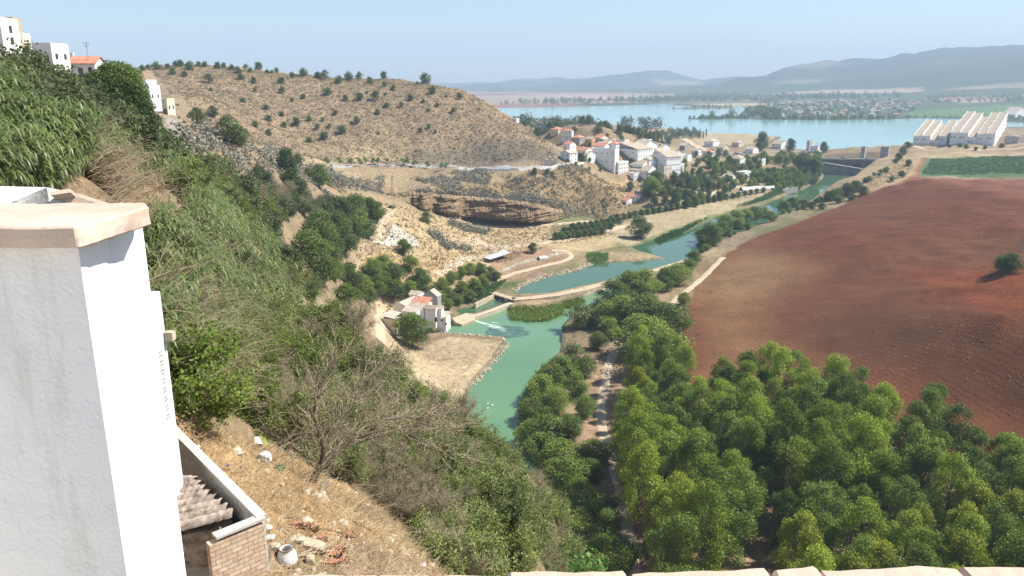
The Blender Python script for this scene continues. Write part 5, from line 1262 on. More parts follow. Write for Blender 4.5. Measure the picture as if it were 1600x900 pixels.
drape('farm_track', [(1130, 402), (1112, 420), (1085, 445), (1060, 465), (1030, 492), (985, 528), (955, 560), (946, 600), (938, 650), (950, 700), (968, 760), (985, 850), (990, 900)], 3.6, 'dirt', 100, 700, dz=.18)
drape('lake_road', [(1036, 197), (1058, 210), (1082, 226), (1100, 236)], 12, 'dirt', 900, 1900, dz=.5)
drape('lakeside_road', [(1060, 243), (1150, 239), (1230, 237), (1290, 238)], 8, 'asphalt', 900, 1400, dz=.5)
drape('slope_path', [(613, 326), (604, 338), (596, 352), (584, 375)], 4.5, 'dirt', 300, 520, dz=.2)
drape('mill_path', [(588, 468), (596, 490), (594, 515), (600, 545)], 4, 'dirt', 200, 500, dz=.2)
drape('field_lane', [(1075, 318), (1120, 300), (1160, 288)], 5, 'dirt', 400, 900, dz=.25)
drape('block_road', [(1425, 228), (1440, 232), (1500, 232), (1600, 231)], 7, 'dirt', 800, 1250, dz=.4)
# white wall along the hill road
def strip_wall(name, pts, hh, th_, mat, label, cat, near, far, group=None, world_pts=None, base=-1.0, top=None):
    P = world_pts or [(lambda p: (p.x, p.y))(hit(px, py, 0, near, far)) for px, py in pts]
    mb = MB()
    for i in range(len(P) - 1):
        a_, b_ = Vector(P[i]), Vector(P[i + 1]); n_ = max(1, int((b_ - a_).length / 4)); t = (b_ - a_).normalized(); nn = Vector((-t.y, t.x)) * th_ / 2
        for k in range(n_):
            p0 = a_ + (b_ - a_) * k / n_; p1 = a_ + (b_ - a_) * (k + 1) / n_
            z0, z1 = g(*p0), g(*p1)
            mb.prism([p0 - nn, p1 - nn, p1 + nn, p0 + nn], [z0 + base, z1 + base, z1 + base, z0 + base], [z0 + hh, z1 + hh, z1 + hh, z0 + hh] if top is None else [top] * 4)
    o = mb.build(name, M_[mat]); tag(o, label, cat, group); return o
strip_wall('roadside_wall', [(716, 264.5), (740, 266), (770, 267), (810, 266.5), (845, 264), (868, 261)], 1.7, .4, 'white', 'long low white wall along the outer edge of the hill road', 'wall', 480, 720)
strip_wall('village_wall', [(868, 260), (880, 258), (895, 256), (912, 256)], 1.5, .4, 'white', 'white garden wall from the ruined gate to the village houses', 'wall', 480, 760)
for i, (px, hh) in enumerate(((853, 6), (858, 8.5), (863, 5.5), (867, 8))):
    p = hit(px, 259, 0, 480, 720)
    MB_ = MB().prism([(-1.1, -.5), (1.1, -.5), (1.1, .5), (-1.1, .5)], -1, [hh, hh * .8, hh * .85, hh]).box((0, 0, hh * .55), (2.6, 1.3, .4))
    tag(MB_.build('ruined_pillar', M_['cream'], None, p), ['leftmost short', 'second, tall', 'third, short', 'rightmost tall'][i] + ' broken cream pillar of the ruined gate', 'pillar', 'ruined gate pillars')

# ------------------------------------------------------------------ rock cliff with overhang
m, n, l, b = newmat('cliff_rock')
tc = n.new('ShaderNodeTexCoord'); mp = n.new('ShaderNodeMapping'); mp.inputs['Scale'].default_value = (.05, .05, .45); l.new(tc.outputs['Object'], mp.inputs[0])
t = n.new('ShaderNodeTexNoise'); t.inputs['Scale'].default_value = 1.0; t.inputs['Detail'].default_value = 8; t.inputs['Roughness'].default_value = .7; l.new(mp.outputs[0], t.inputs['Vector'])
r_ = n.new('ShaderNodeValToRGB'); els = r_.color_ramp.elements; els[0].position = .3; els[0].color = (.09, .065, .045, 1); els[1].position = .7; els[1].color = (.34, .24, .135, 1)
e_ = els.new(.5); e_.color = (.21, .145, .085, 1)
l.new(t.outputs[0], r_.inputs[0]); l.new(r_.outputs[0], b.inputs['Base Color']); b.inputs['Roughness'].default_value = .95; b.inputs['Specular IOR Level'].default_value = .1
bp = n.new('ShaderNodeBump'); bp.inputs['Strength'].default_value = .8; bp.inputs['Distance'].default_value = .8; l.new(t.outputs[0], bp.inputs['Height']); l.new(bp.outputs[0], b.inputs['Normal'])
M_['cliff'] = m
basepx = [(640, 318), (665, 328), (700, 340), (740, 348), (780, 352), (815, 354), (840, 352), (862, 346), (880, 340)]
toppx = [(640, 303), (665, 306), (700, 309), (740, 312), (780, 315), (815, 319), (840, 324), (862, 330), (880, 334)]
rows_ = []
NS = 170
for i in range(NS + 1):
    s = i / NS * (len(basepx) - 1); k = min(int(s), len(basepx) - 2); f = s - k
    bx = (basepx[k][0] * (1 - f) + basepx[k + 1][0] * f, basepx[k][1] * (1 - f) + basepx[k + 1][1] * f)
    tx = (toppx[k][0] * (1 - f) + toppx[k + 1][0] * f, toppx[k][1] * (1 - f) + toppx[k + 1][1] * f)
    pb_ = hit(bx[0], bx[1], 0, 380, 640); Db = math.hypot(pb_.x, pb_.y) - 6; u = Vector((pb_.x, pb_.y, 0)).normalized()
    zt = atD(tx[0], tx[1], Db + 6).z + 1.2 * mnoise.noise(Vector((i * .13, 0, 0))) + .8 * mnoise.noise(Vector((i * .5, 4, 0))); zb = pb_.z - 2.5; hh_ = zt - zb
    mid = math.sin(math.pi * min(1, max(0, (i / NS - .15) / .8))) if i / NS > .15 else 0
    key = [(0, 30, zt - 1.5), (.06, 16, zt + .6), (.12, 8, zt + .9), (.18, 5.5, zt), (.3, 5.0, zt - .12 * hh_), (.45, 3.6 - mid, zt - .3 * hh_), (.6, 2.4 - 1.5 * mid, zt - .5 * hh_), (.72, 2.6, zt - .64 * hh_), (.8, 3 + 8 * mid, zt - .68 * hh_), (.9, 2.5 + 12 * mid, zt - .85 * hh_), (.96, 1.5 + 9 * mid, zb + .4), (1, -1, zb - .8)]
    row = []; NR_ = 34
    for j in range(NR_ + 1):
        t = j / NR_; q_ = 0
        while q_ < len(key) - 2 and key[q_ + 1][0] < t: q_ += 1
        w_ = (t - key[q_][0]) / (key[q_ + 1][0] - key[q_][0]); dd = key[q_][1] * (1 - w_) + key[q_ + 1][1] * w_; zz = key[q_][2] * (1 - w_) + key[q_ + 1][2] * w_
        q = u * (Db + dd); P3 = Vector((i * .10, zz * .22, 3))
        nz_ = mnoise.noise(P3) * 2.6 + mnoise.noise(Vector((i * .05, zz * 1.1, 11))) * 1.5 + mnoise.noise(Vector((i * .45, zz * .7, 8))) * 1.1 + mnoise.noise(Vector((i * 1.3, zz * 1.9, 8))) * .6
        row.append(Vector((q.x, q.y, zz + mnoise.noise(Vector((i * .4, j * .4, 20))) * .35)) - u * nz_ * (1 if .15 < t < .95 else .25))
    rows_.append(row)
vs = [v for row in rows_ for v in row]; C_ = len(rows_[0])
cl = bpy.data.meshes.new('rock_cliff'); cl.from_pydata(vs, [], [(i * C_ + j, i * C_ + j + 1, (i + 1) * C_ + j + 1, (i + 1) * C_ + j) for i in range(NS) for j in range(C_ - 1)]); cl.materials.append(M_['cliff']); cl.update()
o = link('rock_cliff', cl); tag(o, kind='structure')

# ------------------------------------------------------------------ weir path, bridge, walls, sluice by the mill
def wl_(px, py, z): v = atZ(px, py, z); return (v.x, v.y)
def ribbon(name, pts, z, th_, width, mat, parent=None, dz=0):
    mb = MB(); P = [Vector(wl_(px, py, z)) for px, py in pts]
    L_, R_ = [], []
    for i, p in enumerate(P):
        t = (P[min(i + 1, len(P) - 1)] - P[max(i - 1, 0)]).normalized(); nn = Vector((-t.y, t.x)) * width / 2
        L_.append(p + nn); R_.append(p - nn)
    for i in range(len(P) - 1): mb.prism([R_[i], R_[i + 1], L_[i + 1], L_[i]], z - th_, z + dz)
    return mb, P
wr = empty('weir_footpath', (*wl_(802, 467, 2.9), 0), 0, 'long pale concrete weir with a walkway between pool and lower river', 'weir')
def world_child(mb, nm, mat, par):
    o = mb.build(nm, M_[mat], par); o.location = -par.location; return o
mb, _ = ribbon('x', [(768, 456), (803, 467)], 3.1, .6, 3.6, 'concrete'); world_child(mb, 'bridge_slab', 'dirt', wr)
mb, _ = ribbon('x', [(801, 467), (830, 465), (870, 460), (910, 452), (950, 441), (1010, 426), (1080, 405)], 3.1, 4.5, 5.0, 'concrete'); world_child(mb, 'weir_wall', 'dirt', wr)
mb, _ = ribbon('x', [(806, 472), (850, 468), (905, 460), (960, 447), (1010, 434)], 1.2, 3, 3.0, 'concrete'); world_child(mb, 'apron', 'concrete', wr)
for px, py in ((772, 459), (786, 464), (799, 468)):
    q = wl_(px, py, 1.5); world_child(MB().box((q[0], q[1], 1.2), (1.2, 3.0, 3.0)), 'pier', 'concrete', wr)
mb = MB(); P = [Vector(wl_(px, py, 4.1)) for px, py in ((768, 455.0), (803, 464), (870, 457.5), (950, 437.5), (1010, 423), (1075, 403.5))]
for i in range(len(P) - 1):
    n_ = max(1, int((P[i + 1] - P[i]).length / 3.0))
    for k in range(n_):
        q = P[i] + (P[i + 1] - P[i]) * k / n_; mb.tube([(q.x, q.y, 3.0), (q.x, q.y, 4.1)], .06, 4)
    mb.tube([(P[i].x, P[i].y, 4.0), (P[i + 1].x, P[i + 1].y, 4.0)], .035, 4)
world_child(mb, 'railing', 'rust', wr)
mb, _ = ribbon('x', [(722, 499), (745, 492), (770, 484), (790, 476), (800, 473)], 1.9, 3, 2.6, 'concrete')
cw = empty('canal_wall', (*wl_(760, 487, 1.9), 0), 0, 'thick pale wall between mill canal and lower river', 'wall'); world_child(mb, 'wall', 'rock', cw)
sl = empty('sluice_ramp', (*wl_(725, 498, 2), 0), 0, 'pale stone sluice ramp beside the mill where white water gushes out', 'sluice')
Q = [wl_(706, 497, 2.4), wl_(728, 489, 2.4), wl_(743, 491, 2.4), wl_(742, 500, .9), wl_(722, 507, .9), wl_(712, 504, 1.6)]
world_child(MB().prism([Q[5], Q[4], Q[3], Q[2], Q[1], Q[0]], -1, [1.7, 1.0, 1.0, 2.4, 2.4, 2.4]), 'ramp', 'dirt', sl)
world_child(MB().box((*wl_(741, 496, 1.2), 1.0), (1.2, 2.6, 1.2)), 'outlet', 'black', sl)
mb, _ = ribbon('x', [(742, 474), (765, 463), (771, 460)], 3.2, 3.2, .8, 'rock')
tag(mb.build('canal_side_wall', M_['rock']), 'short rough stone wall on the upper side of the mill canal', 'wall')
# stone edging of the yard and rubble lines: rocks that nobody could count
def rocks_along(name, pts, nn, s0, s1, spread, mat, near, far, sd, z=None, label=None):
    r = np.random.default_rng(sd)
    if z is None: P = np.array([(lambda p: (p.x, p.y))(hit(px, py, 0, near, far)) for px, py in pts])
    else: P = np.array([wl_(px, py, z) for px, py in pts])
    seg = np.hypot(*(P[1:] - P[:-1]).T); cs = np.concatenate([[0], np.cumsum(seg)]); u = r.random(nn) * cs[-1]
    X = np.interp(u, cs, P[:, 0]) + r.normal(size=nn) * spread; Y = np.interp(u, cs, P[:, 1]) + r.normal(size=nn) * spread
    rocks_at(name, X, Y, s0, s1, mat, r, z)
def rocks_at(name, X, Y, s0, s1, mat, r, z=None, sinkf=.1):
    nn = len(X); Zg = ground(X, Y)
    if z is not None: Zg = np.maximum(Zg, z)
    base = np.array([(1, 0, 0), (0, 1, 0), (-1, 0, 0), (0, -1, 0), (.6, .6, .7), (-.6, .55, .75), (-.55, -.6, .7), (.6, -.55, .65)], float)
    fc = np.array([(0, 1, 5, 4), (1, 2, 6, 5), (2, 3, 7, 6), (3, 0, 4, 7), (4, 5, 6, 7)])
    S = r.uniform(s0, s1, (nn, 1, 1)) * r.uniform(.6, 1.2, (nn, 1, 3)); a = r.uniform(0, 6.28, nn); c, s = np.cos(a), np.sin(a)
    B = base[None] * S + r.normal(size=(nn, 8, 3)) * s0 * .12
    V = np.stack([B[..., 0] * c[:, None] - B[..., 1] * s[:, None] + X[:, None], B[..., 0] * s[:, None] + B[..., 1] * c[:, None] + Y[:, None], B[..., 2] + Zg[:, None] - s0 * sinkf], -1).reshape(-1, 3)
    F = (np.arange(nn)[:, None, None] * 8 + fc[None]).reshape(-1, 4)
    tag(link(name, mesh_np(name, V, F, M_[mat])), kind='stuff')
rocks_along('shore_stones', [(672, 523), (700, 524.5), (745, 528), (786, 533), (792, 539), (776, 561), (750, 590), (738, 602)], 380, .12, .5, .7, 'rock', 200, 420, 5, z=.1)
rocks_along('pool_wall_stones', [(782, 424), (815, 410), (850, 402), (872, 396), (890, 397)], 420, .2, .6, .9, 'rubble', 250, 700, 6)
rocks_along('pool_bank_stones', [(806, 455), (814, 447), (850, 433), (900, 423), (928, 411)], 420, .15, .7, 1.3, 'rock', 250, 700, 7)
rr = np.random.default_rng(9); Pq = poly_world([(614, 350), (652, 378), (655, 384), (612, 384), (580, 380)], 0, 330, 520)
if len(Pq) > 2:
    A_ = np.array(scatter(Pq, 1100, 0, random.Random(4))); rocks_at('white_rubble', A_[:, 0], A_[:, 1], .35, 1.0, 'rubble', rr)
# clods and stones in the ploughed soil
rr = np.random.default_rng(19); Pq = poly_world([(1075, 500), (1090, 460), (1135, 405), (1240, 360), (1400, 330), (1640, 360), (1700, 640), (1500, 640), (1350, 600), (1200, 600), (1110, 590)], 0, 180, 700)
x0, y0 = Pq.min(0); x1, y1 = Pq.max(0); X_ = rr.uniform(x0, x1, 40000); Y_ = rr.uniform(y0, y1, 40000); k_ = inside(Pq, X_, Y_)
M_['clod'] = noisemat('soil_clod', (.11, .045, .022), (.24, .13, .07), .05, bump=0)
rocks_at('soil_clods', X_[k_][:15000], Y_[k_][:15000], .08, .34, 'clod', rr)
# foam and weed bed below the sluice
r = random.Random(2); mb = MB()
for i in range(60):
    t = r.random() ** .9; px = 743 + 46 * t; py = 501 + 13 * t + r.gauss(0, .4 + 2.4 * t); q = wl_(px, py, 0.02); w = r.uniform(.1, .6); L_ = r.uniform(.4, 2.2); a = -.35 + r.gauss(0, .25)
    pl = [(q[0] + math.cos(a) * L_ * math.cos(k) - math.sin(a) * w * .4 * math.sin(k), q[1] + math.sin(a) * L_ * math.cos(k) + math.cos(a) * w * .4 * math.sin(k), .02 + i * .0003) for k in [j * math.pi / 4 for j in range(8)]]
    mb.add(pl, [tuple(range(8))])
M_['foam'] = noisemat('foam', (.38, .52, .44), (.78, .84, .80), 2, bump=0)
tag(mb.build('foam', M_['foam']), kind='stuff')
M_['weed'] = noisemat('water_weed', (.035, .075, .055), (.09, .17, .125), .25, bump=0, rough=.3, lo=.3, hi=.7)
cx, cy = wl_(795, 519, 0); vs = []; fs = []
mb = MB(); r = random.Random(8)
for i in range(170):
    a = r.uniform(0, 6.28); k = r.random() ** .5; q = wl_(793 + 30 * k * math.cos(a), 518.5 + 8.5 * k * math.sin(a) , 0); s = r.uniform(.5, 1.8)
    mb.add([(q[0] + s * 1.6 * math.cos(t_) * r.uniform(.8, 1.2), q[1] + s * math.sin(t_) * r.uniform(.8, 1.2), .006 + i * .00006) for t_ in [j * math.pi / 4 for j in range(8)]], [tuple(range(8))])
tag(mb.build('water_weed', M_['weed']), kind='stuff')
# swans / white boat-like birds on the river kept as small birds
for i, (px, py) in enumerate(((762, 631), (762, 638), (769, 633))):
    q = wl_(px, py, 0); b_ = rock_mesh('bird_body', M_['white'], 3, (.9, .45, .38), 2, .05); e = empty('goose', (q[0], q[1], .08), .4 * i, ['upper', 'lower', 'right-hand'][i] + ' white goose floating on the green river', 'bird', 'geese on the river')
    link('body', b_, e); MB().tube([(.35, 0, .05), (.45, 0, .28), (.55, 0, .36)], [.07, .045, .06], 6).build('neck', M_['white'], e)

# corral: shed, tent, fences, car, pylons, greenhouse
p = hit(766, 412, 0, 300, 600); q2 = hit(799, 402, 0, 300, 600)
e = empty('corral_shed', p, math.atan2(q2.y - p.y, q2.x - p.x), 'long open shed with grey corrugated roof at the edge of the corral', 'shed')
Ls = (q2 - p).length
rf_ = MB()
for k in range(24):
    for s_ in (0, 1):
        x0 = Ls * (k + s_ * .5) / 24; x1 = Ls * (k + s_ * .5 + .5) / 24; z0, z1 = (0, .09) if s_ == 0 else (.09, 0)
        rf_.add([(x0, 0, 2.3 + z0), (x1, 0, 2.3 + z1), (x1, 4.5, 3.2 + z1), (x0, 4.5, 3.2 + z0)], [(0, 1, 2, 3)])
rf_.build('roof', M_['sheet'], e)
for k in range(5):
    for y_ in (.2, 4.3): MB().tube([(Ls * (k + .02) / 4.1, y_, -.3), (Ls * (k + .02) / 4.1, y_, 2.3 + y_ * .2)], .08, 5).build('post', M_['bark'], e)
MB().box((Ls / 2, 4.4, 1.2), (Ls, .1, 2.4)).build('back_wall', M_['greywall'], e)
p = hit(848, 405, 0, 300, 600); tn = MB(); N_ = 10
for k in range(N_):
    a0, a1 = math.pi * k / N_, math.pi * (k + 1) / N_
    tn.add([(-3, 1.7 * math.cos(a0), 2.0 * math.sin(a0)), (-3, 1.7 * math.cos(a1), 2.0 * math.sin(a1)), (3, 1.7 * math.cos(a1), 2.0 * math.sin(a1)), (3, 1.7 * math.cos(a0), 2.0 * math.sin(a0))], [(0, 1, 2, 3)])
e = empty('polytunnel', p, .5, 'small grey-green domed tunnel tent right of the corral tree', 'tent'); tn.build('cover', M_['sheet'], e)
MB().box((3.05, 0, .9), (.06, 2.2, 1.8)).build('door', M_['greywall'], e)
def fence(name, pts, near, far, label, step=3.0, hh=1.3, mat='bark', rail=True):
    P = [hit(px, py, 0, near, far) for px, py in pts]; P = [p for p in P if p]
    e = empty(name, P[0], 0, label, 'fence'); k_ = 0; ps = []
    for i in range(len(P) - 1):
        n_ = max(1, int((P[i + 1] - P[i]).length / step))
        for k in range(n_):
            q = P[i] + (P[i + 1] - P[i]) * k / n_; ps.append(Vector((q.x, q.y, g(q.x, q.y))))
    pm = MB().tube([(0, 0, -.2), (0, 0, hh)], .07, 5).mesh('post', M_[mat])
    for q in ps[:95]: link('post', pm, e, q - P[0])
    if rail:
        r_ = MB()
        for i in range(len(ps) - 1):
            for zz in (.5, 1.1): r_.tube([ps[i] - P[0] + Vector((0, 0, zz)), ps[i + 1] - P[0] + Vector((0, 0, zz))], .02, 3, cap=False)
        r_.build('wire', M_[mat], e)
fence('wire_fence', [(690, 424), (740, 397), (800, 380), (860, 372)], 300, 620, 'wire fence on thin posts along the pale dirt road')
fence('path_fence', [(770, 449), (778, 437), (802, 424), (850, 411), (878, 404)], 280, 620, 'post fence along the curved path above the pool')
fence('cliff_fence', [(760, 349), (800, 353), (850, 356), (900, 352)], 380, 640, 'post fence along the path at the cliff foot')
p = hit(611, 326, 0, 340, 520); car(p + Vector((0, 0, .25)), .3, 'dark', 'dark car parked at the top of the sandy slope path', None, 'parked_car')
def pylon(px, yb, yt, near, far, label, name='pylon'):
    p = hit(px, yb, 0, near, far); dist = math.hypot(p.x, p.y); h_ = (yb - yt) * dist / 1200 * 1.02; w0, w1 = h_ * .055, h_ * .02
    e = empty(name, p, .3, label, 'pylon', 'lattice pylons'); mb = MB(); C4 = [(-1, -1), (1, -1), (1, 1), (-1, 1)]; n_ = 8
    for c in C4: mb.tube([(c[0] * w0, c[1] * w0, -1), (c[0] * w1, c[1] * w1, h_)], .09, 4)
    for k in range(n_):
        z0, z1 = h_ * k / n_, h_ * (k + 1) / n_; a0 = w0 + (w1 - w0) * k / n_; a1 = w0 + (w1 - w0) * (k + 1) / n_
        for i in range(4):
            c, d_ = C4[i], C4[(i + 1) % 4]; mb.tube([(c[0] * a0, c[1] * a0, z0), (d_[0] * a1, d_[1] * a1, z1)], .05, 3, cap=False)
    mb.build('lattice', M_['metal'], e)
    MB().tube([(-h_ * .16, 0, h_ * .93), (h_ * .16, 0, h_ * .93)], .12, 4).build('crossarm', M_['metal'], e)
pylon(593, 303, 275, 380, 560, 'left one of the two grey lattice pylons above the parked car')
pylon(614, 312, 275, 380, 560, 'right one of the two grey lattice pylons above the parked car')
pylon(985, 503, 465, 90, 420, 'pale lattice pylon among the trees between track and weir')
for px, yb, yt, lab in ((858, 246, 214, 'thin'), (1006, 224, 196, 'x'), (836, 262, 244, 'lone pole at the bend of the hill road'), (1000, 282, 262, 'dark pole in front of the long low white house')):
    if lab in ('thin', 'x'): continue
    p = hit(px, yb, 0, 480, 900); h_ = (yb - yt) * math.hypot(p.x, p.y) / 1200
    tag(MB().tube([(0, 0, -1), (0, 0, h_)], [.16, .1], 6).build('utility_pole', M_['bark'], None, p), lab, 'pole')
e = empty('greenhouse', hit(1165, 297, 0, 500, 900), .25, 'white arched plastic greenhouse tunnel by the river bank', 'greenhouse')
for q_, (ox, L_) in enumerate(((-5, 26), (18, 12))):
    tn = MB()
    for k in range(N_):
        a0, a1 = math.pi * k / N_, math.pi * (k + 1) / N_
        tn.add([(ox, 3.2 * math.cos(a0), 3.0 * math.sin(a0)), (ox, 3.2 * math.cos(a1), 3.0 * math.sin(a1)), (ox + L_, 3.2 * math.cos(a1), 3.0 * math.sin(a1)), (ox + L_, 3.2 * math.cos(a0), 3.0 * math.sin(a0))], [(0, 1, 2, 3)])
    tn.build('cover', M_['white'], e)
bld('storage_hall', 1198, 1222, 1244, 297, 301, 35, 'flat', 'greywall', 'tile_tan', 'very low wide grey-brown hall beside the reeds of the upper river', None, near=500, wf=(0, 1), wr=(0, 1), drop=2, cat='building')
p = hit(1597, 392, 0, 300, 600)
if p: pylon(1597, 392, 355, 300, 600, 'lattice pylon cut by the right edge of the photo, in the red field', 'field_pylon')

# ------------------------------------------------------------------ uncountable ground cover on the hills
def rand_in(poly, nn, near, far, r):
    P = poly_world(poly, 0, near, far)
    if len(P) < 3: return np.zeros(0), np.zeros(0)
    x0, y0 = P.min(0); x1, y1 = P.max(0); X = []; Y = []; c = 0
    while c < nn:
        x = r.uniform(x0, x1, nn * 3); y = r.uniform(y0, y1, nn * 3); k = inside(P, x, y); X.append(x[k]); Y.append(y[k]); c += k.sum()
        if k.sum() == 0: break
    X = np.concatenate(X)[:nn]; Y = np.concatenate(Y)[:nn]
    return X, Y
def tufts(name, polys, dens, size, per, mat, sd, hgt=.5, near=400, far=900, aspect=.8, up=1.3, spread=1.0, patch=None):
    r = np.random.default_rng(sd); XX = []; YY = []
    for (poly, nn) in polys:
        x, y = rand_in(poly, nn, near, far, r)
        if patch:
            k = fbm(x / patch[0], y / patch[0], 3) > patch[1]; x, y = x[k], y[k]
        XX.append(x); YY.append(y)
    X = np.concatenate(XX); Y = np.concatenate(YY); n_ = len(X); Zg = ground(X, Y)
    sc = r.uniform(.5, 1.3, n_) ** 1.5
    k = np.repeat(np.arange(n_), per)
    P = np.stack([X[k], Y[k], Zg[k]], 1) + r.normal(size=(len(k), 3)) * np.array([size * spread, size * spread, 0]) * sc[k][:, None] * .6
    P[:, 2] += np.abs(r.normal(size=len(k))) * hgt * sc[k]
    N = unit(r.normal(size=P.shape) * .8 + np.array([0, 0, up]))
    V, F = leaf_quads(P, N, size, aspect, r)
    c0 = np.repeat(P, 4, axis=0); V = c0 + (V - c0) * np.repeat(sc[k], 4)[:, None]
    tag(link(name, mesh_np(name, V, F, M_[mat])), kind='stuff')
def crest(px, y0):
    for y in np.arange(y0 - 30, y0 + 60, 1.0):
        if hit(px, y, 0, 480, 950) is not None: return (px, y + 1.0)
    return (px, y0)
hillP = [crest(px, y) for px, y in ((225, 104), (260, 104), (300, 102), (350, 106), (400, 110), (450, 116), (500, 122), (550, 125), (600, 127), (640, 130), (670, 134), (700, 138), (720, 144), (745, 155), (765, 165), (785, 177), (805, 190), (825, 203), (845, 216))] + [(868, 240), (872, 257), (700, 257), (520, 252), (430, 240), (380, 222), (330, 205)]
tufts('dry_scrub', [(hillP, 34000)], 1, 0.8, 4, 'tuft', 1, .35, 480, 950)
M_['scrub_green'] = leafmat('scrub_green', (.10, .11, .055), (.19, .185, .10), .2, trans=.3, vary=0.0)
tufts('green_scrub', [(hillP, 2600), ([(500, 262), (870, 264), (985, 285), (985, 320), (870, 345), (640, 300), (520, 295)], 1800)], 1, 1.1, 6, 'scrub_green', 2, .6, 400, 950)
tufts('terrace_scrub', [([(500, 262), (870, 266), (985, 285), (1000, 320), (870, 345), (640, 300), (520, 295)], 5000), ([(540, 330), (700, 340), (800, 358), (960, 350), (960, 370), (870, 380), (690, 430), (600, 490), (540, 440)], 5000), ([(1350, 300), (1368, 274), (1410, 245), (1440, 238), (1430, 262), (1400, 282)], 1500)], 1, .8, 4, 'tuft', 3, .35, 220, 1000)
CAC = [([(275, 200), (330, 205), (400, 235), (430, 262), (430, 285), (360, 265), (300, 235)], 2300), ([(415, 230), (440, 240), (440, 262), (420, 262)], 300), ([(425, 258), (520, 262), (540, 300), (500, 300), (440, 292)], 1500), ([(520, 268), (600, 276), (600, 296), (560, 302), (530, 290)], 900),
       ([(640, 280), (740, 266), (800, 275), (780, 300), (700, 300)], 1300), ([(790, 290), (930, 275), (960, 300), (950, 335), (880, 335), (800, 312)], 1400), ([(630, 296), (700, 300), (780, 304), (850, 312), (870, 326), (830, 320), (760, 312), (690, 309), (640, 306)], 1500), ([(665, 362), (700, 372), (740, 390), (700, 392)], 500), ([(700, 345), (770, 360), (760, 368), (700, 352)], 300)]
tufts('prickly_pear', CAC, 1, .75, 15, 'cactus', 4, 1.3, 150, 760, aspect=.7, up=0, spread=1.3, patch=(12, -.22))
# reeds along the water
def reedbed(name, poly, nn, hgt, mat, sd, near=100, far=1200, z=None):
    r = np.random.default_rng(sd); 
    if z is not None:
        P = np.array([wl_(px, py, z) for px, py in poly]); x0, y0 = P.min(0); x1, y1 = P.max(0); X = r.uniform(x0, x1, nn * 8); Y = r.uniform(y0, y1, nn * 8); k = inside(P, X, Y); X, Y = X[k][:nn], Y[k][:nn]
    else: X, Y = rand_in(poly, nn, near, far, r)
    n_ = len(X); Zg = ground(X, Y); 
    if z is not None: Zg = np.maximum(Zg, z)
    h_ = hgt * r.uniform(.6, 1.15, n_) * (0.75 + .5 * (vnoise(X / 4, Y / 4) + .5)); per = 7; k = np.repeat(np.arange(n_), per)
    P = np.stack([X[k], Y[k], Zg[k]], 1) + np.stack([r.normal(size=len(k)) * .35, r.normal(size=len(k)) * .35, r.uniform(.1, 1, len(k)) * h_[k]], 1)
    N = unit(r.normal(size=P.shape) * np.array([1, 1, .45])); V, F = leaf_quads(P, N, .8, .5, r)
    tag(link(name, mesh_np(name, V, F, M_[mat])), kind='stuff')
reedbed('reed_bed', [(792, 490), (810, 485), (850, 482), (882, 476), (880, 492), (858, 502), (830, 504), (800, 501)], 1300, 1.7, 'leaf_bank', 1, z=0)
reedbed('reed_bed', [(880, 474), (905, 468), (915, 472), (905, 480), (885, 483)], 400, 1.6, 'leaf_bank', 2, z=0)
reedbed('reed_bed', [(916, 404), (950, 403), (950, 412), (918, 415)], 350, 2.2, 'leaf_bright', 3, z=1.6)
reedbed('reed_bed', [(1022, 378), (1065, 360), (1110, 340), (1090, 350), (1062, 370), (1030, 384)], 1600, 2.6, 'leaf_bright', 4, 350, 900)
reedbed('reed_bed', [(1150, 325), (1200, 312), (1262, 290), (1285, 275), (1270, 272), (1235, 285), (1170, 318)], 2600, 3.0, 'leaf_bright', 5, 350, 1000)
reedbed('bank_reeds', [(812, 640), (830, 600), (850, 575), (862, 580), (835, 625), (825, 690), (880, 770), (868, 775), (815, 700)], 1500, 2.4, 'leaf_bank', 6, 120, 400)
reedbed('crop_rows', [(1440, 272), (1455, 248), (1600, 243), (1640, 243), (1640, 275)], 9000, .6, 'leaf_crop', 7, 700, 1080)
reedbed('bank_shrubbery', [(720, 450), (790, 440), (770, 462), (740, 474), (712, 480)], 700, 2.0, 'leaf_bright', 8, 250, 500)
# ------------------------------------------------------------------ foreground: near slope vegetation
YD = [(276, 665), (300, 655), (420, 690), (520, 755), (600, 790), (680, 840), (720, 900), (750, 1250), (420, 960), (380, 860), (330, 740)]
YDP = np.array([(260, 630), (300, 648), (420, 680), (520, 742), (590, 785), (655, 838), (690, 960), (200, 960)], float)
SKX = [0, 50, 100, 140, 165, 205, 225, 250, 300]; SKY_ = [56, 76, 103, 114, 101, 107, 142, 182, 240]   # silhouette of the left ridge
def tubes_np(S, E, r0, r1, bendv=None, nseg=1):
    """many thin three-sided twigs from S to E (n,3)"""
    n = len(S); T = unit(E - S); A = unit(np.cross(T, np.array([.3, .2, 1.0]))); B = np.cross(T, A); V = []
    for k in range(nseg + 1):
        t = k / nseg; C = S * (1 - t) + E * t
        if bendv is not None: C = C + bendv * (4 * t * (1 - t)) if nseg > 1 else C
        rad = (r0 * (1 - t) + r1 * t)
        rad = np.broadcast_to(np.asarray(rad, float), (n,))[:, None]
        for a in (0, 2.094, 4.189): V.append(C + (A * math.cos(a) + B * math.sin(a)) * rad)
    V = np.stack(V, 1); m_ = 3 * (nseg + 1); f = []
    for k in range(nseg):
        for j in range(3): f.append((3 * k + j, 3 * k + (j + 1) % 3, 3 * k + 3 + (j + 1) % 3, 3 * k + 3 + j))
    F = (np.arange(n)[:, None, None] * m_ + np.array(f)[None]).reshape(-1, 4)
    return V.reshape(-1, 3), F
def join(parts):
    V = []; F = []; o_ = 0
    for v, f in parts: V.append(v); F.append(f + o_); o_ += len(v)
    return np.concatenate(V), np.concatenate(F)
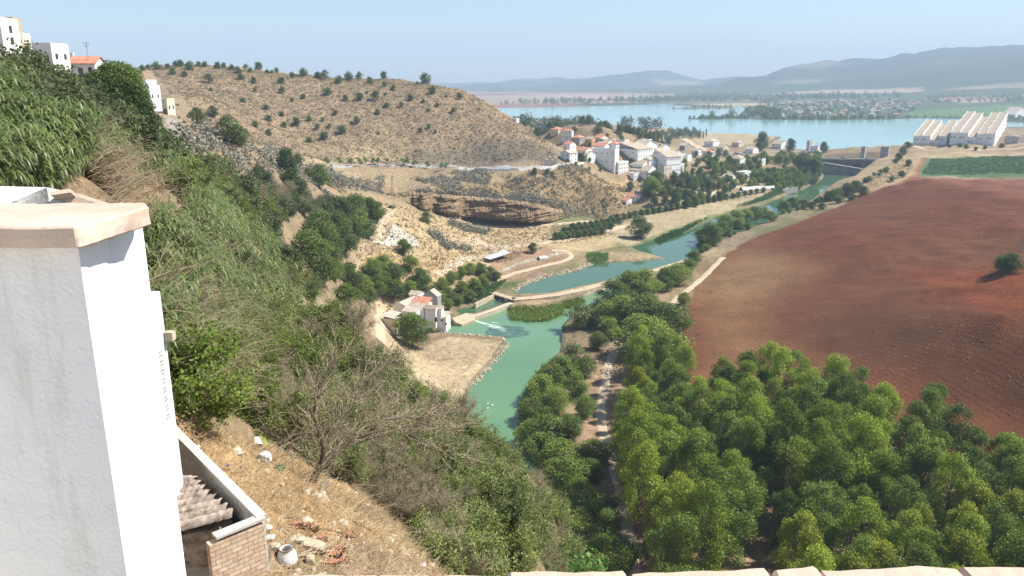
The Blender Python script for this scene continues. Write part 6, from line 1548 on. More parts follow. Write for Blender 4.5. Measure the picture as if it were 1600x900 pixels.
def bush_proto(key, Rr, H, nleaf, leaf, mat, ntw, seed, twmat='twig', twr=.012, fine=3):
    r = np.random.default_rng(seed); rr_ = random.Random(seed)
    nb = 26; base = np.stack([r.normal(size=nb) * .25, r.normal(size=nb) * .25, np.full(nb, -.3)], 1)
    a = r.uniform(0, 6.28, nb); el = r.uniform(.35, 1.35, nb); L = r.uniform(.6, 1.0, nb)
    tip = base + np.stack([np.cos(a) * np.cos(el) * Rr * 1.1, np.sin(a) * np.cos(el) * Rr * 1.1, np.sin(el) * H + .3], 1) * L[:, None]
    b1 = tubes_np(base, tip, twr * 2.6, twr, np.stack([np.zeros(nb), np.zeros(nb), np.full(nb, .25)], 1), 3)
    k = r.integers(0, nb, ntw); t = r.uniform(.3, 1, ntw)[:, None]; S = base[k] * (1 - t) + tip[k] * t + np.array([0, 0, .2])
    d = unit(unit(tip[k] - base[k]) + r.normal(size=(ntw, 3)) * .6 + np.array([0, 0, .15])); E = S + d * r.uniform(.3, 1.0, (ntw, 1)) * Rr * .42
    b2 = tubes_np(S, E, twr * .8, twr * .35, r.normal(size=(ntw, 3)) * .05, 2)
    k2 = r.integers(0, ntw, ntw * fine); t2 = r.uniform(.2, 1, ntw * fine)[:, None]; S2 = S[k2] * (1 - t2) + E[k2] * t2
    E2 = S2 + unit(d[k2] + r.normal(size=(ntw * fine, 3)) * .7) * r.uniform(.12, .4, (ntw * fine, 1)); b3 = tubes_np(S2, E2, twr * .45, twr * .25)
    p = Proto(); p.H = H; p.W = Rr
    p.trunk = mesh_np(key + '_branches', *join([b1, b2, b3]), M_[twmat])
    kk = r.integers(0, len(E2), nleaf); tt = r.uniform(.1, 1.15, nleaf)[:, None]; P = S2[kk] * (1 - tt) + E2[kk] * tt + r.normal(size=(nleaf, 3)) * leaf * .9
    N = unit(r.normal(size=(nleaf, 3)) + np.array([0, 0, .7])); v, f = leaf_quads(P, N, leaf, .62, r)
    p.crown = mesh_np(key + '_foliage', v, f, M_[mat])
    PROTO.setdefault(key, []).append(p)
for sd in (1, 2, 3): bush_proto('nearleafy', 2.0, 2.4, 11000, .105, 'leaf_bush', 420, sd)
for sd in (4, 5): bush_proto('neartwiggy', 2.1, 2.3, 3600, .07, 'leaf_grey', 700, sd, fine=6)
for sd in (6, 7): bush_proto('nearbare', 2.2, 2.4, 2600, .06, 'leaf_grey', 800, sd, fine=7, twr=.012)
for sd in (8, 9): bush_proto('nearbroad', 2.2, 2.8, 9000, .12, 'leaf_bank', 300, sd)
for sd in (10, 11): bush_proto('fardull', 2.6, 3.2, 4200, .26, 'leaf_olive', 160, sd, twr=.02)
def bush(px, py, key, s, label, group, near=10, far=75, name='shrub', sink=.25, h=1.6):
    p = hit(px, py, h * s, near, far)
    if p is None: return
    P = random.choice(PROTO[key]); e = empty(name, (p.x, p.y, p.z - sink), random.uniform(0, 6.28), label, 'shrub', group); e.scale = (s * random.uniform(.9, 1.15), s * random.uniform(.9, 1.15), s)
    link('branches', P.trunk, e); link('foliage', P.crown, e)
def bush_area(poly, nn, sep, keys, s0, s1, label, group, sd, near=10, far=75, name='shrub', h=1.6, mid=''):
    r = random.Random(sd); P = poly_world(poly, h, near, far); pts = scatter(P, nn, sep, r)
    for x, y in pts:
        z = g(x, y); key = r.choice(keys); s = r.uniform(s0, s1); Q = r.choice(PROTO[key])
        u_, v_ = project(x, y, z + Q.H * s)
        if u_ < 300 and v_ < np.interp(u_, SKX, SKY_): continue
        ub, vb = project(x, y, z)
        if inside(YDP, np.array([ub]), np.array([vb]))[0]: continue
        kind_ = {'nearleafy': 'leafy yellow-green', 'neartwiggy': 'grey-green twiggy', 'nearbare': 'almost bare grey', 'nearbroad': 'bright green broad-leaved', 'fardull': 'dull green'}[key]
        nm2 = {'nearleafy': 'leafy_shrub', 'neartwiggy': 'twiggy_shrub', 'nearbare': 'bare_shrub', 'nearbroad': 'broadleaf_shrub', 'fardull': 'slope_bush'}[key]
        e = empty(nm2, (x, y, z - .25), r.uniform(0, 6.28), kind_ + ' ' + label, 'shrub', kind_ + ' ' + group); e.scale = (s * r.uniform(.9, 1.15), s * r.uniform(.9, 1.15), s * r.uniform(.85, 1.1))
        link('branches', Q.trunk, e); link('foliage', Q.crown, e)
random.seed(11)
bush_area([(400, 400), (470, 400), (500, 440), (555, 485), (588, 530), (600, 590), (520, 610), (440, 600), (400, 520)], 110, 1.9, ['nearleafy', 'nearleafy', 'nearbroad', 'neartwiggy'], .9, 1.35, 'shrub on the slope between reeds and mill', 'shrubs on the slope above the mill', 1, 28, 95)
bush_area([(285, 520), (400, 500), (430, 600), (420, 680), (330, 650), (285, 620)], 30, 1.7, ['nearbroad', 'nearbroad', 'nearleafy'], .8, 1.15, 'shrub in the shaded hollow right of the white walls', 'shrubs right of the white walls', 2, 22, 60)
bush_area([(430, 600), (560, 560), (630, 580), (715, 630), (728, 665), (640, 690), (520, 690), (440, 690)], 95, 1.7, ['neartwiggy', 'neartwiggy', 'nearleafy', 'nearleafy', 'nearbare'], .85, 1.3, 'shrub behind the bare leaning tree', 'shrubs behind the bare tree', 3, 26, 90)
bush_area([(480, 740), (560, 700), (660, 720), (690, 800), (670, 880), (640, 860), (560, 800)], 60, 1.15, ['nearbare', 'neartwiggy', 'neartwiggy', 'nearleafy'], .65, 1.0, 'shrub along the lower edge of the littered bank', 'shrubs along the littered bank', 4, 20, 50, h=1.2)
bush_area([(680, 680), (740, 670), (800, 700), (860, 740), (890, 800), (895, 880), (800, 900), (690, 900), (690, 780)], 110, 1.7, ['nearleafy', 'nearleafy', 'nearleafy', 'neartwiggy'], .8, 1.25, 'shrub on the steep bank above the river bend', 'shrubs above the river bend', 5, 26, 75, h=2.0)
bush_area([(0, 70), (60, 92), (150, 112), (215, 128), (262, 205), (300, 245), (230, 225), (150, 180), (80, 140), (0, 110)], 170, 3.4, ['fardull'], .8, 1.5, 'bush on the upper slope below the skyline houses', 'bushes below the skyline houses', 6, 60, 260, h=2.5)
for px, py, h in ((165, 106, 6), (178, 102, 7), (192, 105, 7), (205, 116, 6), (152, 116, 5), (190, 130, 6), (212, 140, 5), (222, 162, 5), (232, 182, 4), (205, 150, 6), (175, 130, 6)):
    tree_px('dark', px, py, None, h=h, near=120, far=275, name='dense_tree', cat='tree', wide=1.15, label='dense dark tree on the left ridge before the white stepped house', group='dense trees on the left ridge')
bush_area([(300, 262), (345, 268), (400, 285), (440, 305), (475, 340), (492, 400), (490, 450), (450, 420), (400, 350), (340, 300)], 190, 2.6, ['fardull', 'fardull', 'nearleafy'], 1.1, 1.8, 'bush on the slope between reeds and very dark trees', 'bushes between reeds and dark trees', 8, 55, 250, h=2.5)
bush_area([(400, 262), (440, 285), (500, 300), (545, 330), (500, 345), (450, 335), (420, 315), (385, 290)], 110, 3.4, ['fardull', 'fardull', 'neartwiggy'], 1.3, 2.1, 'bush on the slope between prickly pears and the tree clump', 'bushes below the prickly pears', 9, 120, 430, h=2.5)
for px, py, h in ((285, 262, 3), (300, 268, 3), (330, 290, 3.2), (345, 275, 3), (390, 300, 4), (410, 320, 4), (360, 310, 3.5), (425, 335, 4), (375, 330, 4), (440, 315, 4), (450, 345, 5), (400, 290, 4), (470, 340, 5), (340, 250, 3)):
    bush(px, py, 'nearleafy' if px % 2 else 'nearbroad', h / 2.4, 'green bush on the slope below the prickly pears', 'bushes below the prickly pears', 60, 260)
# steep bank above the hidden bend
r_b = random.Random(77); SBX = [690, 740, 800, 870, 893, 903, 915]; SBY = [612, 650, 705, 757, 790, 850, 960]
for _ in range(400):
    px_, rr_ = r_b.uniform(700, 905), r_b.uniform(40, 84); a_ = math.atan((px_ - 800) / (FPX * CP)); X_, Y_ = rr_ * math.sin(a_), rr_ * math.cos(a_); key = r_b.choice(['nearleafy', 'nearleafy', 'neartwiggy']); s_ = r_b.uniform(.8, 1.3)
    u_, v_ = project(X_, Y_, g(X_, Y_) + 2.3 * s_)
    if v_ < np.interp(u_ + 12, SBX, SBY) or v_ > 930: continue
    Q = r_b.choice(PROTO[key]); nm_ = 'leafy yellow-green' if key == 'nearleafy' else 'grey-green twiggy'
    e = empty('bank_shrub', (X_, Y_, g(X_, Y_) - .25), r_b.uniform(0, 6.28), nm_ + ' shrub at the outer edge of the steep bank over the river', 'shrub', nm_ + ' shrubs over the river'); e.scale = (s_, s_, s_)
    link('branches', Q.trunk, e); link('foliage', Q.crown, e)
# giant reeds
def reeds(name, poly, nn, hgt, leafL, nl, mat, sd, near, far, lean=(.25, -.05), stalk=True, leafw=.05, h=2.0, cl=2.4):
    r = np.random.default_rng(sd); P = poly_world(poly, h, near, far)
    x0, y0 = P.min(0); x1, y1 = P.max(0); X = r.uniform(x0, x1, nn * 12); Y = r.uniform(y0, y1, nn * 12); k = inside(P, X, Y); X, Y = X[k], Y[k]
    k = vnoise(X / cl, Y / cl) + .3 * vnoise(X / 1.1 + 5, Y / 1.1) > -.12; X, Y = X[k], Y[k]
    u_, v_ = project(X, Y, ground(X, Y) + hgt * .95); k = v_ > np.interp(u_, SKX, SKY_) + 12; X, Y = X[k][:nn], Y[k][:nn]; n_ = len(X)
    Zg = ground(X, Y) - .1; H = hgt * r.uniform(.55, 1.1, n_) * (.8 + .5 * (vnoise(X / 3, Y / 3) + .5))
    base = np.stack([X, Y, Zg], 1); top = base + np.stack([H * (lean[0] + r.normal(size=n_) * .18), H * (lean[1] + r.normal(size=n_) * .18), H], 1)
    if stalk: tag(link(name + '_canes', mesh_np(name + '_canes', *tubes_np(base, top, .016, .008), M_['cane'])), kind='stuff')
    k = np.repeat(np.arange(n_), nl); t = np.tile(np.linspace(.25, 1.0, nl), n_) + r.normal(size=len(k)) * .03; C = base[k] * (1 - t[:, None]) + top[k] * t[:, None]
    a = r.uniform(0, 6.28, len(k)); d = np.stack([np.cos(a), np.sin(a), np.zeros(len(k))], 1); L = (leafL * r.uniform(.6, 1.15, len(k)))[:, None]
    side = np.stack([-np.sin(a), np.cos(a), np.zeros(len(k))], 1); w = leafw * r.uniform(.7, 1.2, (len(k), 1)); up = np.array([0, 0, 1.0])
    dr = r.uniform(.2, 1.0, (len(k), 1)); p0 = C; p1 = C + d * L * .45 + up * L * .35; p2 = C + d * L * .8 + up * L * (.35 - .3 * dr); p3 = C + d * L * 1.0 + up * L * (.2 - .75 * dr)
    V = np.stack([p0 - side * w * .3, p0 + side * w * .3, p1 - side * w * .5, p1 + side * w * .5, p2 - side * w * .4, p2 + side * w * .4, p3 - side * w * .04, p3 + side * w * .04], 1).reshape(-1, 3)
    F = (np.arange(len(k))[:, None, None] * 8 + np.array([(0, 1, 3, 2), (2, 3, 5, 4), (4, 5, 7, 6)])[None]).reshape(-1, 4)
    tag(link(name, mesh_np(name, V, F, M_[mat])), kind='stuff')
reeds('giant_reeds', [(-60, 200), (80, 200), (160, 250), (230, 300), (235, 330), (-60, 330)], 700, 2.7, .85, 12, 'leaf_reed_dark', 1, 7, 32, leafw=.085)
reeds('giant_reeds', [(-60, 120), (60, 130), (160, 170), (240, 220), (200, 260), (80, 240), (-60, 240)], 2000, 2.9, .85, 11, 'leaf_reed', 2, 24, 75, leafw=.11)
reeds('giant_reeds', [(160, 160), (240, 215), (330, 260), (400, 330), (440, 380), (360, 340), (250, 270), (170, 220)], 1300, 3.2, .95, 11, 'leaf_reed', 3, 40, 120, leafw=.13)
reeds('giant_reeds', [(225, 330), (300, 300), (380, 340), (440, 380), (480, 430), (460, 480), (380, 470), (300, 440), (225, 430)], 3000, 2.7, .75, 11, 'leaf_reed', 4, 20, 80, leafw=.095)
reeds('giant_reeds', [(225, 420), (320, 440), (420, 470), (430, 520), (330, 530), (240, 520)], 1500, 2.4, .6, 10, 'leaf_reed', 5, 18, 60, leafw=.05)
reeds('slope_reeds', [(250, 240), (330, 262), (420, 330), (470, 400), (470, 440), (380, 350), (300, 300)], 1500, 3.0, 1.0, 9, 'leaf_reed', 6, 50, 200, leafw=.14)
# bent dry canes
def canes(name, poly, nn, L0, L1, sd, near, far, h=1.5, az=0.0, saz=.5, el=.25, rad=.013, mat='cane'):
    r = np.random.default_rng(sd); P = poly_world(poly, h, near, far); x0, y0 = P.min(0); x1, y1 = P.max(0)
    X = r.uniform(x0, x1, nn * 12); Y = r.uniform(y0, y1, nn * 12); k = inside(P, X, Y); X, Y = X[k][:nn], Y[k][:nn]; n_ = len(X)
    Zg = ground(X, Y) + r.uniform(0, h * 1.2, n_); L = r.uniform(L0, L1, n_); a = az + r.normal(size=n_) * saz; e = el + r.normal(size=n_) * .3
    S = np.stack([X, Y, Zg], 1); E = S + np.stack([np.cos(a) * np.cos(e) * L, np.sin(a) * np.cos(e) * L, np.sin(e) * L], 1)
    bend = np.stack([np.zeros(n_), np.zeros(n_), L * r.uniform(.02, .10, n_)], 1)
    tag(link(name, mesh_np(name, *tubes_np(S, E, rad, rad * .4, bend, 3), M_[mat])), kind='stuff')
canes('dry_canes', [(110, 200), (230, 190), (320, 250), (330, 300), (240, 330), (150, 300)], 520, 1.5, 3.8, 1, 18, 80, az=.3, saz=.5, h=2.2)
canes('dry_canes', [(225, 350), (330, 340), (440, 380), (470, 440), (430, 520), (240, 520)], 1100, 1.0, 3.0, 2, 16, 75, az=.2, saz=.6, h=2.4, rad=.011)
M_['cane_brown'] = noisemat('brown_canes', (.14, .08, .05), (.34, .22, .14), .8, bump=0)
canes('brown_canes', [(230, 400), (330, 400), (430, 430), (440, 500), (240, 520)], 1000, .8, 2.4, 3, 16, 70, az=.1, saz=.5, h=2.2, mat='cane_brown', rad=.010)
canes('grey_twigs', [(430, 560), (560, 540), (640, 600), (560, 680), (450, 660)], 900, .5, 1.6, 4, 25, 80, az=.8, saz=1.4, el=.5, h=2.2, mat='twig', rad=.008)

# the bare leaning tree
random.seed(5)
p = hit(490, 748, .3, 12, 60); bt = empty('bare_tree', p, 0, 'leaning bare tree with long dark boughs reaching over the bank', 'tree')
dist_ = math.hypot(p.x, p.y); br_ = MB(); tw_S, tw_E = [], []
def bough(pts, r0):
    P = [atD(px, py, d) - p for px, py, d in pts]; br_.tube(P, [r0 * (1 - .8 * i / (len(P) - 1)) for i in range(len(P))], 6)
    for i in range(len(P) - 1):
        for k in range(16):
            t = random.random(); s = P[i].lerp(P[i + 1], t); dr = ((P[i + 1] - P[i]).normalized() + Vector((random.gauss(0, .6), random.gauss(0, .6), random.gauss(.35, .5)))).normalized()
            L = random.uniform(.5, 1.9); e_ = s + dr * L; tw_S.append(s); tw_E.append(e_)
            for _ in range(6):
                u = random.random(); s2 = s.lerp(e_, u); d2_ = (dr + Vector((random.gauss(0, .7), random.gauss(0, .7), random.gauss(.2, .5)))).normalized(); tw_S.append(s2); tw_E.append(s2 + d2_ * random.uniform(.25, .8))
D0 = dist_
bough([(488, 752, D0), (500, 730, D0 + .3), (530, 700, D0 + 1), (590, 680, D0 + 2.5), (625, 672, D0 + 3.5)], .13)
bough([(560, 688, D0 + 1.8), (600, 655, D0 + 2.5), (660, 650, D0 + 4), (690, 648, D0 + 5)], .07)
bough([(625, 672, D0 + 3.5), (655, 666, D0 + 4), (710, 668, D0 + 5.5)], .06)
bough([(630, 674, D0 + 3.5), (660, 690, D0 + 4), (690, 705, D0 + 4.5)], .05)
bough([(500, 730, D0 + .3), (510, 680, D0 + .8), (545, 640, D0 + 1.5), (570, 600, D0 + 2.5), (605, 570, D0 + 3.2)], .08)
bough([(505, 700, D0 + .5), (490, 650, D0 + 1), (500, 600, D0 + 1.5), (530, 560, D0 + 2)], .06)
br_.build('trunk', M_['bark'], bt, smooth=True)
o = link('twigs', mesh_np('twigs', *tubes_np(np.array([tuple(v) for v in tw_S]), np.array([tuple(v) for v in tw_E]), .012, .004), M_['twig']), bt)
r = np.random.default_rng(3); tE = np.array([tuple(v) for v in tw_E]); k = r.integers(0, len(tE), 5200); v_, f_ = leaf_quads(tE[k] + r.normal(size=(5200, 3)) * .12, unit(r.normal(size=(5200, 3)) + np.array([0, 0, .6])), .07, .6, r)
link('leaves', mesh_np('bare_tree_leaves', v_, f_, M_['leaf_grey']), bt)

# littered bank: straw, stones, sticks
canes('dry_grass', YD, 15000, .15, .6, 11, 9, 60, h=.08, az=0, saz=3, el=.3, rad=.008, mat='straw')
canes('dry_sticks', YD, 420, .5, 1.8, 12, 9, 60, h=.15, az=0, saz=3, el=.1, rad=.010, mat='twig')
rr = np.random.default_rng(3); Pw = poly_world(YD, 0, 9, 60)
A_ = np.array(scatter(Pw, 900, 0, random.Random(9))); rocks_at('bank_stones', A_[:, 0], A_[:, 1], .02, .09, 'rock', rr)
A_ = np.array(scatter(Pw, 60, 0, random.Random(10))); rocks_at('bank_rocks', A_[:, 0], A_[:, 1], .08, .22, 'rock', rr)

# ------------------------------------------------------------------ masonry around the viewer
def brickmat(name, c1, c2, mort, scale=1.0, bw=.25, bh=.065, ms=.012, bump=.5):
    m, n, l, b = newmat(name); tc = n.new('ShaderNodeTexCoord'); sp = n.new('ShaderNodeSeparateXYZ'); cb = n.new('ShaderNodeCombineXYZ'); l.new(tc.outputs['Object'], sp.inputs[0])
    ad = n.new('ShaderNodeMath'); l.new(sp.outputs[0], ad.inputs[0]); l.new(sp.outputs[1], ad.inputs[1]); l.new(ad.outputs[0], cb.inputs[0]); l.new(sp.outputs[2], cb.inputs[1])
    nz_ = n.new('ShaderNodeTexNoise'); nz_.inputs['Scale'].default_value = 6; l.new(tc.outputs['Object'], nz_.inputs['Vector'])
    mxv = n.new('ShaderNodeVectorMath'); mxv.operation = 'MULTIPLY_ADD'; l.new(nz_.outputs['Color'], mxv.inputs[0]); mxv.inputs[1].default_value = (.02, .02, 0); l.new(cb.outputs[0], mxv.inputs[2])
    t = n.new('ShaderNodeTexBrick'); l.new(mxv.outputs[0], t.inputs['Vector']); t.inputs['Scale'].default_value = scale; t.inputs['Brick Width'].default_value = bw; t.inputs['Row Height'].default_value = bh; t.inputs['Mortar Size'].default_value = ms
    t.inputs['Color1'].default_value = (*c1, 1); t.inputs['Color2'].default_value = (*c2, 1); t.inputs['Mortar'].default_value = (*mort, 1)
    nn_ = n.new('ShaderNodeTexNoise'); nn_.inputs['Scale'].default_value = 9; nn_.inputs['Detail'].default_value = 6; l.new(tc.outputs['Object'], nn_.inputs['Vector'])
    mr = n.new('ShaderNodeMapRange'); mr.inputs[1].default_value = .3; mr.inputs[2].default_value = .7; mr.inputs[3].default_value = .78; mr.inputs[4].default_value = 1.15; l.new(nn_.outputs[0], mr.inputs[0])
    vs_ = n.new('ShaderNodeVectorMath'); vs_.operation = 'SCALE'; l.new(t.outputs['Color'], vs_.inputs[0]); l.new(mr.outputs[0], vs_.inputs['Scale']); l.new(vs_.outputs[0], b.inputs['Base Color'])
    bp = n.new('ShaderNodeBump'); bp.inputs['Strength'].default_value = bump; bp.inputs['Distance'].default_value = .015; iv = n.new('ShaderNodeMath'); iv.operation = 'SUBTRACT'; iv.inputs[0].default_value = 1; l.new(t.outputs['Fac'], iv.inputs[1])
    l.new(iv.outputs[0], bp.inputs['Height']); l.new(bp.outputs[0], b.inputs['Normal']); b.inputs['Roughness'].default_value = .9
    M_[name] = m
brickmat('painted_brick', (.56, .54, .49), (.48, .46, .41), (.22, .20, .17), ms=.006, bw=.5, bh=.2)
brickmat('orange_brick', (.60, .40, .26), (.70, .53, .37), (.26, .21, .16), ms=.008, bw=.24, bh=.11)
brickmat('hollow_brick', (.45, .19, .10), (.52, .25, .14), (.10, .06, .04), ms=.012, bw=.08, bh=.05)
M_['stone_coping'] = noisemat('pink_coping_stone', (.46, .33, .25), (.62, .48, .38), 2.2, bump=.5, bscale=28, bdist=.01, detail=9)
M_['cap'] = noisemat('weathered_cap', (.42, .38, .32), (.64, .60, .53), 3, bump=.4, bscale=20)
M_['old_tile'] = noisemat('old_roof_tile', (.15, .115, .09), (.46, .37, .30), 4.5, bump=.6, bscale=22, bdist=.02, detail=9)
M_['plaster_rough'] = noisemat('rough_whitewash', (.50, .50, .49), (.80, .80, .78), 5, bump=.8, bscale=30, bdist=.02, detail=9)
import bmesh
def rough_block(name, mat, poly, z0, z1, cuts, amp, seed, parent=None, freq=9.0, keep_top=.35):
    """stone with uneven broken edges from a plan outline"""
    c = Vector((sum(p[0] for p in poly) / len(poly), sum(p[1] for p in poly) / len(poly), (z0 + z1) / 2))
    bm = bmesh.new(); lo = [bm.verts.new((p[0] - c.x, p[1] - c.y, z0 - c.z)) for p in poly]; hi = [bm.verts.new((p[0] - c.x, p[1] - c.y, z1 - c.z)) for p in poly]
    n_ = len(poly); bm.faces.new(lo[::-1]); bm.faces.new(hi)
    for i in range(n_): bm.faces.new((lo[i], lo[(i + 1) % n_], hi[(i + 1) % n_], hi[i]))
    bmesh.ops.recalc_face_normals(bm, faces=bm.faces)
    bmesh.ops.triangulate(bm, faces=[f for f in bm.faces if len(f.verts) > 4])
    bmesh.ops.bevel(bm, geom=[e for e in bm.edges if len(e.link_faces) == 2 and e.calc_face_angle(0) > .5], offset=min(.004, (z1 - z0) * .1), segments=1, affect='EDGES')
    for _ in range(cuts): 
        es = [e for e in bm.edges if e.calc_length() > .02]
        if es: bmesh.ops.subdivide_edges(bm, edges=es, cuts=1, use_grid_fill=True)
    for v in bm.verts:
        q = (v.co + c) * freq + Vector((seed, 0, 0)); d = Vector((mnoise.noise(q), mnoise.noise(q + Vector((31, 0, 0))), mnoise.noise(q + Vector((0, 57, 0))) * keep_top)) * amp + Vector((mnoise.noise(q * 3.1), mnoise.noise(q * 3.1 + Vector((9, 0, 0))), mnoise.noise(q * 3.1 + Vector((0, 9, 0))) * keep_top)) * amp * .45
        v.co += d
    me = bpy.data.meshes.new(name); bm.to_mesh(me); bm.free(); me.materials.append(M_[mat])
    o = link(name, me, parent, c - (parent.location if parent else Vector((0, 0, 0)))); return o
# white pillar-like end of the wall
zt = 104.66
A = atZ(121, 380, zt); B = atZ(221, 341, zt); Cc = atZ(-260, 383, zt)
ab_ = (B - A); leftd = (Cc - A)
pil = empty('white_wall', (A.x, A.y, 92), 0, 'thick whitewashed wall end filling the left foreground, capped with pink stone', 'wall')
pl = [(A.x, A.y), (B.x, B.y), (B.x + leftd.x, B.y + leftd.y), (A.x + leftd.x, A.y + leftd.y)]
bm = bmesh.new(); n_ = 4; S_ = 44
mbw = MB().prism(pl, 90, zt)
o = mbw.build('wall', M_['limewash'], pil); o.location = -pil.location
zc = zt + .048
c1, c2, c3, c4, c5 = atZ(-260, 353, zc), atZ(116, 355, zc), atZ(236, 322, zc), atZ(226, 316.5, zc), atZ(-260, 320, zc)
m1 = c2.lerp(c3, .5); 
e_dir = (c2 - c1)
def pt(v): return (v.x, v.y)
k1 = c1.lerp(c2, .45); k5 = c5.lerp(c4, .45)
rough_block('coping_stone', 'stone_coping', [pt(k1.lerp(c2, .01)), pt(c2), pt(c2.lerp(c3, .8)), pt(c3), pt(c4), pt(k5.lerp(c4, .01))], zt + .002, zc, 5, .009, 2, pil, freq=13, keep_top=.25)
rough_block('coping_stone', 'stone_coping', [pt(c1), pt(k1), pt(k5), pt(c5)], zt + .002, zc, 4, .0065, 5, pil, freq=16, keep_top=.25)
# low wall just behind with sloping brick cap
lw = empty('rough_wall', atD(0, 300, 3.6), 0, 'lumpy whitewashed wall with a sloping brick edge behind the pink capped wall', 'wall')
q0, q1, q2_, q3 = atD(-160, 309, 3.6), atD(8, 311, 3.6), atD(50, 318, 3.75), atD(100, 334, 3.9)
mb = MB()
for a_, b_ in ((q0, q1), (q1, q2_), (q2_, q3)):
    back = Vector((.05, .2, 0)); mb.prism([(a_.x, a_.y), (b_.x, b_.y), (b_.x + back.x, b_.y + back.y), (a_.x + back.x, a_.y + back.y)], 100, [a_.z - .02, b_.z - .02, b_.z + .02, a_.z + .02])
o = mb.build('wall', M_['plaster_rough'], lw); o.location = -lw.location
for a_, b_, sd in ((q1 + Vector((.12, .1, 0)), q2_ + Vector((.05, .1, 0)), 3), (q2_ + Vector((.06, .1, 0)), q3 + Vector((.08, .1, 0)), 4)):
    mb = MB(); d = Vector((.03, .09, .0)); mb.add([a_, b_, b_ + d, a_ + d] + [v + Vector((0, 0, .016)) for v in (a_, b_, b_ + d, a_ + d)], [(0, 3, 2, 1), (4, 5, 6, 7), (0, 1, 5, 4), (1, 2, 6, 5), (2, 3, 7, 6), (3, 0, 4, 7)])
    o = mb.build('edge_brick', M_['stone_coping'], lw); o.location = -lw.location
# bottom parapet
zp = 104.52; E1, E2 = atZ(330, 899, zp), atZ(1680, 882.5, zp); par = empty('parapet', (E1.x, E1.y, 100), 0, 'low parapet topped with pink bricks along the bottom edge of the photo', 'wall')
dd = (E2 - E1); nn2 = Vector((dd.y, -dd.x, 0)).normalized() * .26
o = MB().prism([pt(E1 - dd * .6 + nn2 * .93), pt(E2 + dd * .3 + nn2 * .93), pt(E2 + dd * .3 + nn2 * .04), pt(E1 - dd * .6 + nn2 * .04)], 98, zp - .047).build('wall', M_['white'], par); o.location = -par.location
js = [-.6, -.42, -.25, -.09, .055, .19, .335, .475, .64, .70, .86, 1.0, 1.16, 1.3]
for i in range(len(js) - 1):
    a_ = E1 + dd * (js[i] + .0012); b_ = E1 + dd * (js[i + 1] - .0012); off = nn2 * random.uniform(-.003, .005)
    rough_block('coping_brick', 'stone_coping', [pt(a_ + nn2), pt(b_ + nn2), pt(b_ + off), pt(a_ + off)], zp - .045, zp + random.uniform(-.002, .003), 3, .006, i * 3.7, par, freq=22, keep_top=.3)
# tall white wall further down with perforated vents
F1, F2 = atD(205, 452, 17.4), atD(250, 455, 18.5); z_t = F2.z
tw = empty('vented_wall', (F2.x, F2.y, 94), 0, 'tall white wall with a column of small perforated vents, beyond the big white wall', 'wall')
dv = (F2 - F1); dv.z = 0; nv = Vector((dv.y, -dv.x, 0)).normalized()
o = MB().prism([pt(F1 - dv), pt(F2), pt(F2 - nv * .5), pt(F1 - dv - nv * .5)], 90, z_t).build('wall', M_['plaster_rough'], tw); o.location = -tw.location
o = MB().box((F2.x + nv.x * .1, F2.y + nv.y * .1, atD(262, 524, 18.5).z), (.18, .2, .2), math.atan2(dv.y, dv.x)).build('bracket', M_['rock'], tw); o.location = -tw.location
vm_ = MB(); 
for r_i in range(2):
    for c_i in range(4): vm_.box((-.12 + c_i * .08, 0, -.04 + r_i * .08), (.035, .03, .035))
vm_ = vm_.mesh('vent', M_['greywall'])
for k in range(8):
    zz = atD(260, 545 + k * 14, 18.5).z; o = link('vent', vm_, tw, F2 - dv.normalized() * .42 + nv * .0 - tw.location); o.location.z = zz - tw.location.z; o.rotation_euler = (0, 0, math.atan2(dv.y, dv.x))
# boundary wall
zb_ = 95.85; P0, P1, P2 = atZ(266, 664, zb_), atZ(408, 806, zb_), atZ(338, 834, zb_)
bw = empty('brick_boundary_wall', (P1.x, P1.y, 92), math.atan2((P1 - P0).y, (P1 - P0).x), 'pale painted brick garden wall running down to a corner with orange bricks', 'wall')
Lw = (P1 - P0).length; Lw0 = Lw + 1.0
MB().box((-Lw0 / 2, 0, 1.9), (Lw0, .16, 3.8)).build('wall', M_['painted_brick'], bw)
MB().box((-Lw0 / 2, 0, 3.83), (Lw0 + .04, .22, .06)).build('cap', M_['cap'], bw)
d2v = (P2 - P1); L2 = d2v.length; a2 = math.atan2(d2v.y, d2v.x) - bw.rotation_euler.z
o = MB().box((L2 / 2 + .1, 0, 1.85), (L2 + .2, .17, 3.7)).build('corner_wall', M_['orange_brick'], bw); o.rotation_euler = (0, 0, a2); o.location = (0.0, 0, 0)
o = MB().box((L2 / 2, 0, 3.81), (L2 + .1, .24, .06)).build('cap', M_['cap'], bw); o.rotation_euler = (0, 0, a2)
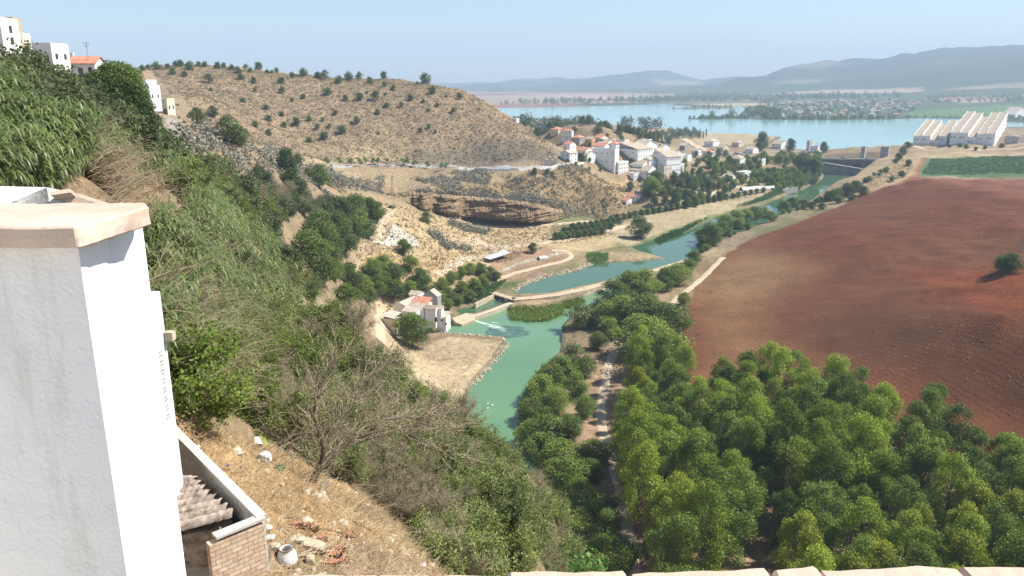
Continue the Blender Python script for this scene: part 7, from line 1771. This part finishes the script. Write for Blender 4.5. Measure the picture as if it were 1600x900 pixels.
# shed with old tiles inside the wall
mid_ = atZ(318, 800, 94.9); sh = empty('tiled_shed', (mid_.x, mid_.y, 92), 0, 'small outhouse with mossy brown tile rows between the white wall and the brick wall', 'shed')
ra, rb, rc, rd = atZ(245, 744, 95.45), atZ(300, 750, 95.6), atZ(370, 806, 95.55), atZ(250, 840, 95.15)
nt_ = 8
for i in range(nt_):
    t = (i + .5) / nt_; s = ra.lerp(rd, t); e2 = rb.lerp(rc, t); vs = []; fs = []; W_r = (ra - rd).length / nt_ * .56; ax = (e2 - s).normalized(); sd_ = Vector((-ax.y, ax.x, 0)).normalized(); N1 = 26
    for k in range(N1 + 1):
        c = s.lerp(e2, k / N1); jag = .014 * math.sin(k * 2.1 + i) + (.02 if k % 7 == 0 else 0)
        for j in range(7):
            an = math.pi * j / 6; vs.append(c + sd_ * math.cos(an) * (W_r + jag) + Vector((0, 0, math.sin(an) * (W_r * .75 + jag))) - sh.location)
    for k in range(N1):
        for j in range(6): fs.append((k * 7 + j, k * 7 + j + 1, (k + 1) * 7 + j + 1, (k + 1) * 7 + j))
    mb = MB().add(vs, fs); mb.build('tile_row', M_['old_tile'], sh, smooth=True)
mb = MB(); 
o = MB().prism([pt(ra.lerp(rd, .02)), pt(rb), pt(rc), pt(rd)][::-1], 94.3, [95.1, 95.3, 95.35, 95.0]).build('roof_bed', M_['old_tile'], sh); o.location = -sh.location
w0, w1 = atZ(240, 842, 94.9), atZ(350, 826, 94.9); dw = (w1 - w0); nw = Vector((dw.y, -dw.x, 0)).normalized() * .12
o = MB().prism([pt(w0), pt(w1), pt(w1 - nw), pt(w0 - nw)], 92, 95.1).build('wall', M_['plaster_rough'], sh); o.location = -sh.location
fl_ = [atZ(250, 880, 93.3), atZ(395, 850, 93.3), atZ(430, 960, 93.3), atZ(250, 980, 93.3)]
tag(MB().prism([pt(v) for v in fl_][::-1], 93.0, 93.36).build('patio', M_['cap']), kind='structure')
for i in range(5):
    q = atZ(291 + i * 5, 842 + i * 14, 93.5)
    tag(link('roof_tile', rock_mesh('roof_tile', M_['old_tile'], i, (.5, .34, .22), 2, .15), None, q), '%s weathered tile piece beside the outhouse wall' % ['topmost', 'second', 'third', 'fourth', 'lowest'][i], 'tile', 'tile pieces by the outhouse')

# ------------------------------------------------------------------ things lying on the littered bank
def gp(px, py, h=0.0): return hit(px, py, h, 8, 36) or hit(px, py, h, 8, 200)
def bucket(loc, rot, r0, r1, hh, mat, name, label, rim=True, parts=None):
    vs = []; N_ = 20; prof = [(0, .0), (r0, 0), (r1, hh), (r1 + .012, hh), (r1 + .012, hh - .03), (r1 * .98 - .012, hh - .02), (r0 * .95, .02), (0, .02)]
    for rr_, zz in prof:
        for k in range(N_): vs.append((rr_ * math.cos(k * 2 * math.pi / N_), rr_ * math.sin(k * 2 * math.pi / N_), zz))
    fs = [(j * N_ + k, j * N_ + (k + 1) % N_, (j + 1) * N_ + (k + 1) % N_, (j + 1) * N_ + k) for j in range(len(prof) - 1) for k in range(N_)]
    e = MB().add(vs, fs).build(name, M_[mat], None, loc, smooth=False); e.rotation_euler = rot; return tag(e, label, name.split('_')[-1])
p = gp(399, 702); e = bucket(p + Vector((0, .2, .38)), (R(118), 0, R(28)), .16, .20, .42, 'white', 'white_bucket', 'white bucket tipped on its side with dark mouth, on the dry grass')
MB().tube([(0, 0, .30), (0, 0, .36)], .185, 16).build('mouth_shade', M_['black'], e)  # black disc standing in for the shade inside the bucket
p = gp(413, 722); o = link('plastic_sack', rock_mesh('sack', noisemat('sack_plastic', (.45, .46, .50), (.72, .73, .76), 6, bump=.6, rough=.45), 4, (.5, .4, .42), 4, .18), None, p + Vector((0, 0, .14))); tag(o, 'crumpled grey-white plastic sack just below the white bucket', 'sack')
p = gp(408, 690); p2 = gp(425, 712); M_['board'] = noisemat('green_board', (.22, .23, .07), (.32, .32, .12), 3, bump=.2)
e = MB().box((0, 0, .06), (1.7, .36, .04)).build('board', M_['board'], None, p + Vector((0, 0, .08))); e.rotation_euler = (.12, .05, R(-58)); tag(e, 'olive green board lying beside the white bucket', 'board')
M_['blue'] = noisemat('blue_plastic', (.01, .03, .30), (.02, .06, .45), 5, bump=0, rough=.4)
for px, py, s, mt, lab in ((507, 760, .3, 'blue', 'crumpled blue plastic bag under the bare shrubs'), (435, 735, .34, 'leaf_reed_dark', 'dark green crumpled bag right of the grey-white sack'), (355, 728, .12, 'blue', 'small blue scrap on the dry grass by the brick wall'), (635, 868, .2, 'white', 'white rubbish scrap at the lower right of the littered bank'), (660, 885, .22, 'white', 'white rag at the lowest right corner of the bank'), (552, 797, .18, 'white', 'white plastic scrap beneath the twiggy shrubs'), (418, 828, .22, 'white', 'white paper leaning on the corner of the brick wall'), (422, 842, .2, 'white', 'lower white paper at the corner of the brick wall'), (601, 826, .16, 'white', 'white scrap beside the reddish tile piece')):
    p = gp(px, py); o = link('litter', rock_mesh('litter', M_[mt], px, (s * 1.3, s, s * .6), 3, .45), None, p + Vector((0, 0, s * .2))); tag(o, lab, 'litter')
# jar
JS = .8
p = gp(449, 878); prof = [(.10, 0), (.27, .01), (.30, .10), (.285, .24), (.23, .38), (.20, .43), (.205, .49), (.17, .49), (.16, .46), (.2, .36), (.24, .1), (0, .05)]
vs = []; N_ = 28
for rr_, zz in prof:
    for k in range(N_): vs.append((rr_ * math.cos(k * 2 * math.pi / N_), rr_ * math.sin(k * 2 * math.pi / N_), zz))
fs = [(j * N_ + k, j * N_ + (k + 1) % N_, (j + 1) * N_ + (k + 1) % N_, (j + 1) * N_ + k) for j in range(len(prof) - 1) for k in range(N_)]
e = MB().add(vs, fs).build('clay_jar', M_['plaster_rough'], None, p + Vector((0, 0, -.02)), smooth=True); e.scale = (.8, .8, .8); tag(e, 'broken whitewashed clay jar with a rusty open mouth', 'jar')
vs = [((.205 if i else .175) * math.cos(k * 2 * math.pi / N_), (.205 if i else .175) * math.sin(k * 2 * math.pi / N_), .49 + (.012 if i == 2 else 0)) for i in (0, 1) for k in range(N_)]
MB().tube([(.2 * math.cos(k * .2618), .2 * math.sin(k * .2618), .485) for k in range(25)], .018, 6).build('rim', M_['rust'], e)
# rubble slab, hollow bricks, iron bars
for px, py, dims, rz, lab in ((478, 852, (1.25, .42, .2), -.25, 'long pale stone slab behind the clay jar'), (463, 845, (.5, .35, .18), .3, 'short pale stone slab touching the jar'), (430, 858, (.3, .25, .2), .2, 'small stone left of the clay jar'), (485, 880, (.25, .22, .3), .2, 'pale upright stone between jar and bricks')):
    p = gp(px, py); o = link('stone_slab', rock_mesh('stone_slab', M_['rock'], px, dims, 3, .12), None, p + Vector((0, 0, dims[2] * .3))); o.rotation_euler = (0, .05, rz); tag(o, lab, 'stone')
bmx = MB().box((0, 0, 0), (.28, .14, .11)).mesh('hollow_brick', M_['hollow_brick']); mo = MB()
for i in range(3):
    for j in range(2): mo.box((.143, -.045 + i * .045, -.027 + j * .05), (.02, .03, .034))
mo = mo.mesh('brick_hole', M_['black'])
BR = [(462, 824, .1, 'first hollow red brick of the row below the wall corner'), (474, 826, .12, 'second hollow red brick of the row below the wall corner'), (486, 829, .08, 'third hollow red brick of the row, farthest right'), (522, 871, -.2, 'upper hollow brick of the broken pile right of the jar'), (518, 884, .15, 'lower hollow brick of the broken pile right of the jar'), (535, 879, .9, 'tilted brick at the right of the broken pile'), (528, 862, .4, 'pinkish brick behind the broken pile'), (545, 840, 1.2, 'lone red brick under the rusty bar'), (500, 846, .3, 'dark red brick behind the rusty bars')]
for px, py, rz, lab in BR:
    p = gp(px, py); e = empty('hollow_brick', p + Vector((0, 0, .07)), rz, lab, 'brick', None); e.rotation_euler = (random.uniform(-.2, .2), random.uniform(-.15, .15), rz); e.scale = (1.25, 1.25, 1.25)
    link('block', bmx, e); link('holes', mo, e)
for (pa2, pb2, r_, lab) in (((497, 832), (556, 845), .022, 'long rusty bar lying across the rubble'), ((543, 832), (524, 866), .03, 'short rusty bar crossing the long one'), ((552, 820), (600, 848), .02, 'dark bent rod at the right of the rusty bars'), ((465, 876), (525, 866), .03, 'grey branch pointing from the jar to the brick pile'), ((470, 872), (520, 858), .022, 'second thinner branch above the grey one')):
    a_, b_ = gp(*pa2), gp(*pb2); e = MB().tube([(0, 0, .12), tuple((b_ - a_) * .5 + Vector((0, 0, .16))), tuple((b_ - a_) + Vector((0, 0, .1)))], r_, 7).build('iron_bar' if 'rusty' in lab or 'rod' in lab else 'dry_branch', M_['rust' if 'rusty' in lab or 'rod' in lab else 'twig'], None, a_); tag(e, lab, 'bar' if 'rusty' in lab or 'rod' in lab else 'branch')
p = gp(609, 832); o = link('tile_piece', rock_mesh('tile_piece', M_['tile_red'], 3, (.4, .22, .12), 3, .2), None, p + Vector((0, 0, .05))); tag(o, 'broken reddish tile at the foot of the twiggy shrubs', 'tile')
# leafy shoots just above the parapet
p_ = [(917, 872), (905, 884), (935, 886)]
for i, (px, py) in enumerate(p_):
    c = atD(px, py + 6, 1.15 + .1 * i); e = empty('leafy_shoot', c, i * 2.0, ['tallest', 'left low', 'right low'][i] + ' green shoot growing over the parapet top', 'plant', 'shoots over the parapet'); r = np.random.default_rng(40 + i)
    n_ = 24; P = r.normal(size=(n_, 3)) * np.array([.014, .012, .012]) + np.array([0, 0, .01]); v_, f_ = leaf_quads(P, unit(r.normal(size=(n_, 3)) + np.array([0, -.6, .9])), .014, .7, r); link('foliage', mesh_np('shoot_leaves', v_, f_, M_['leaf_bright']), e)
    MB().tube([(0, 0, -.25), (0, 0, .01)], .0012, 4).build('stem', M_['leaf_bright'], e)

# unseen terrace and house wall, added to throw sunlight back on the shaded wall
M_['terrace_bounce_tile'] = brickmat('terrace_bounce_tile', (.74, .70, .62), (.80, .76, .68), (.6, .57, .5), ms=.01, bw=.3, bh=.3) or M_['terrace_bounce_tile']  # pale tone chosen so the floor bounces more light
tag(MB().prism([(-7, -7), (7, -7), (7, .34), (-.72, .34), (-.95, pl[0][1] - .01), (-7, pl[0][1] - .01)], 103.25, 103.45).build('terrace', M_['terrace_bounce_tile']), kind='structure')
vh = empty('viewer_house_reflector', (0, -7.2, 103.45), 0, 'unseen white house wall behind the terrace, added to bounce sunlight', 'house')
MB().box((0, -.2, 2.2), (16, .4, 6)).build('wall', M_['white'], vh)
for x_ in (-4, 0, 4): MB().box((x_, .02, 1.2), (1.1, .08, 2.2)).build('door', M_['bark'], vh)
# ------------------------------------------------------------------ labels: say which one, counted from the left inside small groups
ORD = ['first', 'second', 'third', 'fourth', 'fifth', 'sixth', 'seventh', 'eighth', 'ninth', 'tenth', 'eleventh', 'twelfth', 'thirteenth', 'fourteenth', 'fifteenth', 'sixteenth', 'seventeenth', 'eighteenth', 'nineteenth', 'twentieth']
ORD += ['twenty-' + w for w in ORD[:9]] + ['thirtieth'] + ['thirty-' + w for w in ORD[:9]] + ['fortieth']
bylab = {}
for o in scene.objects:
    if o.parent is None and 'label' in o: bylab.setdefault((o['label'], o.get('group')), []).append(o)
for (lab, grp), L in bylab.items():
    if 1 < len(L) <= 40 and len(lab.split()) <= 12:
        L.sort(key=lambda o: project(o.location.x, o.location.y, o.location.z)[0])
        for i, o in enumerate(L):
            o['label'] = lab + (', leftmost' if i == 0 else ', rightmost' if i == len(L) - 1 else ', %s from left' % ORD[i])

for (lab, grp), L in bylab.items():
    if 40 < len(L) <= 100 and len(lab.split()) <= 10:
        L.sort(key=lambda o: project(o.location.x, o.location.y, o.location.z)[1])
        nb = math.ceil(len(L) / 14)
        for k in range(nb):
            B_ = sorted(L[k * 14:(k + 1) * 14], key=lambda o: project(o.location.x, o.location.y, o.location.z)[0])
            for i, o in enumerate(B_):
                t = lab + ', row %d from back, %s from left' % (k + 1, ORD[i])
                if len(t.split()) <= 16: o['label'] = t
